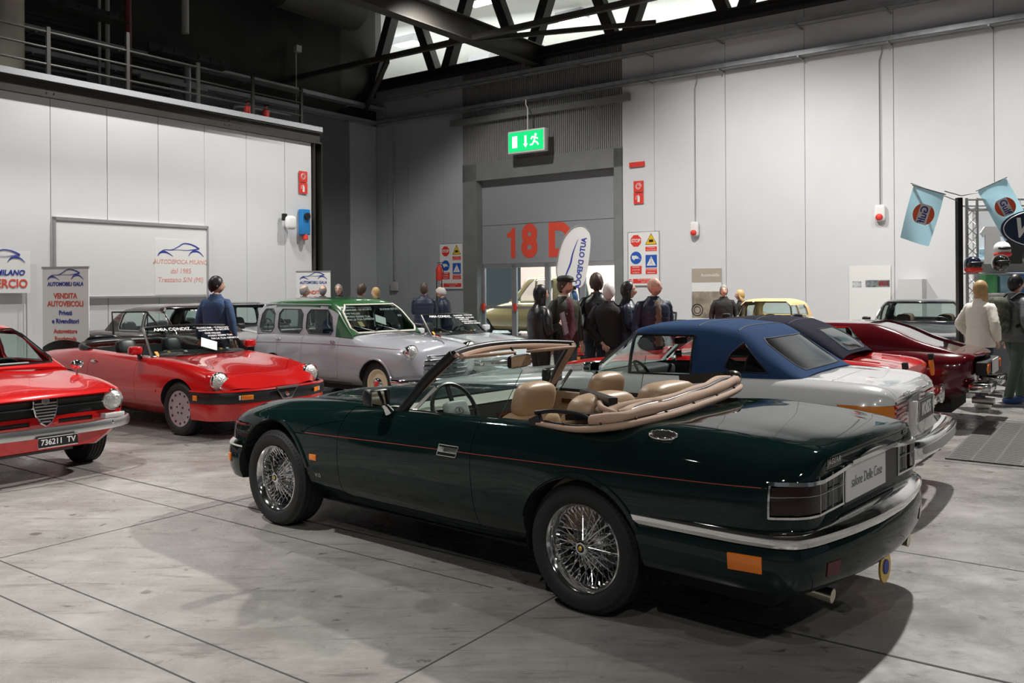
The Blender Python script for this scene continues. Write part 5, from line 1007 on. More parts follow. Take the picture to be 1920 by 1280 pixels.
# ------------------------------------------------------------ white soft-top roadster with blue hood
def soft_top_car(kind):
    white = kind == 'white'
    if white:
        r = thing('convertible_car', 'white convertible with raised blue fabric hood beside the dark green car', 'car', (2.33, 7.32, 0), HR)
        P_ = paint('ivory_white_paint', (.66, .67, .67), .2); H_ = mat('blue_hood_cloth', (.026, .058, .135), .9, spec=.08, bump=(350, .35, .003)); wb, hw = 2.455, .895
        rows = [(-1.0, .55, .38, .70, .44, .76, .60, .75, .72, .70, .80, .4, .825, .83), (-.95, .6, .34, .80, .42, .84, .60, .825, .74, .755, .845, .42, .868, .872), (-.7, .64, .30, .85, .40, .885, .60, .865, .76, .775, .88, .42, .905, .91), (-.1, .66, .24, .86, .38, .895, .62, .875, .78, .79, .895, .45, .925, .93),
            (1.0, .66, .20, .86, .34, .895, .62, .875, .78, .80, .88, .45, .90, .90), (1.6, .66, .20, .86, .34, .895, .62, .87, .77, .78, .865, .45, .88, .885), (2.455, .64, .22, .85, .36, .885, .58, .86, .72, .75, .80, .4, .80, .83), (3.1, .6, .26, .80, .36, .85, .54, .82, .66, .72, .735, .4, .74, .76), (3.3, .5, .30, .70, .38, .76, .52, .74, .62, .66, .70, .38, .71, .715)]
        cabr = [(-.30, .70, .885, .70, .90, .68, .915, .4, .935, .94), (-.22, .74, .885, .73, .92, .68, .955, .42, .985, .995), (-.04, .755, .885, .735, .99, .655, 1.07, .44, 1.105, 1.115), (.14, .76, .885, .73, 1.06, .625, 1.19, .45, 1.235, 1.245), (.215, .76, .885, .73, 1.075, .615, 1.235, .45, 1.272, 1.282), (.27, .76, .885, .73, 1.08, .61, 1.25, .45, 1.288, 1.298), (.6, .76, .88, .72, 1.07, .61, 1.275, .44, 1.312, 1.322), (1.0, .755, .875, .715, 1.06, .61, 1.262, .44, 1.30, 1.31), (1.14, .755, .875, .72, 1.05, .605, 1.235, .44, 1.268, 1.273)]
    else:
        r = thing('convertible_car', 'bright red convertible with raised dark navy hood behind the white one', 'car', (3.28, 9.12, 0), HR)
        P_ = REDP_; H_ = mat('navy_hood_cloth', (.014, .015, .028), .9, spec=.1, bump=(350, .35, .003)); wb, hw = 2.31, .76
        rows = [(-.86, .42, .40, .58, .46, .64, .60, .64, .74, .60, .80, .3, .74, .75), (-.80, .48, .36, .66, .44, .70, .60, .69, .76, .63, .835, .32, .78, .79), (-.5, .52, .30, .71, .42, .745, .60, .725, .78, .645, .875, .34, .845, .86), (0, .54, .26, .73, .40, .76, .60, .735, .78, .655, .90, .36, .90, .905),
            (1.0, .54, .22, .73, .36, .76, .60, .735, .76, .66, .87, .36, .885, .885), (1.6, .54, .22, .73, .36, .76, .60, .735, .76, .65, .865, .36, .875, .88), (2.31, .54, .24, .73, .38, .76, .58, .73, .74, .64, .82, .34, .79, .81), (2.8, .50, .30, .68, .40, .72, .56, .70, .68, .60, .75, .32, .71, .72), (2.98, .42, .34, .58, .42, .62, .54, .60, .63, .52, .68, .28, .66, .665)]
        cabr = [(-.30, .60, .88, .60, .90, .58, .915, .34, .94, .945), (-.20, .62, .885, .61, .93, .57, .985, .34, 1.03, 1.04), (.0, .635, .885, .61, 1.0, .54, 1.11, .36, 1.15, 1.16), (.16, .64, .88, .61, 1.05, .52, 1.185, .37, 1.22, 1.23), (.28, .645, .875, .61, 1.06, .515, 1.225, .37, 1.26, 1.27), (.7, .645, .87, .61, 1.06, .52, 1.25, .37, 1.285, 1.295), (1.0, .645, .87, .61, 1.05, .52, 1.235, .37, 1.27, 1.28), (1.12, .645, .87, .61, 1.04, .52, 1.20, .37, 1.235, 1.24)]
    def d(x, y, z):
        if x < -.7: x += .10*(abs(y)/hw)**2.4*min(1, (-.7-x)/.25)
        return (x, y, z)
    body = loft_body(rows, 'body', [P_, WELL, INB], r, d); rw = .325 if white else .31
    cut = arch_cutters(r, [(0, rw), (wb, rw)], rw+.035, .45)+[prism_cutter(r, rrect(-.15, 1.5, .68 if white else .57), .32, 1.3, INB)]
    booleans(body, cut); b = bvh_of(body)
    for s in (1, -1): cut_panel(body, [((.40, 0, 0), (1, 0, 0)), ((1.45, 0, 0), (-1, 0, 0)), ((0, 0, .30), (0, 0, 1)), ((0, s*(.70 if white else .60), 0), (0, s, 0))], 'door')
    cut_panel(body, [((-.50 if white else -.34, 0, 0), (-1, 0, 0)), ((0, .68 if white else .50, 0), (0, -1, 0)), ((0, -.68 if white else -.50, 0), (0, 1, 0)), ((0, 0, .70 if white else .72), (0, 0, 1))], 'boot_lid', filt=(lambda f: f.normal.z > .2 or f.normal.x < -.4))
    cut_panel(body, [((1.62, 0, 0), (1, 0, 0)), ((wb+.7, 0, 0), (-1, 0, 0)), ((0, .60, 0), (0, -1, 0)), ((0, -.60, 0), (0, 1, 0)), ((0, 0, .68), (0, 0, 1))], 'bonnet', filt=lambda f: f.normal.z > .4)
    cab = loft_cabin(cabr, 'hood', [H_], r, per=6); VIN = glass_mat('hazy_vinyl', (.42, .42, .38), .15); VIN2 = glass_mat('blue_vinyl', (.16, .17, .26), .08)
    t = (mat('hood_seam', (.01, .014, .03), .7), .006, 'window_seam')
    for s in (1, -1):
        win(cab, s, .58 if white else .50, 1.12, .90, 1.215 if white else 1.17, 0, 0, 'door_glass', GLASS, (BLACK, .010, 'glass_seal'), .0)
        if white: win(cab, s, -.10, .31, .95, 1.17, 1.0, -.40, 'quarter_window', VIN, t, .05)
    if white: scr(cab, -1, .965, 1.195, .52, .50, .20, 'rear_window', VIN, t, .04)
    else: scr(cab, -1, .97, 1.175, .38, .32, .22, 'rear_window', VIN2, t, .06)
    solidify(cab, .012)
    q = MB()
    for x in ((.245, .58) if white else (.26, .6)):
        c = [top_pt(bvh_of(cab), x, y)[0] for y in np.linspace(-.58, .58, 13)]; q.tube([p+Vector((0, 0, .001)) for p in c if p], .005, 5)
    q.build('hood_seam', t[0], cab)
    wy, wz = (.70, .60), (.87, 1.225)
    if not white: wy, wz = (.62, .52), (.865, 1.175)
    q = MB(); xb, xt = 1.52, 1.12
    for s in (1, -1): q.tube([(xb, s*wy[0], wz[0]), (xt, s*wy[1], wz[1])], .020, 7, flat=1.4)
    q.tube([(xt+.05*(1-(y)**2), y*wy[1], wz[1]+.02*(1-y*y)) for y in np.linspace(-1, 1, 11)], .014, 6); q.build('windscreen_frame', CHROME, r)
    q = MB(); q.grid([[Vector((xb+.14*(1-y*y), y*wy[0], wz[0]+.01)).lerp(Vector((xt+.05*(1-y*y), y*wy[1], wz[1]+.02*(1-y*y))), v) for y in np.linspace(-1, 1, 13)] for v in (0, .25, .5, .75, 1)]); q.build('windscreen', GLASS, r)
    interior(r, -.1, 1.45, wy[0]-.03, (.62,), 1.36, BLUV, .33, white, .32); q = MB(); ellipsoid(q, (1.0, 0, 1.13), (.03, .24, .06), .4); q.build('interior_mirror', BLACK, r)
    for s in (1, -1): mirror(r, (1.42, s*(wy[0]+.07), .865), s, CHROME if white else P_, .15, .09)
    if white:
        AMB2 = mat('deep_amber_lens', (.60, .19, .02), .2, coat=.6)
        ztop, zb_ = .765, .575
        for s in (1, -1):
            f = lambda a, b_: [((-.55, 0, 0), (-1, 0, 0)), ((0, 0, zb_), (0, 0, 1)), ((0, 0, ztop), (0, 0, -1)), ((a, 0, 0), (-1, 0, 0)), ((b_, 0, 0), (1, 0, 0))]
            cut_panel(body, [((-.68, 0, zb_), (-1, 0, .5)), ((0, 0, zb_), (0, 0, 1)), ((0, 0, ztop), (0, 0, -1)), ((0, s*.74, 0), (0, s, 0))], 'rear_indicator', AMB2, off=.012, gap=.003)
            lamp = cut_panel(body, [((-.6, 0, 0), (-1, 0, 0)), ((0, 0, zb_), (0, 0, 1)), ((0, 0, ztop), (0, 0, -1)), ((0, s*.74, 0), (0, -s, 0)), ((0, s*.36, 0), (0, s, 0))], 'tail_lamp', REDL, off=.012, gap=.003)
            q = MB()
            for z in np.linspace(.595, .75, 5): hug(q, [(p+n*.012, n) for p, n in [end_pt(b, s*y, z, -1) for y in np.linspace(.37, .73, 8)] if p], .02, .012)
            if lamp: q.build('lens_rib', REDL, lamp)
            q = MB(); q.box(-1.015, -.96, s*.285, s*.355, .58, .76, None, .008); q.build('reversing_lamp', CLEARL, r)
        plate(r, frame((-1.012, 0, .675), (0, -1, 0), (-1, 0, 0)), .52, .15, 'MO4S75', PLATE, SIGNW, .13, .75)
        q = MB(); hug(q, [end_pt(b, y, .778, -1) for y in np.linspace(-.7, .7, 30)], .018, .012); q.build('boot_trim', CHROME, r)
        p, n = end_pt(b, .48, .825, -1); q = MB(); text_mb(q, '350 SL', .05, surf_frame(p+n*.002, n, (0, -1, 0)), depth=.003); q.build('badge_lettering', CHROME, r, None)
        p, n = end_pt(b, 0, .825, -1); M = surf_frame(p+n*.004, n, (0, -1, 0)); q = MB(); torus(q, (0, 0, 0), .036, .004, M); 
        for a in (90, 210, 330): q.bar(M @ Vector((0, 0, 0)), M @ Vector((.036*math.cos(math.radians(a)), .036*math.sin(math.radians(a)), 0)), .006, .004)
        q.build('boot_emblem', CHROME, r)
        path = ubar([(-.45, .905), (-.8, .905), (-1.0, .87), (-1.10, .74), (-1.14, .4), (-1.15, 0)], 1)
        q = MB(); sweep(q, path, [(-.02, .40), (.006, .41), (.016, .44), (.008, .462), (.016, .485), (.006, .515), (-.03, .53), (-.10, .53)]); q.build('rear_bumper', CHROME, r, 50)
    else:
        for s in (1, -1):
            q = MB(); M = frame((-.865, s*.64, .765), (0, 1, 0), (-1, s*.2, .1)); ellipsoid(q, (0, .0, .0), (.065, .19, .05), .7, M=M); l_ = q.build('tail_lamp', AMBER, r, 60); q = MB(); q.box(-.04, .04, -.14, -.075, -.02, .03, M, .01); q.build('lamp_base', MATT, l_)
            q = MB(); p, n = top_pt(b, -.42, s*.45); q.bar(p+Vector((0, 0, .015)), p+Vector((-.18, 0, -.0)), .012, .012); q.build('hood_clip', CHROME, r)
        path = ubar([(-.6, .76), (-.85, .74), (-.96, .62), (-1.0, 0)], 1); q = MB(); sweep(q, path, [(-.015, .44), (.006, .45), (.014, .49), (.006, .53), (-.02, .54)]); q.build('rear_bumper', CHROME, r, 50)
        for s in (1, -1): q = MB(); ellipsoid(q, (-.99, s*.42, .52), (.06, .05, .19), .7); q.build('overrider', CHROME, r, 60)
    wheels4(r, wb, hw-.13, rw, .20, .195 if white else .165, 'alloy' if white else 'disc'); q = MB(); q.box(-.8, wb+.4, -.5, .5, .16, .32); q.build('underbody', MATT, r); kill(cut); return r
soft_top_car('white'); soft_top_car('red')
# ------------------------------------------------------------ maroon fastback
def build_fastback():
    r = thing('fastback_car', 'maroon fastback sports car with sloping rear buttresses at the right', 'car', (5.57-.818*-.0-.76, 10.25+.55, 0), HR)
    P_ = paint('maroon_paint', (.085, .004, .008), .15); wb = 2.55
    rows = [(-.92, .55, .42, .66, .48, .70, .60, .69, .72, .62, .80, .4, .81, .815), (-.86, .6, .38, .76, .46, .80, .60, .78, .74, .68, .825, .42, .84, .845), (-.5, .62, .30, .82, .42, .855, .62, .825, .76, .71, .85, .42, .86, .865), (0, .62, .24, .83, .40, .865, .62, .83, .77, .72, .87, .44, .89, .89),
        (1.2, .62, .20, .82, .34, .85, .58, .82, .72, .72, .83, .44, .86, .86), (1.9, .62, .20, .82, .34, .85, .56, .82, .70, .70, .80, .42, .81, .82), (2.55, .6, .24, .81, .36, .84, .54, .80, .66, .68, .73, .4, .70, .71), (3.1, .55, .26, .74, .34, .78, .46, .74, .54, .62, .59, .36, .575, .58), (3.3, .42, .28, .56, .34, .60, .42, .57, .48, .48, .51, .28, .505, .51)]
    def d(x, y, z):
        if x < -.6: x += .14*(abs(y)/.85)**2.2*min(1, (-.6-x)/.3); x += max(0, .58-z)*.5*min(1, (-.6-x)/.3)
        return (x, y, z)
    body = loft_body(rows, 'body', [P_, WELL, INB], r, d); cut = arch_cutters(r, [(0, .33), (wb, .33)], .37, .48)+[prism_cutter(r, rrect(.05, 1.95, .66), .30, 1.2, INB)]
    booleans(body, cut); b = bvh_of(body)
    for s in (1, -1): cut_panel(body, [((.75, 0, 0), (1, 0, 0)), ((1.85, 0, 0), (-1, 0, 0)), ((0, 0, .28), (0, 0, 1)), ((0, s*.68, 0), (0, s, 0))], 'door')
    cut_panel(body, [((-.15, 0, 0), (-1, 0, 0)), ((-.83, 0, 0), (1, 0, 0)), ((0, .55, 0), (0, -1, 0)), ((0, -.55, 0), (0, 1, 0)), ((0, 0, .75), (0, 0, 1))], 'boot_lid', filt=lambda f: f.normal.z > .5)
    cab = loft_cabin([(-.70, .70, .82, .70, .83, .685, .845, .60, .85, .852), (-.3, .72, .83, .71, .89, .65, .955, .55, .965, .965), (.05, .73, .84, .70, .96, .60, 1.09, .50, 1.11, 1.115), (.28, .735, .84, .70, .99, .575, 1.145, .46, 1.165, 1.17), (.85, .735, .84, .695, 1.0, .56, 1.145, .42, 1.17, 1.18), (1.25, .735, .835, .695, 1.0, .56, 1.14, .42, 1.165, 1.175),
        (1.40, .735, .83, .70, .97, .575, 1.10, .42, 1.13, 1.14), (1.75, .735, .825, .71, .88, .64, .94, .45, .965, .975), (2.05, .72, .81, .71, .815, .70, .82, .45, .835, .84)], 'roof', [P_], r)
    for s in (1, -1):
        win(cab, s, .86, 1.70, .865, 1.115, 0, -1.6, 'side_window', DGLASS); win(cab, s, .12, .80, .865, 1.115, 1.4, 0, 'quarter_window', DGLASS, cut=.03)
    cut_panel(cab, [((.30, 0, 0), (-1, 0, 0)), ((-.62, 0, 0), (1, 0, 0)), ((0, .47, 0), (0, -1, 0)), ((0, -.47, 0), (0, 1, 0))], 'rear_window', mat('dark_rear_glass', (.012, .006, .007), .06, coat=1), off=-.02, gap=.0, filt=lambda f: f.normal.z > .3)
    scr(cab, 1, .86, 1.11, .66, .52, 1.33, 'windscreen'); solidify(cab, .02)
    q = MB(); q.box(-.97, -.85, -.60, .60, .60, .75, None, .02); q.build('tail_panel', MATT, r)
    for s in (1, -1):
        for y, m in ((.54, AMBER), (.42, REDL)): q = MB(); q.lathe([(0, .02), (.05, .016), (.055, 0)], 20, frame((-.965, s*y, .675), (0, 1, 0), (-1, 0, 0))); q.build('tail_lamp', m, r)
        q = MB(); q.box(-1.03, -.80, s*.30, s*.80, .42, .53, None, .03); q.build('rear_bumper', CHROME, r)
        q = MB(); q.cyl((-1.02, s*.45, .30), (-.8, s*.45, .31), .035, 12); q.cyl((-1.02, s*.36, .30), (-.8, s*.36, .31), .035, 12); q.build('exhaust_tip', STEEL, r)
    q = MB(); q.box(-.99, -.98, -.25, .25, .60, .76); q.build('number_plate', SIGNW, r, None)
    interior(r, .1, 1.9, .66, (.95,), 1.7, TANL, .33, True, .26, wheelz=.78); wheels4(r, wb, .73, .33, .20, .20, 'alloy'); q = MB(); q.box(-.6, wb+.4, -.55, .55, .16, .32); q.build('underbody', MATT, r); kill(cut); return r
TANL = mat('dull_tan_leather', (.18, .12, .06), .5)
build_fastback()
# ------------------------------------------------------------ plain saloons in the back rows
def saloon(label, loc, rz, P_, h=1.38, w=.78, L0=-.95, L1=3.2, wb=2.45, belt=.90, open_door=False, top=None, seats=BLUV, writing=False, name='saloon_car', rear_slope=.9, screen=.42):
    r = thing(name, label, 'car', loc, rz); k = w/.79; f = lambda x, *v: (x, *[a*k if i % 2 == 0 and i < 12 else a for i, a in enumerate(v)])
    rows = [f(L0, .50, .42, .64, .48, .69, .64, .67, .78, .60, .86, .35, .87, .875), f(L0+.1, .58, .36, .72, .44, .76, .64, .745, .80, .66, .885, .38, .90, .905), f(-.3, .6, .28, .76, .40, .785, .66, .77, .81, .70, belt, .4, belt+.02, belt+.025), f(.3, .6, .22, .76, .38, .79, .64, .775, .80, .705, belt, .4, belt+.02, belt+.02),
        f(1.75, .6, .22, .76, .38, .79, .64, .775, .80, .70, belt-.01, .4, belt+.01, belt+.02), f(wb+.1, .6, .24, .76, .38, .785, .62, .765, .77, .68, .84, .4, .85, .86), f(L1-.1, .56, .30, .72, .42, .76, .60, .74, .72, .66, .78, .4, .79, .80), f(L1, .50, .36, .66, .44, .70, .58, .69, .68, .62, .73, .38, .745, .75)]
    body = loft_body(rows, 'body', [P_, WELL, INB], r, step=.09); cut = arch_cutters(r, [(0, .31), (wb, .31)], .34, .45)+[prism_cutter(r, rrect(-.1, 1.75, .64*k), .34, 1.2, INB)]
    booleans(body, cut)
    doors = []
    for s in (1, -1):
        for x0, x1 in ((-.02+.05, .82), (.84, 1.66)): doors.append(cut_panel(body, [((x0, 0, 0), (1, 0, 0)), ((x1, 0, 0), (-1, 0, 0)), ((0, 0, .32), (0, 0, 1)), ((0, s*.68*k, 0), (0, s, 0))], 'door'))
    c = lambda x, z, zz: (x, .68*k, belt-.02, .65*k, lerp(belt, z, .45), lerp(.66, .56, (z-belt)/(h-.06-belt))*k, z, .42*k, zz-.01, zz)
    rs = rear_slope
    cab = loft_cabin([c(-.35, belt, belt+.02), c(-.35+rs*.30, lerp(belt, h, .55), lerp(belt, h, .64)), c(-.35+rs*.60, h-.09, h-.04), c(.55, h-.06, h), c(1.05, h-.055, h), c(1.22, h-.085, h-.03), c(1.22+screen*.45, lerp(belt, h, .52), lerp(belt, h, .60)), c(1.25+screen*1.3, belt, belt+.02)], 'roof', [top or P_], r, step=.08)
    for s in (1, -1):
        zt = h-.12; win(cab, s, .86, 1.60, belt+.03, zt, 0, -.9*screen-.35, 'side_window', GLASS); win(cab, s, .12, .80, belt+.03, zt, rs*.25, 0, 'side_window', GLASS)
    wn = scr(cab, 1, belt+.05, h-.055, .63*k, .54*k, 1.08, 'windscreen', GLASS); scr(cab, -1, belt+.06, h-.07, .58*k, .50*k, .35, 'rear_window', GLASS); solidify(cab, .03)
    if writing and wn:
        Mw = surf_frame(Vector((1.30+screen*.45, 0, lerp(belt, h, .75))), Vector((.72, 0, .69)), (0, 1, 0)); scribble(wn, Mw @ T(0, 0, .03), [('A.R. BERLINA', -.2), ('COMPRAMI', -.1), ('CHE VALGO', -.1), ('POSSO ESSERE', -.1), ('TUA 1970', -.06)], .04)
    for s in (1, -1):
        headlamp(r, (L1, s*.52*k, .64), (1, 0, 0), .08)
        q = MB(); q.box(L0-.02, L0+.03, s*.42*k, s*.62*k, .62, .74, None, .01); q.build('tail_lamp', REDL, r)
    q = MB(); q.box(L1-.01, L1+.02, -.42*k, .42*k, .56, .70, None, .01); q.build('grille', BLACK, r)
    for nm, x, sg, pth in (('front_bumper', L1, -1, [(L1-.4, w+.02), (L1-.1, w), (L1+.06, .62*k), (L1+.09, 0)]), ('rear_bumper', L0, 1, [(L0+.4, w+.02), (L0+.1, w), (L0-.06, .62*k), (L0-.09, 0)])):
        q = MB(); sweep(q, ubar(pth, sg), [(-.015, .41), (.008, .42), (.012, .46), (-.015, .50)]); q.build(nm, CHROME, r, 50)
    for s in (1, -1): mirror(r, (1.52, s*(.73*k), belt-.01), s, BLACK, .15, .10, BLACK)
    interior(r, -.1, 1.7, .62*k, (.78, .05), 1.5, seats, .34, True, .36, wheelz=.88); wheels4(r, wb, w-.12, .31, .19, .17, 'disc'); q = MB(); q.box(-.7, wb+.4, -.5, .5, .17, .34); q.build('underbody', MATT, r)
    if open_door:
        # right front door swung open towards the viewer
        D = T(1.62, -.74*k, 0) @ rot('Z', 62) ; q = MB(); q.box(-.80, 0, -.03, .03, .34, belt, D, .02); dd = q.build('open_door', P_, r)
        q = MB(); P4 = [(-.78, 0, belt), (-.80, 0, h-.10), (-.30, 0, h-.10), (-.0, 0, belt)]; q.tube([D @ Vector(p) for p in P4], .017, 6); q.tube([D @ Vector((-.28, 0, belt)), D @ Vector((-.28, 0, h-.10))], .010, 6); q.build('door_window_frame', BLACK, dd)
        q = MB(); q.box(-.70, -.56, -.05, -.035, belt-.10, belt-.06, D, .01); q.build('door_handle', CHROME, dd)
    kill(cut); return r
BRN = paint('dark_brown_paint', (.030, .018, .016), .2); BLKP = paint('black_paint', (.008, .010, .013), .15); GREYM = paint('dull_grey_paint', (.20, .205, .21), .3); CREAM = paint('cream_paint_car', (.62, .60, .52), .2)
saloon('dark brown vintage saloon with its front door open behind the red roadster', (-6.53, 15.83, 0), HA, BRN, 1.37, .78, L1=2.75, wb=2.2, open_door=True, writing=True, screen=.42)
saloon('dark grey saloon parked behind the man in the denim jacket', (-6.25, 18.0, 0), HA, GREYM, 1.38, .76, L1=2.8, wb=2.2, top=BLKP)
saloon('black saloon facing left behind the maroon fastback, beside the stall', (8.15, 17.3, 0), math.atan2(-.86, -.5), BLKP, 1.36, .88, belt=.92, L0=-1.0, L1=3.5, wb=2.8, seats=mat('brown_seat', (.10, .06, .04), .6), rear_slope=1.1, screen=.5)
TANTOP = mat('tan_hood', (.55, .38, .18), .8)
saloon('cream vintage roadster with raised tan hood near the right-hand wall', (5.3, 17.3, 0), math.atan2(-.86, -.5), CREAM, 1.38, .62, belt=1.0, L0=-.7, L1=2.9, wb=2.3, top=TANTOP, name='vintage_roadster', rear_slope=.5, screen=.12)
build_roadster('roadster_car', 'red open roadster facing the camera behind the group of people', (3.0, 16.9, 0), math.atan2(-.87, -.49), REDP_, 2)
# ============================================================ PEOPLE (facing +x, y left, origin between the feet)
SKINS = [mat('skin_light', (.64, .40, .30), .5), mat('skin_tan', (.52, .31, .22), .5)]
HAIRM = {'black': mat('hair_black', (.010, .009, .010), .4, bump=(140, .35, .002)), 'brown': mat('hair_brown', (.055, .032, .020), .5, bump=(140, .35, .002)), 'blond': mat('hair_blond', (.42, .27, .12), .5, bump=(140, .35, .002)), 'white': mat('hair_white', (.60, .59, .57), .5, bump=(140, .35, .002)), 'grey': mat('hair_grey', (.22, .21, .20), .5, bump=(140, .35, .002))}
EYE = mat('eye_dark', (.02, .015, .012), .2); LIP = mat('lip', (.42, .16, .13), .5)
def cloth(name, c, r=.8, **k): return mat(name, c, r, bump=(15, .5, .02), **k)
def skin_mesh(V, E, R, sub=1):
    me = bpy.data.meshes.new('s'); me.from_pydata(V, E, []); o = bpy.data.objects.new('s', me); COL.objects.link(o)
    m = o.modifiers.new('k', 'SKIN'); m.use_smooth_shade = True; m.branch_smoothing = .6
    for i, r in enumerate(R):
        d = me.skin_vertices[0].data[i]; d.radius = (r, r) if isinstance(r, float) else r; d.use_root = (i == 0)
    s = o.modifiers.new('u', 'SUBSURF'); s.levels = sub; s.render_levels = sub
    bpy.context.view_layer.update(); dg = bpy.context.evaluated_depsgraph_get(); out = bpy.data.meshes.new_from_object(o.evaluated_get(dg))
    vs = [v.co.copy() for v in out.vertices]; fs = [tuple(p.vertices) for p in out.polygons]; bpy.data.objects.remove(o); bpy.data.meshes.remove(me); bpy.data.meshes.remove(out); return vs, fs
def head_mesh(mb, M, R, beard=False, glasses=False):
    n, m = 26, 18; rows = []
    for i in range(m+1):
        a = math.pi*i/m; row = []
        for k in range(n):
            b = 2*math.pi*k/n; x, y, z = math.sin(a)*math.cos(b), math.sin(a)*math.sin(b), math.cos(a)
            X, Y, Z = x*.098, y*.076, z*.118
            if Z < 0: t = -Z/.118; Y *= 1-.32*t*t; X = X*(1-.25*t*t)+(.012*t if x > 0 else .02*t)
            if x > .25:
                f = max(0, 1-(Y/.022)**2)
                if -.045 < Z < .012: X += .026*f*(1-((Z+.022)/.036)**2 if abs(Z+.022) < .036 else 0)*(1 if Z < -.01 else .8)
                for s in (1, -1):
                    d2 = ((Y-s*.030)/.017)**2+((Z-.012)/.014)**2
                    if d2 < 1: X -= .012*(1-d2)
                if abs(Z+.058) < .012 and abs(Y) < .025: X += .006
                if Z < -.08: X += .010*max(0, 1-(Y/.03)**2)
                if abs(Z-.034) < .014: X += .005
            row.append((X, Y, Z))
        rows.append(row)
    S = M @ Matrix.Scale(R, 4)
    mb.m = 0; mb.grid(rows, S, closed=True)
    for s in (1, -1): mb.m = 0; ellipsoid(mb, (-.004, s*.077, -.008), (.034, .018, .058), .9, 10, 8, S)
    for s in (1, -1): mb.m = 2; ellipsoid(mb, (.079, s*.030, .012), (.016, .026, .014), .9, 10, 6, S)
    mb.m = 3; ellipsoid(mb, (.090, 0, -.058), (.014, .044, .013), .8, 10, 6, S)
    mb.m = 4
    for s in (1, -1): ellipsoid(mb, (.088, s*.031, .034), (.012, .034, .008), .9, 10, 6, S)
    if beard:
        rows = []
        for i in range(8):
            a = math.radians(122+i*5.6); rows.append([(math.sin(a)*math.cos(b)*.098*(1-.25*math.cos(a)**2)*1.02+.016, math.sin(a)*math.sin(b)*.076*(1-.32*math.cos(a)**2)*1.05, math.cos(a)*.118*1.03) for b in np.linspace(-1.3, 1.3, 17)])
        mb.grid(rows, S)
    mb.m = 0
def hair_mesh(mb, M, R, style):
    S = M @ Matrix.Scale(R, 4); n, m = 28, 16; rows = []
    top = {'short': 1.0, 'long': 1.0, 'bob': 1.0, 'fringe': 1.0, 'curly': 1.0}.get(style, 1)
    lim = {'short': .58, 'long': .50, 'bob': .5, 'curly': .52}.get(style, .55)
    k0 = 1.09 if style != 'curly' else 1.22
    for i in range(m+1):
        row = []
        for k in range(n):
            b = 2*math.pi*k/n; fr = (math.cos(b)+1)/2   # 1 front, 0 back
            amax = math.pi*(lim-.30*fr**3+(0.22 if style == 'short' else .24)*(1-fr)); a = amax*i/m
            wob = 1+(.06*math.sin(b*9+i)*math.sin(i*1.7) if style == 'curly' else .012*math.sin(b*13+i*.6))
            row.append((math.sin(a)*math.cos(b)*.101*k0*wob-.006, math.sin(a)*math.sin(b)*.079*k0*wob, math.cos(a)*.120*k0*wob+.002))
        rows.append(row)
    if style == 'fringe': rows = [r for r in rows[8:]]
    if style in ('long', 'bob'):
        L = .24 if style == 'long' else .12
        for j in range(1, 7):
            row = []
            for k in range(n):
                b = 2*math.pi*k/n; x, y, z = rows[m][k]; fr = (math.cos(b)+1)/2; t = j/6
                if fr > .62: row.append((x*.98, y, z-.004*j))
                else: row.append((x*(1+.10*math.sin(t*3)), y*(1+.22*math.sin(t*2.6)), z-L*t*(1-.3*fr)))
            rows.append(row)
    mb.grid(rows, S, closed=True)
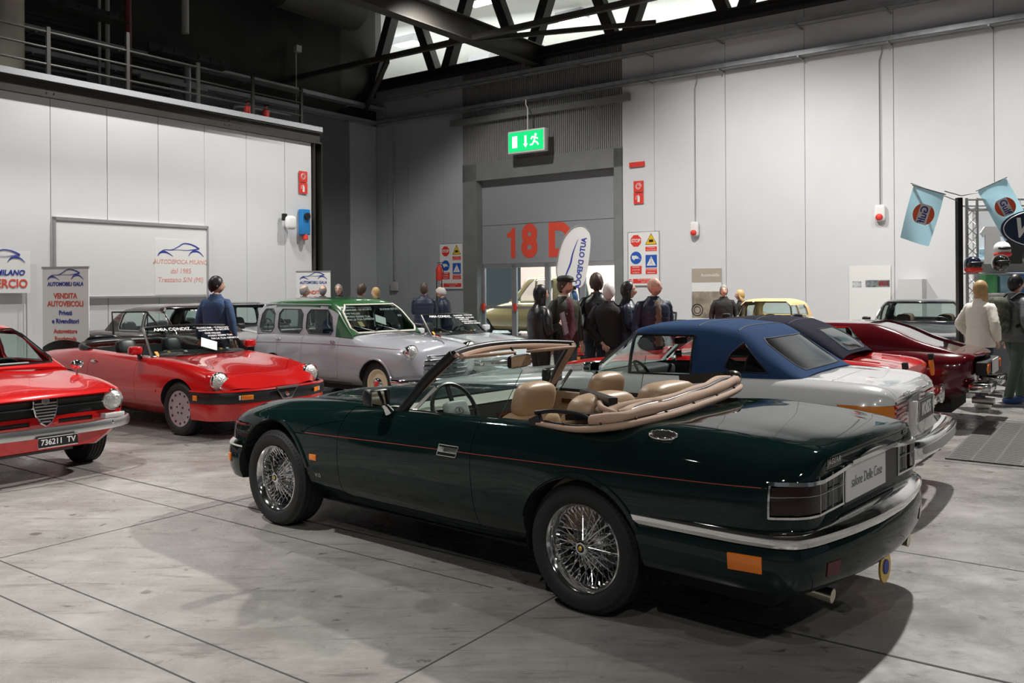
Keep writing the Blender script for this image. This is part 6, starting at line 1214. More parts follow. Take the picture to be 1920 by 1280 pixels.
def person(label, X, Y, face, H, top, bottom, hair=('brown', 'short'), skin=0, arms=('down', 'down'), torso=(1.0, 1.0), coat=.50, head_turn=0, nod=0, step=0.0, lean=0, beard=False, glasses=False, cap=None, collar=None, puff=0, shirt=None, group=None, shoes=None, extra=None):
    r = thing('person', label, 'person', (X, Y, 0), math.radians(face), group); k = H/1.75; L = rot('Y', lean)
    hipz = .93*k; piv = T(0, 0, hipz) @ L @ T(0, 0, -hipz); P = lambda x, y, z: piv @ Vector((x*k, y*k, z*k)); Q = lambda x, y, z: Vector((x*k, y*k, z*k))
    sh = {s: P(0, s*.172*torso[0], 1.39) for s in (1, -1)}; el = {}; wr = {}
    pose = {'down': ((-.02, .25, 1.13), (.03, .26, .88)), 'pocket': ((-.07, .30, 1.15), (.08, .20, .95)), 'crossed': ((.04, .24, 1.15), (.25, .02, 1.16)), 'hold': ((.0, .26, 1.13), (.22, .12, 1.20)), 'back': ((-.12, .27, 1.14), (-.16, .06, .92)), 'phone': ((.05, .22, 1.15), (.26, .06, 1.22)), 'swing': ((-.10, .25, 1.15), (-.02, .25, .92))}
    V, E, R_ = [], [], []
    def add(p, rr, par=None):
        V.append(tuple(p)); R_.append(rr*k if isinstance(rr, float) else (rr[0]*k, rr[1]*k)); i = len(V)-1
        if par is not None: E.append((par, i))
        return i
    pel = add(P(0, 0, .95), (.13, .10)); w = add(P(0, 0, 1.12), (.12, .09), pel); ch = add(P(0, 0, 1.30), (.135, .10), w); nk = add(P(-.005, 0, 1.46), .062, ch); hd = add(P(.005, 0, 1.56), .060, nk)
    legs = {}
    for s in (1, -1):
        hp = add(Q(0, s*.09, .90), .085, pel); kn = add(Q(.02+s*step*.5, s*.10, .50), .058, hp); an = add(Q(-.02+s*step, s*.10, .09), .038, kn); ft = add(Q(.14+s*step, s*.115, .035), .032, an); legs[s] = (V[hp], V[kn], V[an], V[ft])
        ep, wp = pose[arms[0 if s == 1 else 1]]; S_ = add(sh[s], .052, ch); e = P(ep[0], s*ep[1], ep[2]); h = P(wp[0], s*wp[1], wp[2]); el[s] = e; wr[s] = h
        ei = add(e, .040, S_); wi = add(h, .026, ei); d = (h-e).normalized(); pm = h+d*.055*k; pi_ = add(pm, (.036, .020), wi)
        side = d.cross(Vector((1, 0, 0))); side = side.normalized() if side.length > .2 else Vector((0, 0, 1)); cn = d.cross(side).normalized()
        for f in range(4):
            o_ = (f-1.5)*.020*k; ln = (.060, .070, .066, .052)[f]*k
            a1 = add(pm+side*o_+d*.045*k, .0095, pi_); a2 = add(pm+side*o_*1.1+d*(.045*k+ln*.5)+cn*.010*k, .0085, a1); add(pm+side*o_*1.1+d*(.045*k+ln*.8)+cn*.028*k, .0075, a2)
        t1 = add(pm-side*.038*k+cn*.01*k, .012, pi_); add(pm-side*.046*k+d*.045*k+cn*.022*k, .009, t1)
    vs, fs = skin_mesh(V, E, R_); mb = MB(); mb.m = 0; mb.add(vs, fs)
    HM = T(*P(.015, 0, 1.635)) @ rot('Z', head_turn) @ rot('Y', nod+lean*.3); head_mesh(mb, HM, k*1.0, beard)
    hm = HAIRM[hair[0]]; body = mb.build('body', [SKINS[skin], SKINS[skin], EYE, LIP, mat('stubble_'+hair[0], tuple(.5*a_+.5*b_ for a_, b_ in zip((.40, .25, .19), {'grey': (.25, .23, .22)}.get(hair[0], (.12, .08, .06)))), .8) if beard else hm], r, 60)
    if hair[1] != 'none':
        q = MB(); hair_mesh(q, HM, k, hair[1]); q.build('hair', hm, body, 60)
    # trousers
    q = MB()
    for s in (1, -1):
        a, b, c, d = [Vector(p) for p in legs[s]]; q.tube([a+Vector((0, -s*.01, .06*k)), a.lerp(b, .25), a.lerp(b, .6), b, b.lerp(c, .5), c+Vector((0, 0, .0))], [.105*k, .098*k, .080*k, .068*k, .062*k, .060*k], 14)
    ellipsoid(q, (0, 0, .96*k), (.25*k, .345*k, .24*k), .75); q.build('trousers', bottom, body, 60)
    for s in (1, -1):
        a, b, c, d = [Vector(p) for p in legs[s]]; yw = 0; q = MB(); ellipsoid(q, (c.x+.06*k, c.y+s*.008, .047), (.285*k, .098*k, .088), .62, 18, 10); q.build('shoe', shoes or BLACK, body, 60)
    # upper garment
    q = MB(); zs = [coat+.0, coat+.04, .85, .98, 1.10, 1.22, 1.34, 1.41, 1.455, 1.49]; zs = [z for z in zs if z >= coat]; lev = []
    prof = {0: 0}
    wx = lambda z: np.interp(z, [.5, .85, .98, 1.10, 1.22, 1.34, 1.41, 1.455, 1.49], [.205, .195, .182, .170, .182, .190, .162, .105, .072])*torso[0]
    dx = lambda z: np.interp(z, [.5, .85, .98, 1.10, 1.22, 1.34, 1.41, 1.455, 1.49], [.150, .145, .135, .128, .135, .135, .115, .085, .070])*torso[1]
    zz = np.linspace(coat, 1.49, 26 if puff else 16); rows = []
    for i, z in enumerate(zz):
        pf = 1+(.05*puff*abs(math.sin((z-coat)*math.pi/.085)) if z < 1.42 else 0)
        row = []
        for j in range(24):
            a = 2*math.pi*j/24; c_, s_ = math.cos(a), math.sin(a); row.append(P(dx(z)*pf*math.copysign(abs(c_)**.85, c_)-.005, wx(z)*pf*math.copysign(abs(s_)**.85, s_), z))
        rows.append(row)
    q.grid(rows, closed=True)
    for s in (1, -1):
        a, b, c = sh[s], el[s], wr[s]; pts = [a+Vector((0, -s*.10*k, .035*k)), a+Vector((0, -s*.02*k, .004*k)), a.lerp(b, .35), a.lerp(b, .7), b, b.lerp(c, .35), b.lerp(c, .7), b.lerp(c, .97)]; rr = [.030, .058, .062, .060, .057, .053, .048, .043]
        if puff:
            pts = [a+Vector((0, -s*.10*k, .035*k))]+[a.lerp(b, t) for t in np.linspace(0, 1, 9)]+[b.lerp(c, t) for t in np.linspace(.12, .97, 8)]; rr = [.03]+[.060-.004*t+.006*(i % 2) for i, t in enumerate(np.linspace(0, 1, 9))]+[.062-.014*t+.006*(i % 2) for i, t in enumerate(np.linspace(0, 1, 8))]
        q.tube(pts, [x*k*(1.05 if torso[0] > 1 else 1) for x in rr], 14)
    jk = q.build('jacket', top, body, 60)
    q = MB(); c0 = P(-.005, 0, 1.475); M = piv; n = 18
    rows = [[P(math.cos(2*math.pi*j/n)*rx-.008, math.sin(2*math.pi*j/n)*ry, z) for j in range(n)] for rx, ry, z in ((.100, .128, 1.43), (.082, .088, 1.475), (.076, .076, 1.51), (.062, .062, 1.505), (.06, .06, 1.46))]; q.grid(rows, closed=True); q.build('collar', collar or top, jk, 60)
    if shirt is not None:
        rows = [[P(dx(z)+.012-abs(t)*.03, t*np.interp(z, [.8, 1.45], [.125, .07]), z) for t in np.linspace(-1, 1, 7)] for z in np.linspace(max(coat, .86), 1.46, 12)]; q = MB(); q.grid(rows); q.build('jumper', shirt, jk, 60)
    if cap: q = MB(); S = HM @ Matrix.Scale(k, 4); ellipsoid(q, (.0, 0, .078), (.235, .185, .11), .85, 20, 10, S); ellipsoid(q, (.10, 0, .052), (.12, .14, .022), .8, 16, 8, S); q.build('flat_cap', cap, body, 60)
    if glasses:
        q = MB(); S = HM @ Matrix.Scale(k, 4)
        for s in (1, -1): q.tube([S @ Vector((.098, s*.032+.024*math.cos(a), .010+.018*math.sin(a))) for a in np.linspace(0, 6.28, 14)], .0025, 5); q.tube([S @ Vector((.095, s*.056, .014)), S @ Vector((.0, s*.080, .012))], .0025, 5)
        q.build('glasses', BLACK, body)
    return r, body, jk, P, wr
LEATH = mat('black_leather', (.014, .014, .015), .34, bump=(16, .45, .014)); DENIM = cloth('blue_denim', (.035, .075, .16)); NAVYC = cloth('navy_padded', (.012, .018, .040), .45); JEANS = cloth('dark_jeans', (.020, .028, .050)); BLKC = cloth('black_cloth', (.012, .012, .013)); OLIVE = cloth('olive_waxed', (.028, .032, .018), .6)
CREAMC = cloth('cream_fleece', (.62, .56, .46)); BROWNC = cloth('brown_jumper', (.16, .12, .085)); WHITEC = cloth('white_padded', (.70, .67, .60)); GREYC = cloth('grey_padded', (.075, .08, .085), .5); GREENT = cloth('green_trousers', (.045, .065, .050)); MAROON = cloth('maroon_shirt', (.07, .015, .02)); BLUEC = cloth('blue_coat', (.05, .13, .30)); WSHOE = mat('white_shoe', (.65, .63, .58), .5); BSHOE = mat('blue_shoe', (.02, .06, .18), .5)
person('man in blue denim jacket seen from behind, between the red roadster and the brown saloon', -4.24, 12.6, 78, 1.80, DENIM, JEANS, ('black', 'short'), 1, ('down', 'down'), (1.04, 1), .88, -50, beard=True)
person('bald man with head just above the estate car roof, leftmost of the group', -4.49, 19.0, 10, 1.69, GREYC, JEANS, ('grey', 'fringe'), 0, coat=.85)
person('second man from the left above the estate roof, balding, seen from behind', -4.28, 19.9, 80, 1.69, BLKC, JEANS, ('grey', 'fringe'), 0, coat=.85)
person('man with glasses facing the camera above the estate car roof', -3.72, 18.9, -90, 1.72, BLKC, JEANS, ('grey', 'fringe'), 0, coat=.85, glasses=True)
person('person with curly brown hair above the estate car roof', -3.18, 18.6, 60, 1.70, BROWNC, JEANS, ('brown', 'curly'), 0, coat=.85)
person('woman with blond hair at the right end of the group behind the estate', -3.06, 19.8, 160, 1.64, BLKC, JEANS, ('blond', 'bob'), 0, coat=.85)
person('man in navy padded jacket seen from behind near the dark corner', -1.80, 18.0, 88, 1.72, NAVYC, JEANS, ('brown', 'short'), 1, ('phone', 'phone'), (1.12, 1.1), .86, puff=1)
person('elderly man with glasses looking down, in navy jacket near the extinguisher', -1.37, 18.5, 170, 1.66, NAVYC, JEANS, ('white', 'fringe'), 0, ('phone', 'phone'), (1.05, 1.05), .86, nod=32, lean=10, glasses=True)
r_, b_, j_, P_, w_ = person('woman with long black hair and black leather jacket holding a brochure', .36, 11.35, 25, 1.64, LEATH, BLKC, ('black', 'long'), 0, ('down', 'hold'), (1.12, 1.15), .86, glasses=True)
o_ = thing('brochure', 'white and dark brochure in the hand of the woman in black leather', 'brochure', (.38, 11.35, 0), math.radians(12)); q = MB(); q.box(-.1, .1, -.006, .006, -.14, .14, T(*(w_[-1]+Vector((.06, -.02, .03)))) @ rot('Y', -12) @ rot('Z', 60)); c_ = q.build('cover', mat('brochure_print', (.10, .07, .08), .4), o_, None); q = MB(); q.box(-.098, .098, .006, .009, -.138, .138, T(*(w_[-1]+Vector((.06, -.02, .03)))) @ rot('Y', -12) @ rot('Z', 60)); q.build('pages', CARD, o_, None)
r_, b_, j_, P_, w_ = person('young man in flat cap and olive jacket with cream fleece collar', .70, 11.75, -55, 1.76, OLIVE, JEANS, ('brown', 'short'), 0, ('down', 'down'), (1.10, 1.05), .80, 25, beard=True, cap=mat('black_cap', (.012, .012, .014), .6), collar=CREAMC, shirt=MAROON)
q = MB(); 
for z in (.90, 1.02, 1.14, 1.26): q = MB(); p = P_(.148, -.085, z); q.cyl(p, p+Vector((.012, 0, 0)), .011, 10); q.build('button', mat('brass_button', (.7, .5, .2), .3, .9), j_)
person('tall man in dark leather jacket with brown tousled hair, seen from behind', 1.20, 12.5, 95, 1.79, LEATH, JEANS, ('brown', 'curly'), 0, ('pocket', 'pocket'), (1.08, 1.05), .84)
person('white-haired man in black jacket with hands behind his back', 1.30, 11.85, 70, 1.66, BLKC, JEANS, ('white', 'short'), 0, ('back', 'down'), (1.12, 1.1), .86, collar=LEATH)
person('woman with long dark hair and navy padded jacket with crossed arms', 1.56, 11.9, -10, 1.68, NAVYC, JEANS, ('black', 'long'), 0, ('crossed', 'crossed'), (1.08, 1.15), .82, puff=1)
person('bald bearded man in open dark jacket over a brown jumper', 1.85, 11.5, -72, 1.73, NAVYC, JEANS, ('grey', 'none'), 0, ('down', 'down'), (1.16, 1.1), .82, 35, beard=True, puff=1, shirt=BROWNC)
person('man in plain black jumper standing by the right-hand wall', 4.21, 17.5, -100, 1.64, BLKC, BLKC, ('grey', 'short'), 0, ('down', 'down'), (1.08, 1), .88)
person('woman with short blond hair beside the tan-hooded vintage car', 4.62, 17.8, 175, 1.54, BLKC, BLKC, ('blond', 'bob'), 0, coat=.85)
person('woman with blond hair and white padded jacket at the stall', 6.17, 11.6, 20, 1.66, WHITEC, JEANS, ('blond', 'long'), 0, ('pocket', 'pocket'), (1.02, 1.08), .84, puff=.7, shoes=WSHOE, step=.12)
r_, b_, j_, P_, w_ = person('man in grey padded jacket with camouflage backpack at the right edge', 6.86, 12.0, 5, 1.74, GREYC, GREENT, ('black', 'short'), 0, ('down', 'pocket'), (1.05, 1.05), .84, puff=1, shoes=BSHOE, step=.16)
bp = thing('backpack', 'camouflage backpack worn by the man at the right edge', 'backpack', (6.86, 12.0, 0), math.radians(5)); q = MB(); ellipsoid(q, (-.26, 0, 1.20), (.24, .32, .50), .55); bb_ = q.build('bag', mat('camouflage', (.06, .065, .045), .8, vary=(18, .8)), bp, 60); q = MB(); ellipsoid(q, (-.39, 0, 1.10), (.08, .24, .24), .5); q.build('pocket', mat('camouflage', (.06, .065, .045), .8), bp, 60)
for s in (1, -1): q = MB(); q.tube(catmull([P_(-.14, s*.11, 1.42), P_(.0, s*.13, 1.50), P_(.15, s*.13, 1.38), P_(.16, s*.14, 1.2), P_(-.10, s*.17, 1.05)], 5), .022, 6); q.build('strap', BLKC, bp)
person('person in blue coat outside the glass doors', 1.87, 26.8, 180, 1.75, BLUEC, JEANS, ('brown', 'short'), 0, ('swing', 'swing'), (1.05, 1), .80, step=.2)
# ============================================================ SIGNS, BANNERS, STALL
def on(F, t, n, z): return F @ Vector((t, n, z))
def obj1(name, mb, m, label, cat, group=None, ang=38): return tag(mb.build(name, m, ang=ang), label, cat, group)
# whiteboard on the left wall
wb_ = thing('display_board', 'large white framed board on the left wall', 'board', tuple(on(FL, 0, 0, 0))); Wi = Matrix.Translation(-on(FL, 0, 0, 0))
q = MB(); q.box(.06, 3.46, .005, .05, 1.50, 3.02, FL); q.build('panel', mat('board_white', (.74, .74, .73), .35), wb_, None, Wi)
for a in ((.02, 3.50, 2.99, 3.05), (.02, 3.50, 1.46, 1.50), (.02, .06, 1.46, 3.05), (3.46, 3.50, 1.46, 3.05)): q = MB(); q.box(a[0], a[1], .0, .075, a[2], a[3], FL); q.build('frame', ALU, wb_, None, Wi)
ps = thing('poster', 'white poster with blue car outline and pale red lettering on the framed board', 'poster', tuple(on(FL, 2.8, .055, 2))); Pi_ = Matrix.Translation(-on(FL, 2.8, .055, 2))
q = MB(); q.box(2.17, 3.44, .052, .058, 1.52, 2.72, FL); q.build('sheet', SIGNW, ps, None, Pi_)
X0 = lambda t, n, z: frame(on(FL, t, n, z), VA, NA)
q = MB(); swoosh(q, X0(2.80, .060, 2.42), 1.15); q.build('car_outline', NAVY, ps, None, Pi_)
q = MB(); text_mb(q, 'AUTODEPOCA MILANO', .135, X0(2.80, .060, 2.23), shear=.15, sx=.92); text_mb(q, 'dal 1985', .15, X0(2.80, .060, 2.03), shear=.15); text_mb(q, 'Trezzano S/N (MI)', .15, X0(2.80, .060, 1.84), shear=.15); q.build('lettering', PINKR, ps, None, Pi_)
def rollup(label, X, Y, rz, w, h, lines, z_logo, logo_w):
    r = thing('roll_up_banner', label, 'banner', (X, Y, 0), math.radians(rz)); M = frame((0, -.012, 0), (1, 0, 0), (0, -1, 0))
    q = MB(); q.box(-w/2, w/2, -.008, .008, .06, h); q.build('sheet', SIGNW, r, None); q = MB(); q.box(-w/2-.02, w/2+.02, -.10, .10, 0, .07, None, .015); q.build('base', ALU, r); q = MB(); q.box(-w/2-.01, w/2+.01, -.015, .015, h-.01, h+.02); q.build('top_rail', ALU, r); q = MB(); q.cyl((0, .02, .05), (0, .02, h), .01, 8); q.build('pole', ALU, r)
    q = MB(); swoosh(q, M @ T(0, z_logo, 0), logo_w); q.build('car_outline', NAVY, r, None)
    for t, z, s, m, sx in lines: q = MB(); text_mb(q, t, s, M @ T(0, z, 0), bold=.02, sx=sx, shear=.12 if m is NAVY and z > 1.6 else 0); q.build('lettering', m, r, None)
    return r
rollup('white roll-up banner VENDITA AUTOVEICOLI left of the brown saloon', -7.10, 14.0, -12, .84, 1.98, [('AUTOMOBILI GALA', 1.72, .088, NAVY, .84), ('VENDITA', 1.53, .12, LETR, .85), ('AUTOVEICOLI', 1.405, .12, LETR, .85), ('Privati', 1.26, .105, NAVY, .9), ('e Rivenditori', 1.13, .105, NAVY, .9), ('Autovetture', .97, .095, LETR, .9), ('Fuoristrada', .85, .095, LETR, .9), ('Moto d\'epoca', .73, .095, LETR, .9)], 1.83, .66)
rollup('small white roll-up banner behind the group of heads and the estate car', -4.58, 20.3, -8, .82, 2.02, [('AUTOMOBILI GALA', 1.77, .088, NAVY, .84), ('VENDITA', 1.54, .12, LETR, .85), ('AUTOVEICOLI', 1.40, .12, LETR, .85)], 1.88, .66)
ib = thing('hanging_banner', 'white banner with blue car outline and large red letters at the left edge', 'banner', tuple(on(FL, -.9, .10, 0)), math.atan2(VA.y, VA.x)); M = frame((0, -.02, 0), (1, 0, 0), (0, -1, 0))
q = MB(); q.box(-.9, .45, -.012, .0, 1.58, 2.37); q.build('sheet', SIGNW, ib, None); q = MB(); q.cyl((.38, -.006, 0), (.38, -.006, 1.58), .012, 8); q.cyl((-.8, -.006, 0), (-.8, -.006, 1.58), .012, 8); q.build('stand_pole', ALU, ib)
q = MB(); swoosh(q, M @ T(-.12, 2.20, 0), .95); text_mb(q, 'AUTO MILANO', .135, M @ T(-.12, 1.955, 0), shear=.2, bold=.03); q.build('lettering', NAVY, ib, None); q = MB(); text_mb(q, 'COMMERCIO', .22, M @ T(.40, 1.75, 0), bold=.02, align='RIGHT', sx=.9); q.v = [v for v in q.v]; q.build('lettering', LETR, ib, None)
# stop / truck notice boards on both sides of the loading door
def notice(label, t, z0, z1, w):
    r = thing('safety_sign_board', label, 'sign', tuple(on(FB, t, .03, z0)), math.atan2(VB.y, VB.x)); h = z1-z0; M = frame((0, 0, 0), (1, 0, 0), (0, -1, 0)) @ T(0, 0, .0); k = h/1.45
    q = MB(); q.box(-w/2, w/2, -.008, .02, 0, h); q.build('board', SIGNW, r, None)
    q = MB(); q.tube([(-w/2, -.01, 0), (w/2, -.01, 0), (w/2, -.01, h), (-w/2, -.01, h)], .012, 4, closed=True); q.build('frame', ALU, r)
    def D(cx, cz, n=.010): return frame((cx, -n, cz), (1, 0, 0), (0, -1, 0))
    L_, R_ = -w*.24, w*.25; q = MB(); q.poly(circ(8, .17*k, math.pi/8), .004, D(L_, h-.24*k)); s = q.build('stop_octagon', RED, r, None); q = MB(); text_mb(q, 'STOP', .135*k, D(L_, h-.24*k, .015), bold=.03, sx=.85); q.build('stop_lettering', SIGNW, s, None)
    q = MB(); q.poly([(-.17*k, -.13*k), (.17*k, -.13*k), (0, .17*k)], .004, D(R_, h-.22*k)); s = q.build('warning_triangle', YEL, r, None); q = MB(); q.tube([D(R_, h-.22*k, .015) @ Vector(p) for p in ((-.165*k, -.125*k, 0), (.165*k, -.125*k, 0), (0, .165*k, 0))], .010*k, 4, closed=True); q.box(-.065*k, .065*k, -.07*k, 0, 0, .004, D(R_, h-.22*k, .012)); q.build('truck_symbol', BLK, s, None)
    q = MB(); q.poly(circ(28, .17*k), .004, D(L_, h-.70*k)); s = q.build('blue_disc', BLUE, r, None); q = MB(); q.box(-.12*k, .03*k, -.03*k, .06*k, 0, .004, D(L_, h-.70*k, .015)); q.box(.035*k, .075*k, -.03*k, .035*k, 0, .004, D(L_, h-.70*k, .015)); q.poly(circ(12, .025*k), .004, D(L_-.06*k, h-.74*k, .015)); q.bar(D(L_, h-.70*k, .016) @ Vector((.08*k, 0, 0)), D(L_, h-.70*k, .016) @ Vector((.14*k, -.05*k, 0)), .02*k, .004); q.build('truck_symbol', SIGNW, s, None)
    q = MB(); q.box(-.17*k, .17*k, -.17*k, .17*k, 0, .004, D(R_, h-.80*k)); s = q.build('crossing_square', BLUE, r, None); q = MB(); q.poly([(-.14*k, -.12*k), (.14*k, -.12*k), (0, .13*k)], .004, D(R_, h-.80*k, .015)); tr = q.build('white_triangle', SIGNW, s, None); q = MB(); T0 = D(R_, h-.80*k, .020); q.bar(T0 @ Vector((0, .05*k, 0)), T0 @ Vector((0, -.02*k, 0)), .022*k, .003)
    for a in (-.05, .05): q.bar(T0 @ Vector((0, -.02*k, 0)), T0 @ Vector((a*k, -.09*k, 0)), .014*k, .003)
    q.poly(circ(10, .014*k), .003, T0 @ T(0, .075*k, 0)); q.build('walker_symbol', BLK, s, None)
    for cx, cz, ww, hh, tx in ((R_, h-.47*k, .34, .12, ['ATTENZIONE', 'VEICOLI IN MANOVRA']), (L_, h-1.03*k, .34, .22, ['SPEGNERE', 'IL MOTORE', 'IN SOSTA']), (R_, h-1.07*k, .34, .15, ['ATTRAVERSAMENTO', 'PEDONALE']), (0.05, h-1.33*k, .74, .12, ['VIETATO FUMARE E USARE', 'FIAMME LIBERE'])):
        q = MB(); q.box(-ww*k/2, ww*k/2, -hh*k/2, hh*k/2, 0, .004, D(cx, cz)); s = q.build('red_notice', RED, r, None); q = MB(); n = len(tx)
        for i, t_ in enumerate(tx): text_mb(q, t_, hh*k/n*.62, D(cx, cz+hh*k*(.5-(i+.5)/n), .015), sx=min(1, ww/(len(t_)*hh/n*.42)), depth=.001)
        q.build('notice_lettering', SIGNW, s, None)
    q = MB(); q.tube([D(-w*.42, h-1.33*k, .016) @ Vector((.05*k*math.cos(a), .05*k*math.sin(a), 0)) for a in np.linspace(0, 6, 16)], .008*k, 4, closed=True); q.bar(D(-w*.42, h-1.33*k, .016) @ Vector((-.035*k, .035*k, 0)), D(-w*.42, h-1.33*k, .016) @ Vector((.035*k, -.035*k, 0)), .012*k, .004); q.build('no_smoking_symbol', RED, r)
    return r
notice('safety notice board with STOP sign right of the loading door', 1.86, 1.66, 3.12, .95)
notice('safety notice board with STOP sign left of the loading door', -5.02, 1.60, 3.04, .95)
# fire extinguisher on a stand in front of the left notice board
fe = thing('fire_extinguisher', 'red fire extinguisher on a stand before the left notice board', 'extinguisher', tuple(on(FB, -4.88, .8, 0)))
q = MB(); q.tube([(-.06, 0, 0), (-.06, 0, 1.9)], .015, 8); q.tube([(.10, 0, 0), (.10, 0, 1.9)], .015, 8); q.box(-.15, .2, -.15, .15, 0, .02); q.build('stand', BLACK, fe); q = MB(); q.lathe([(0, 1.85), (.095, 1.86), (.10, 1.9), (.10, 2.22), (.06, 2.30), (.03, 2.33), (.03, 2.38), (0, 2.38)], 20, T(.02, -.05, .0)); q.build('cylinder', RED, fe); q = MB(); q.bar((-.04, -.05, 2.40), (.12, -.05, 2.42), .03, .02); q.tube(catmull([(.05, -.05, 2.36), (.14, -.05, 2.30), (.15, -.05, 2.05)], 5), .012, 6); q.build('valve', BLACK, fe)
for i, dx in enumerate((0, .55)):
    c = on(FL, 5.05+dx, -.5, 5.66); fe = thing('fire_extinguisher', ('left', 'right')[i]+'-hand small red extinguisher on the store roof behind the railing', 'extinguisher', tuple(c)); q = MB(); q.lathe([(0, 0), (.085, 0), (.09, .04), (.09, .36), (.05, .44), (.03, .50), (0, .50)], 16); q.build('cylinder', RED, fe); q = MB(); q.bar((-.06, 0, .52), (.08, 0, .53), .03, .03); q.build('valve', BLACK, fe)
# lit exit sign hanging from the tray
ex = thing('exit_sign', 'green lit emergency exit sign hanging above the loading door', 'sign', tuple(on(FB, -1.65, .5, 5.55)), math.atan2(VB.y, VB.x)); E_ = mat('exit_green', (.02, .35, .12), .4, emit=(.0, .60, .16), es=1.1); EW = mat('exit_white', (.8, .9, .85), .4, emit=(.75, 1, .85), es=1.3)
q = MB(); q.box(-.66, .66, -.10, .10, 0, .66, None, .02); q.build('housing', WHITE, ex); q = MB(); q.box(-.62, .62, -.112, -.10, .05, .61); q.build('lit_face', E_, ex, None); M = frame((0, -.114, .33), (1, 0, 0), (0, -1, 0))
q = MB(); q.box(-.48, -.30, -.17, .17, 0, .006, M); q.bar(M @ Vector((0, .16, .003)), M @ Vector((0, -.10, .003)), .07, .006, up=(0, -1, 0)); q.poly([(-.08, -.08), (.08, -.08), (0, -.19)], .006, M); q.build('door_and_arrow', EW, ex, None)
q = MB(); q.poly(circ(12, .04), .006, M @ T(.36, .15, 0))
for a, b_ in (((.34, .10), (.30, -.03)), ((.32, .08), (.44, .03)), ((.32, .08), (.24, .10)), ((.24, .10), (.20, .03)), ((.30, -.03), (.40, -.07)), ((.40, -.07), (.46, -.15)), ((.30, -.03), (.25, -.12)), ((.25, -.12), (.16, -.13))): q.bar(M @ Vector((*a, .003)), M @ Vector((*b_, .003)), .045, .006, up=(0, -1, 0))
q.build('running_figure', EW, ex, None); q = MB(); q.tube([(0, 0, .66), (0, 0, 1.3), (-.06, 0, 1.42), (-.06, 0, 1.56)], .018, 6); q.build('hanger', WHITE, ex)
# wall devices
def alarm(t, z, label):
    a = thing('alarm_device', label, 'alarm', tuple(on(FB, t, .02, z)), math.atan2(VB.y, VB.x)); q = MB(); ellipsoid(q, (0, -.06, 0), (.24, .12, .38), .4); q.build('box', WHITE, a, 60); q = MB(); ellipsoid(q, (0, -.14, -.10), (.16, .12, .15), .9); q.build('red_lamp', RED, a, 60); q = MB(); q.tube([(0, -.03, .19), (0, -.03, 7.13-z-.35), (.06, -.03, 7.13-z-.15), (.05, -.03, 7.13-z)], .014, 8); q.build('conduit', PALEP if t < 5 else STEEL, a)
alarm(3.39, 3.12, 'small alarm box with red lamp on thin conduit, left of two on the right wall'); alarm(7.99, 3.28, 'larger alarm box with red lamp on thick conduit near the hanging flags')
q = MB(); q.tube([on(FB, -7.5, .06, 1.9), on(FB, -7.5, .06, 7.0)], .03, 8); obj1('wall_conduit', q, GALV, 'thin vertical conduit on the grey corner wall', 'conduit'); q = MB(); q.box(-7.65, -7.35, .02, .12, 1.55, 1.85, FB, .01); obj1('junction_box', q, mat('box_beige', (.45, .45, .42), .5), 'pale junction box at the foot of the corner conduit', 'box')
def fsign(F, t, z, s, n, label):
    r = thing('fire_sign', label, 'sign', tuple(on(F, t, .02, z)), math.atan2((F @ Vector((1, 0, 0))-F @ Vector((0, 0, 0))).y, (F @ Vector((1, 0, 0))-F @ Vector((0, 0, 0))).x))
    for i in range(n):
        D = frame((0, -.01, -i*s*1.08), (1, 0, 0), (0, -1, 0)); q = MB(); q.box(-s/2, s/2, -s/2, s/2, 0, .008, D); p = q.build('red_square', RED, r, None); q = MB(); D2 = D @ T(0, 0, .010)
        if i == 0: 
            q.tube([D2 @ Vector((s*.32*(1-a/22)*math.cos(a), s*.32*(1-a/22)*math.sin(a), 0)) for a in np.linspace(0, 14, 44)], s*.022, 4); q.bar(D2 @ Vector((0, s*.34, 0)), D2 @ Vector((s*.34, s*.38, 0)), s*.05, .004)
        else: q.box(-s*.10, s*.14, -s*.34, s*.18, 0, .004, D2); q.box(-s*.03, s*.06, s*.18, s*.30, 0, .004, D2); q.tube([D2 @ Vector(v) for v in ((-s*.02, s*.26, 0), (-s*.22, s*.20, 0), (-s*.26, -s*.10, 0))], s*.03, 4)
        q.build('symbol', SIGNW, p, None)
fsign(FL, 6.32, 4.45, .27, 2, 'pair of red fire signs at the right end of the left wall'); fsign(FB, 1.72, 4.36, .30, 2, 'small red fire sign on the white wall right of the loading door')
q = MB(); q.box(1.45, 1.9, .0, .06, 4.90, 5.03, FB); obj1('fire_alarm_strip', q, RED, 'narrow red alarm panel on the wall above the small fire sign', 'alarm', None, None)
em = thing('emergency_lamp', 'white bulkhead lamp beside the blue socket box on the left wall', 'lamp', tuple(on(FL, 5.75, .10, 3.25)), math.atan2(VA.y, VA.x)); q = MB(); ellipsoid(q, (0, -.12, 0), (.30, .16, .34), .6); q.build('cover', WHITE, em, 60); q = MB(); q.box(-.17, -.05, -.06, .02, .05, .22, None, .01); q.build('bracket', BLACK, em)
sb = thing('socket_box', 'blue industrial socket box near the end of the left wall', 'socket box', tuple(on(FL, 6.29, .02, 3.3)), math.atan2(VA.y, VA.x)); SBL = mat('socket_blue', (.02, .22, .55), .4); q = MB(); q.box(-.13, .13, -.16, 0, -.32, .32, None, .02); q.build('housing', SBL, sb); q = MB(); q.cyl((0, -.16, .14), (0, -.22, .14), .09, 16); q.build('socket', BLACK, sb); q = MB(); q.cyl((0, -.10, -.32), (0, -.12, -.44), .07, 14); q.build('plug', RED, sb)
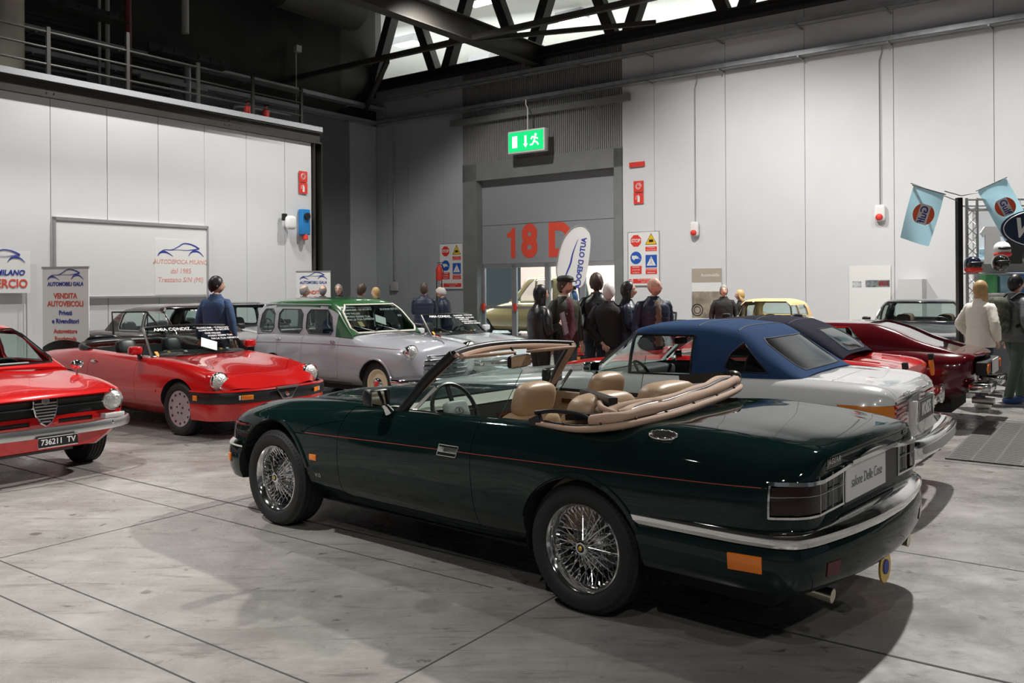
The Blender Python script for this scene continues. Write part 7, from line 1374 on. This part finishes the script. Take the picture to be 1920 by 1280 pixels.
# posters on the right wall
def wall_poster(name, t0, t1, z0, z1, label, parts):
    r = thing(name, label, 'poster', tuple(on(FB, (t0+t1)/2, .02, z0)), math.atan2(VB.y, VB.x)); w = t1-t0; q = MB(); q.box(-w/2, w/2, -.015, 0, 0, z1-z0); q.build('sheet', SIGNW, r, None)
    for nm, m, x0, x1, a, b_ in parts: q = MB(); q.box(x0*w, x1*w, -.020, -.015, a, b_); q.build(nm, m, r, None)
    return r
BEI = mat('poster_beige', (.42, .36, .29), .5); SEP = mat('poster_sepia', (.30, .25, .20), .5, vary=(3, .6))
wp = wall_poster('poster', 3.28, 4.10, .35, 2.10, 'poster with beige header and sepia vintage car picture by the black-clad man', [('header', BEI, -.5, .5, 1.38, 1.74), ('picture', SEP, -.5, .5, .45, 1.14)])
q = MB(); text_mb(q, 'Automobilia', .12, frame((.10, -.022, 1.56), (1, 0, 0), (0, -1, 0)), sx=.85); q.build('lettering', SIGNW, wp, None)
q = MB(); torus(q, (0, 0, 0), .15, .012, frame((-.26, -.024, .66), (1, 0, 0), (0, -1, 0))); torus(q, (0, 0, 0), .09, .008, frame((-.26, -.024, .66), (1, 0, 0), (0, -1, 0))); q.build('wheel_picture', BLK, wp)
wall_poster('poster', 7.28, 8.20, .30, 2.08, 'tall white poster with strip of small car pictures near the tan-hooded car', [('picture_strip', mat('strip_grey', (.20, .22, .24), .5, vary=(8, .9)), -.10, .48, 1.28, 1.44), ('picture_strip', RED, .22, .46, 1.30, 1.42), ('small_picture', mat('pale_pic', (.45, .47, .48), .5, vary=(8, .6)), -.42, -.2, 1.28, 1.42)])
q = MB(); q.box(8.45, 8.95, .0, .45, 0, 1.75, FB); obj1('cabinet', q, mat('cabinet_pale', (.60, .60, .60), .5), 'pale narrow cabinet standing against the right-hand wall', 'cabinet', None, None)
# feather flag by the loading door
ff = thing('feather_flag', 'white feather flag with mirrored blue lettering in front of the loading door', 'flag', (1.52, 21.0, -.06), math.radians(-8))
o = [(0, 1.7), (-.42, 1.9), (-.40, 2.4), (-.28, 2.8), (-.08, 3.05), (.12, 3.12), (.28, 3.05), (.36, 2.85), (.33, 2.4), (.24, 1.9), (.14, 1.7)]; o = [(p.x, p.y) for p in catmull([(x, z, 0) for x, z in o], 5, closed=True)]
q = MB(); M = frame((0, 0, 0), (1, 0, 0), (0, -1, 0)); q.poly(o, .004, M); sh_ = q.build('sail', SIGNW, ff, None); q = MB(); q.tube(catmull([(-.02, .0, 0), (-.10, .0, 1.5), (-.44, 0, 1.95), (-.40, .0, 2.5), (-.25, 0, 2.9), (-.05, 0, 3.1), (.16, 0, 3.15), (.32, 0, 3.02)], 6), .014, 6); q.build('pole', ALU, ff); q = MB(); q.lathe([(0, .06), (.2, .05), (.22, 0), (0, 0)], 20); q.build('base', BLACK, ff)
q = MB(); text_mb(q, "AUTO D'EPOCA", .17, M @ T(.13, 2.25, .006) @ rot('Z', 82) @ Matrix.Diagonal((-1, 1, 1, 1)), bold=.03); q.build('lettering', NAVY, sh_, None); q = MB(); q.ribbon(catmull([(.06, 2.82, 0), (-.06, 2.5, 0), (-.12, 2.25, 0), (-.22, 2.0, 0), (-.26, 1.82, 0)], 6), [.01+.03*math.sin(i/24*3.1) for i in range(25)], .006, M); q.build('car_outline', NAVY, sh_, None)
# hanging flags
LBL = mat('flag_pale_blue', (.50, .80, .92), .7); SLB = LBL.node_tree; _t = SLB.nodes.new('ShaderNodeBsdfTranslucent'); _t.inputs[0].default_value = (.50, .82, .95, 1); _m = SLB.nodes.new('ShaderNodeMixShader'); _m.inputs[0].default_value = .5
SLB.links.new(SLB.nodes['Principled BSDF'].outputs[0], _m.inputs[1]); SLB.links.new(_t.outputs[0], _m.inputs[2]); SLB.links.new(_m.outputs[0], SLB.nodes['Material Output'].inputs[0]); ORF = mat('flag_orange', (.80, .13, .05), .6)
def flag(label, X, Y, z, rz, tilt, w, h, mirrored, mod):
    r = thing('hanging_flag', label, 'flag', (X, Y, z), math.radians(rz)); M = frame((0, 0, 0), (1, 0, 0), (0, -1, 0)) @ rot('Z', tilt); wv = lambda v: M @ Vector((v[0], v[1], v[2]+.05*math.sin(v[0]*7+v[1]*3)*(-v[1]/h)+mod*(v[0])**2))
    q = MB(); q.grid([[wv((w*(i/12-.5), -h*j/16-.0, 0)) for i in range(13)] for j in range(17)]); s = q.build('cloth', LBL, r, 60)
    cx, cy, R = .02, -h*.46, w*.33
    def dec(nm, pts, m, o): q = MB(); q.add([wv((p[0], p[1], o)) for p in pts], [tuple(range(len(pts)))]); q.build(nm, m, s, None)
    for sg in (1, -1):
        pts = [(cx+R*math.cos(a)*sg, cy+R*1.05*math.sin(a)) for a in np.linspace(-1.05, 1.05, 14)]; dec('disc_segment', pts, ORF, .006)
    dec('white_band', [(cx-R*.5, cy-R*.95), (cx+R*.5, cy-R*.95), (cx+R*.5, cy+R*.95), (cx-R*.5, cy+R*.95)], SIGNW, .005)
    q = MB(); text_mb(q, 'Gulf', R*.95, T(cx, cy, .010) @ rot('Z', -90 if mirrored else -90) @ Matrix.Diagonal((1, -1 if mirrored else 1, 1, 1)), bold=.02, depth=.001); q.v = [tuple(wv(v)) for v in q.v]; q.build('lettering', NAVY, s, None)
    q = MB(); q.tube([M @ Vector((-w/2-.02, 0, 0)), M @ Vector((w/2+.02, 0, 0))], .010, 6); q.build('rod', STEEL, r); return r
flag('pale blue flag with orange disc, left of the two hanging flags', 6.17, 13.0, 3.02, 0, -16, .47, .80, True, 0); flag('pale blue flag with orange disc, right of the two flags beside the stall', 7.20, 13.2, 3.12, -20, 25, .42, .85, False, .3)
q = MB(); q.tube([(6.40, 13.0, 3.0), (6.75, 13.2, 2.95), (7.0, 13.2, 3.0)], .008, 6); q.tube([(5.9, 13.0, 3.12), (6.75, 13.2, 2.85)], .008, 6); obj1('flag_pole', q, STEEL, 'thin pole carrying the two pale blue flags from the stall', 'pole')
# stall
st = thing('market_stall', 'white truss stall frame with shelves at the right edge', 'stall', (6.75, 13.2, 0))
q = MB(); q.box(-.07, .0, -.04, .05, 0, 2.92); q.build('black_post', BLACK, st, None)
def truss(q, x, y, z0, z1):
    for a, b_ in ((0, 0), (.16, 0), (.08, .14)): q.tube([(x+a, y+b_, z0), (x+a, y+b_, z1)], .02, 8)
    z = z0+.1
    while z < z1-.3: q.tube([(x, y, z), (x+.16, y, z+.15), (x, y, z+.3)], .008, 5); q.tube([(x+.16, y, z), (x+.08, y+.14, z+.15), (x+.16, y, z+.3)], .008, 5); z += .3
q = MB(); truss(q, .10, .05, 0, 2.92); q.build('truss_post', ALU, st); q = MB(); q.tube([(.1, .05, 2.9), (4.5, .05, 2.9)], .02, 8); q.tube([(.1, .05, 2.74), (4.5, .05, 2.74)], .02, 8); q.tube([(.1, .2, 2.82), (4.5, .2, 2.82)], .02, 8); q.build('top_beam', ALU, st)
q = MB(); q.box(1.0, 4.5, 1.55, 1.60, 0, 2.9); q.build('back_panel', SIGNW, st, None)
for z in (.9, 1.45, 2.0): q = MB(); q.box(.95, 4.4, 1.15, 1.55, z, z+.03); q.build('shelf', WHITE, st, None)
q = MB(); q.box(1.05, 4.2, .45, 1.1, 0, .85, None, .02); q.build('counter', mat('counter_cloth', (.10, .10, .11), .7), st)
random.seed(3); COLS = [(.6, .05, .04), (.05, .2, .5), (.65, .65, .62), (.08, .3, .12), (.02, .02, .02), (.6, .5, .1), (.3, .5, .6), (.5, .5, .5)]
for i in range(18):
    x = 1.0+(i % 6)*.27+random.uniform(-.03, .03); z = (.93, 1.48, 2.03)[i//6]; w = random.uniform(.14, .22); h = random.uniform(.15, .38); ci = (i*3+i//6) % 8; c = COLS[ci]
    rr = ('lower', 'middle', 'upper')[i//6]; q = MB(); q.box(6.75+x, 6.75+x+w, 13.2+1.2, 13.2+1.45, z, z+h, None, .01); obj1('merchandise_box', q, mat('goods_%d' % COLS.index(c), c, .5), '%s merchandise box on the %s shelf inside the stall, %s from the left' % (('red', 'blue', 'white', 'green', 'black', 'yellow', 'pale blue', 'grey')[ci], rr, ('first', 'second', 'third', 'fourth', 'fifth', 'sixth')[i % 6]), 'box', 'boxes on the %s stall shelf' % rr)
def helmet(label, x, y, z, m, vis=None):
    r = thing('helmet', label, 'helmet', (x, y, z), math.radians(-100)); q = MB(); ellipsoid(q, (0, 0, .13), (.27, .23, .25), .85); q.build('shell', m, r, 60); q = MB(); ellipsoid(q, (.12, 0, .15), (.10, .20, .05), .8); q.build('peak', BLACK, r, 60)
    if vis: q = MB(); ellipsoid(q, (.02, 0, .06), (.28, .24, .10), .85); q.build('stripe', vis, r, 60)
helmet('black open-face helmet with red and white band hanging at the stall post', 6.80, 12.98, 1.78, mat('helmet_navy', (.01, .015, .03), .15, coat=1), RED); helmet('glossy black helmet with white spots beside the red-banded helmet', 7.22, 13.0, 1.80, mat('helmet_black', (.01, .01, .01), .1, coat=1)); helmet('white helmet with red line on the stall shelf', 7.55, 13.55, 2.02, WHITE, RED)
q = MB(); q.tube([(6.7, 13.05, 1.78), (7.7, 13.05, 1.78)], .012, 6); q.tube([(6.9, 13.25, 1.79), (6.9, 13.02, 1.79)], .012, 6); obj1('helmet_rail', q, ALU, 'thin rail at the stall front carrying the helmets', 'rail')
ov = thing('oval_sign', 'dark navy oval sign with white script letters on the stall', 'sign', (7.88, 13.05, 2.44), math.radians(-4)); M = frame((0, -.02, 0), (1, 0, 0), (0, -1, 0)); q = MB(); q.poly([(.62*math.cos(a), .30*math.sin(a)) for a in np.linspace(0, 6.283, 40, endpoint=False)], .03, M); q.build('panel', mat('oval_navy', (.015, .03, .07), .4), ov, None); q = MB(); q.tube([M @ Vector((.59*math.cos(a), .275*math.sin(a), .034)) for a in np.linspace(0, 6.283, 40, endpoint=False)], .008, 5, closed=True); text_mb(q, 'Wo', .40, M @ T(-.47, 0, .034), shear=.3, bold=.025, sx=.95, align='LEFT'); q.build('lettering', SIGNW, ov, None); q = MB(); q.tube([(-.3, 0, .28), (-.3, .06, .45)], .006, 5); q.tube([(.3, 0, .28), (.3, .06, .45)], .006, 5); q.build('hanger', ALU, ov)
cl = [('white', (.7, .7, .68)), ('black', (.02, .02, .02)), ('green', (.05, .25, .12)), ('blue', (.1, .3, .6)), ('red', (.6, .05, .05))]
for i, (n_, c) in enumerate(cl): q = MB(); x = 7.75+i*.36; q.add([(x-.13, 14.2, 2.55), (x+.13, 14.2, 2.55), (x+.20, 14.2, 2.45), (x+.15, 14.2, 2.38), (x+.12, 14.2, 2.42), (x+.13, 14.2, 1.95), (x-.13, 14.2, 1.95), (x-.12, 14.2, 2.42), (x-.15, 14.2, 2.38), (x-.20, 14.2, 2.45)]+[(0, 0, 0)]*0, [tuple(range(10))]); o = q.build('hanging_shirt', mat('shirt_'+n_, c, .8), ang=None); solidify(o, .03); tag(o, '%s shirt hanging inside the stall' % n_, 'shirt')
# metal floor grating
gr = MB(); Mg = Matrix.Translation((4.0, 8.15, 0)) @ Matrix(((VA.x, VB.x, 0, 0), (VA.y, VB.y, 0, 0), (0, 0, 1, 0), (0, 0, 0, 1)))
for i in range(46): gr.box(.0+i*.06, .035+i*.06, 0, 4.2, .002, .014, Mg)
for j in range(22): gr.box(0, 2.76, j*.2, j*.2+.02, .002, .012, Mg)
obj1('floor_grating', gr, mat('grating_steel', (.11, .105, .10), .55, .4), 'dark metal grating mat on the floor at the right edge', 'grating', None, None)
# chairs behind the red cars
def chair(label, X, Y, rz, shiny):
    r = thing('visitor_chair', label, 'chair', (X, Y, 0), math.radians(rz)); m = BLUV if not shiny else mat('glossy_leather', (.012, .012, .013), .2)
    q = MB(); ellipsoid(q, (0, 0, .45), (.5, .5, .10), .5); q.build('seat', m, r, 60)
    q = MB(); B_ = T(-.22, 0, .48) @ rot('Y', -10)
    if shiny: ellipsoid(q, (0, 0, .24), (.14, .62, .48), .7, M=B_)
    else: q.grid([[B_ @ Vector((-.10*(1-(y/.3)**2)-.004*(i % 2), y, z*(1-.25*(y/.3)**2))) for i, y in enumerate(np.linspace(-.32, .32, 33))] for z in np.linspace(0, .46, 8)])
    o = q.build('backrest', m, r, 60)
    if not shiny: solidify(o, .02)
    for a in (-.2, .2):
        for b_ in (-.2, .2): q = MB(); q.tube([(a, b_, .42), (a*1.1, b_*1.1, 0)], .013, 8); q.build('leg', STEEL, r)
chair('black chair with ribbed curved back left of the red roadster', -6.45, 12.9, 100, False); chair('glossy black padded chair between the roll-up banner and red roadster', -6.20, 13.55, 100, True)
# van outside
GOLD = paint('gold_van_paint', (.34, .23, .11), .3)
saloon('gold van parked outside the glass doors', (1.9, 29.0, 0), math.atan2(.5983, -.8013), GOLD, 2.0, .95, belt=1.12, L0=-.95, L1=3.3, wb=2.9, name='van', rear_slope=.25, screen=.55)
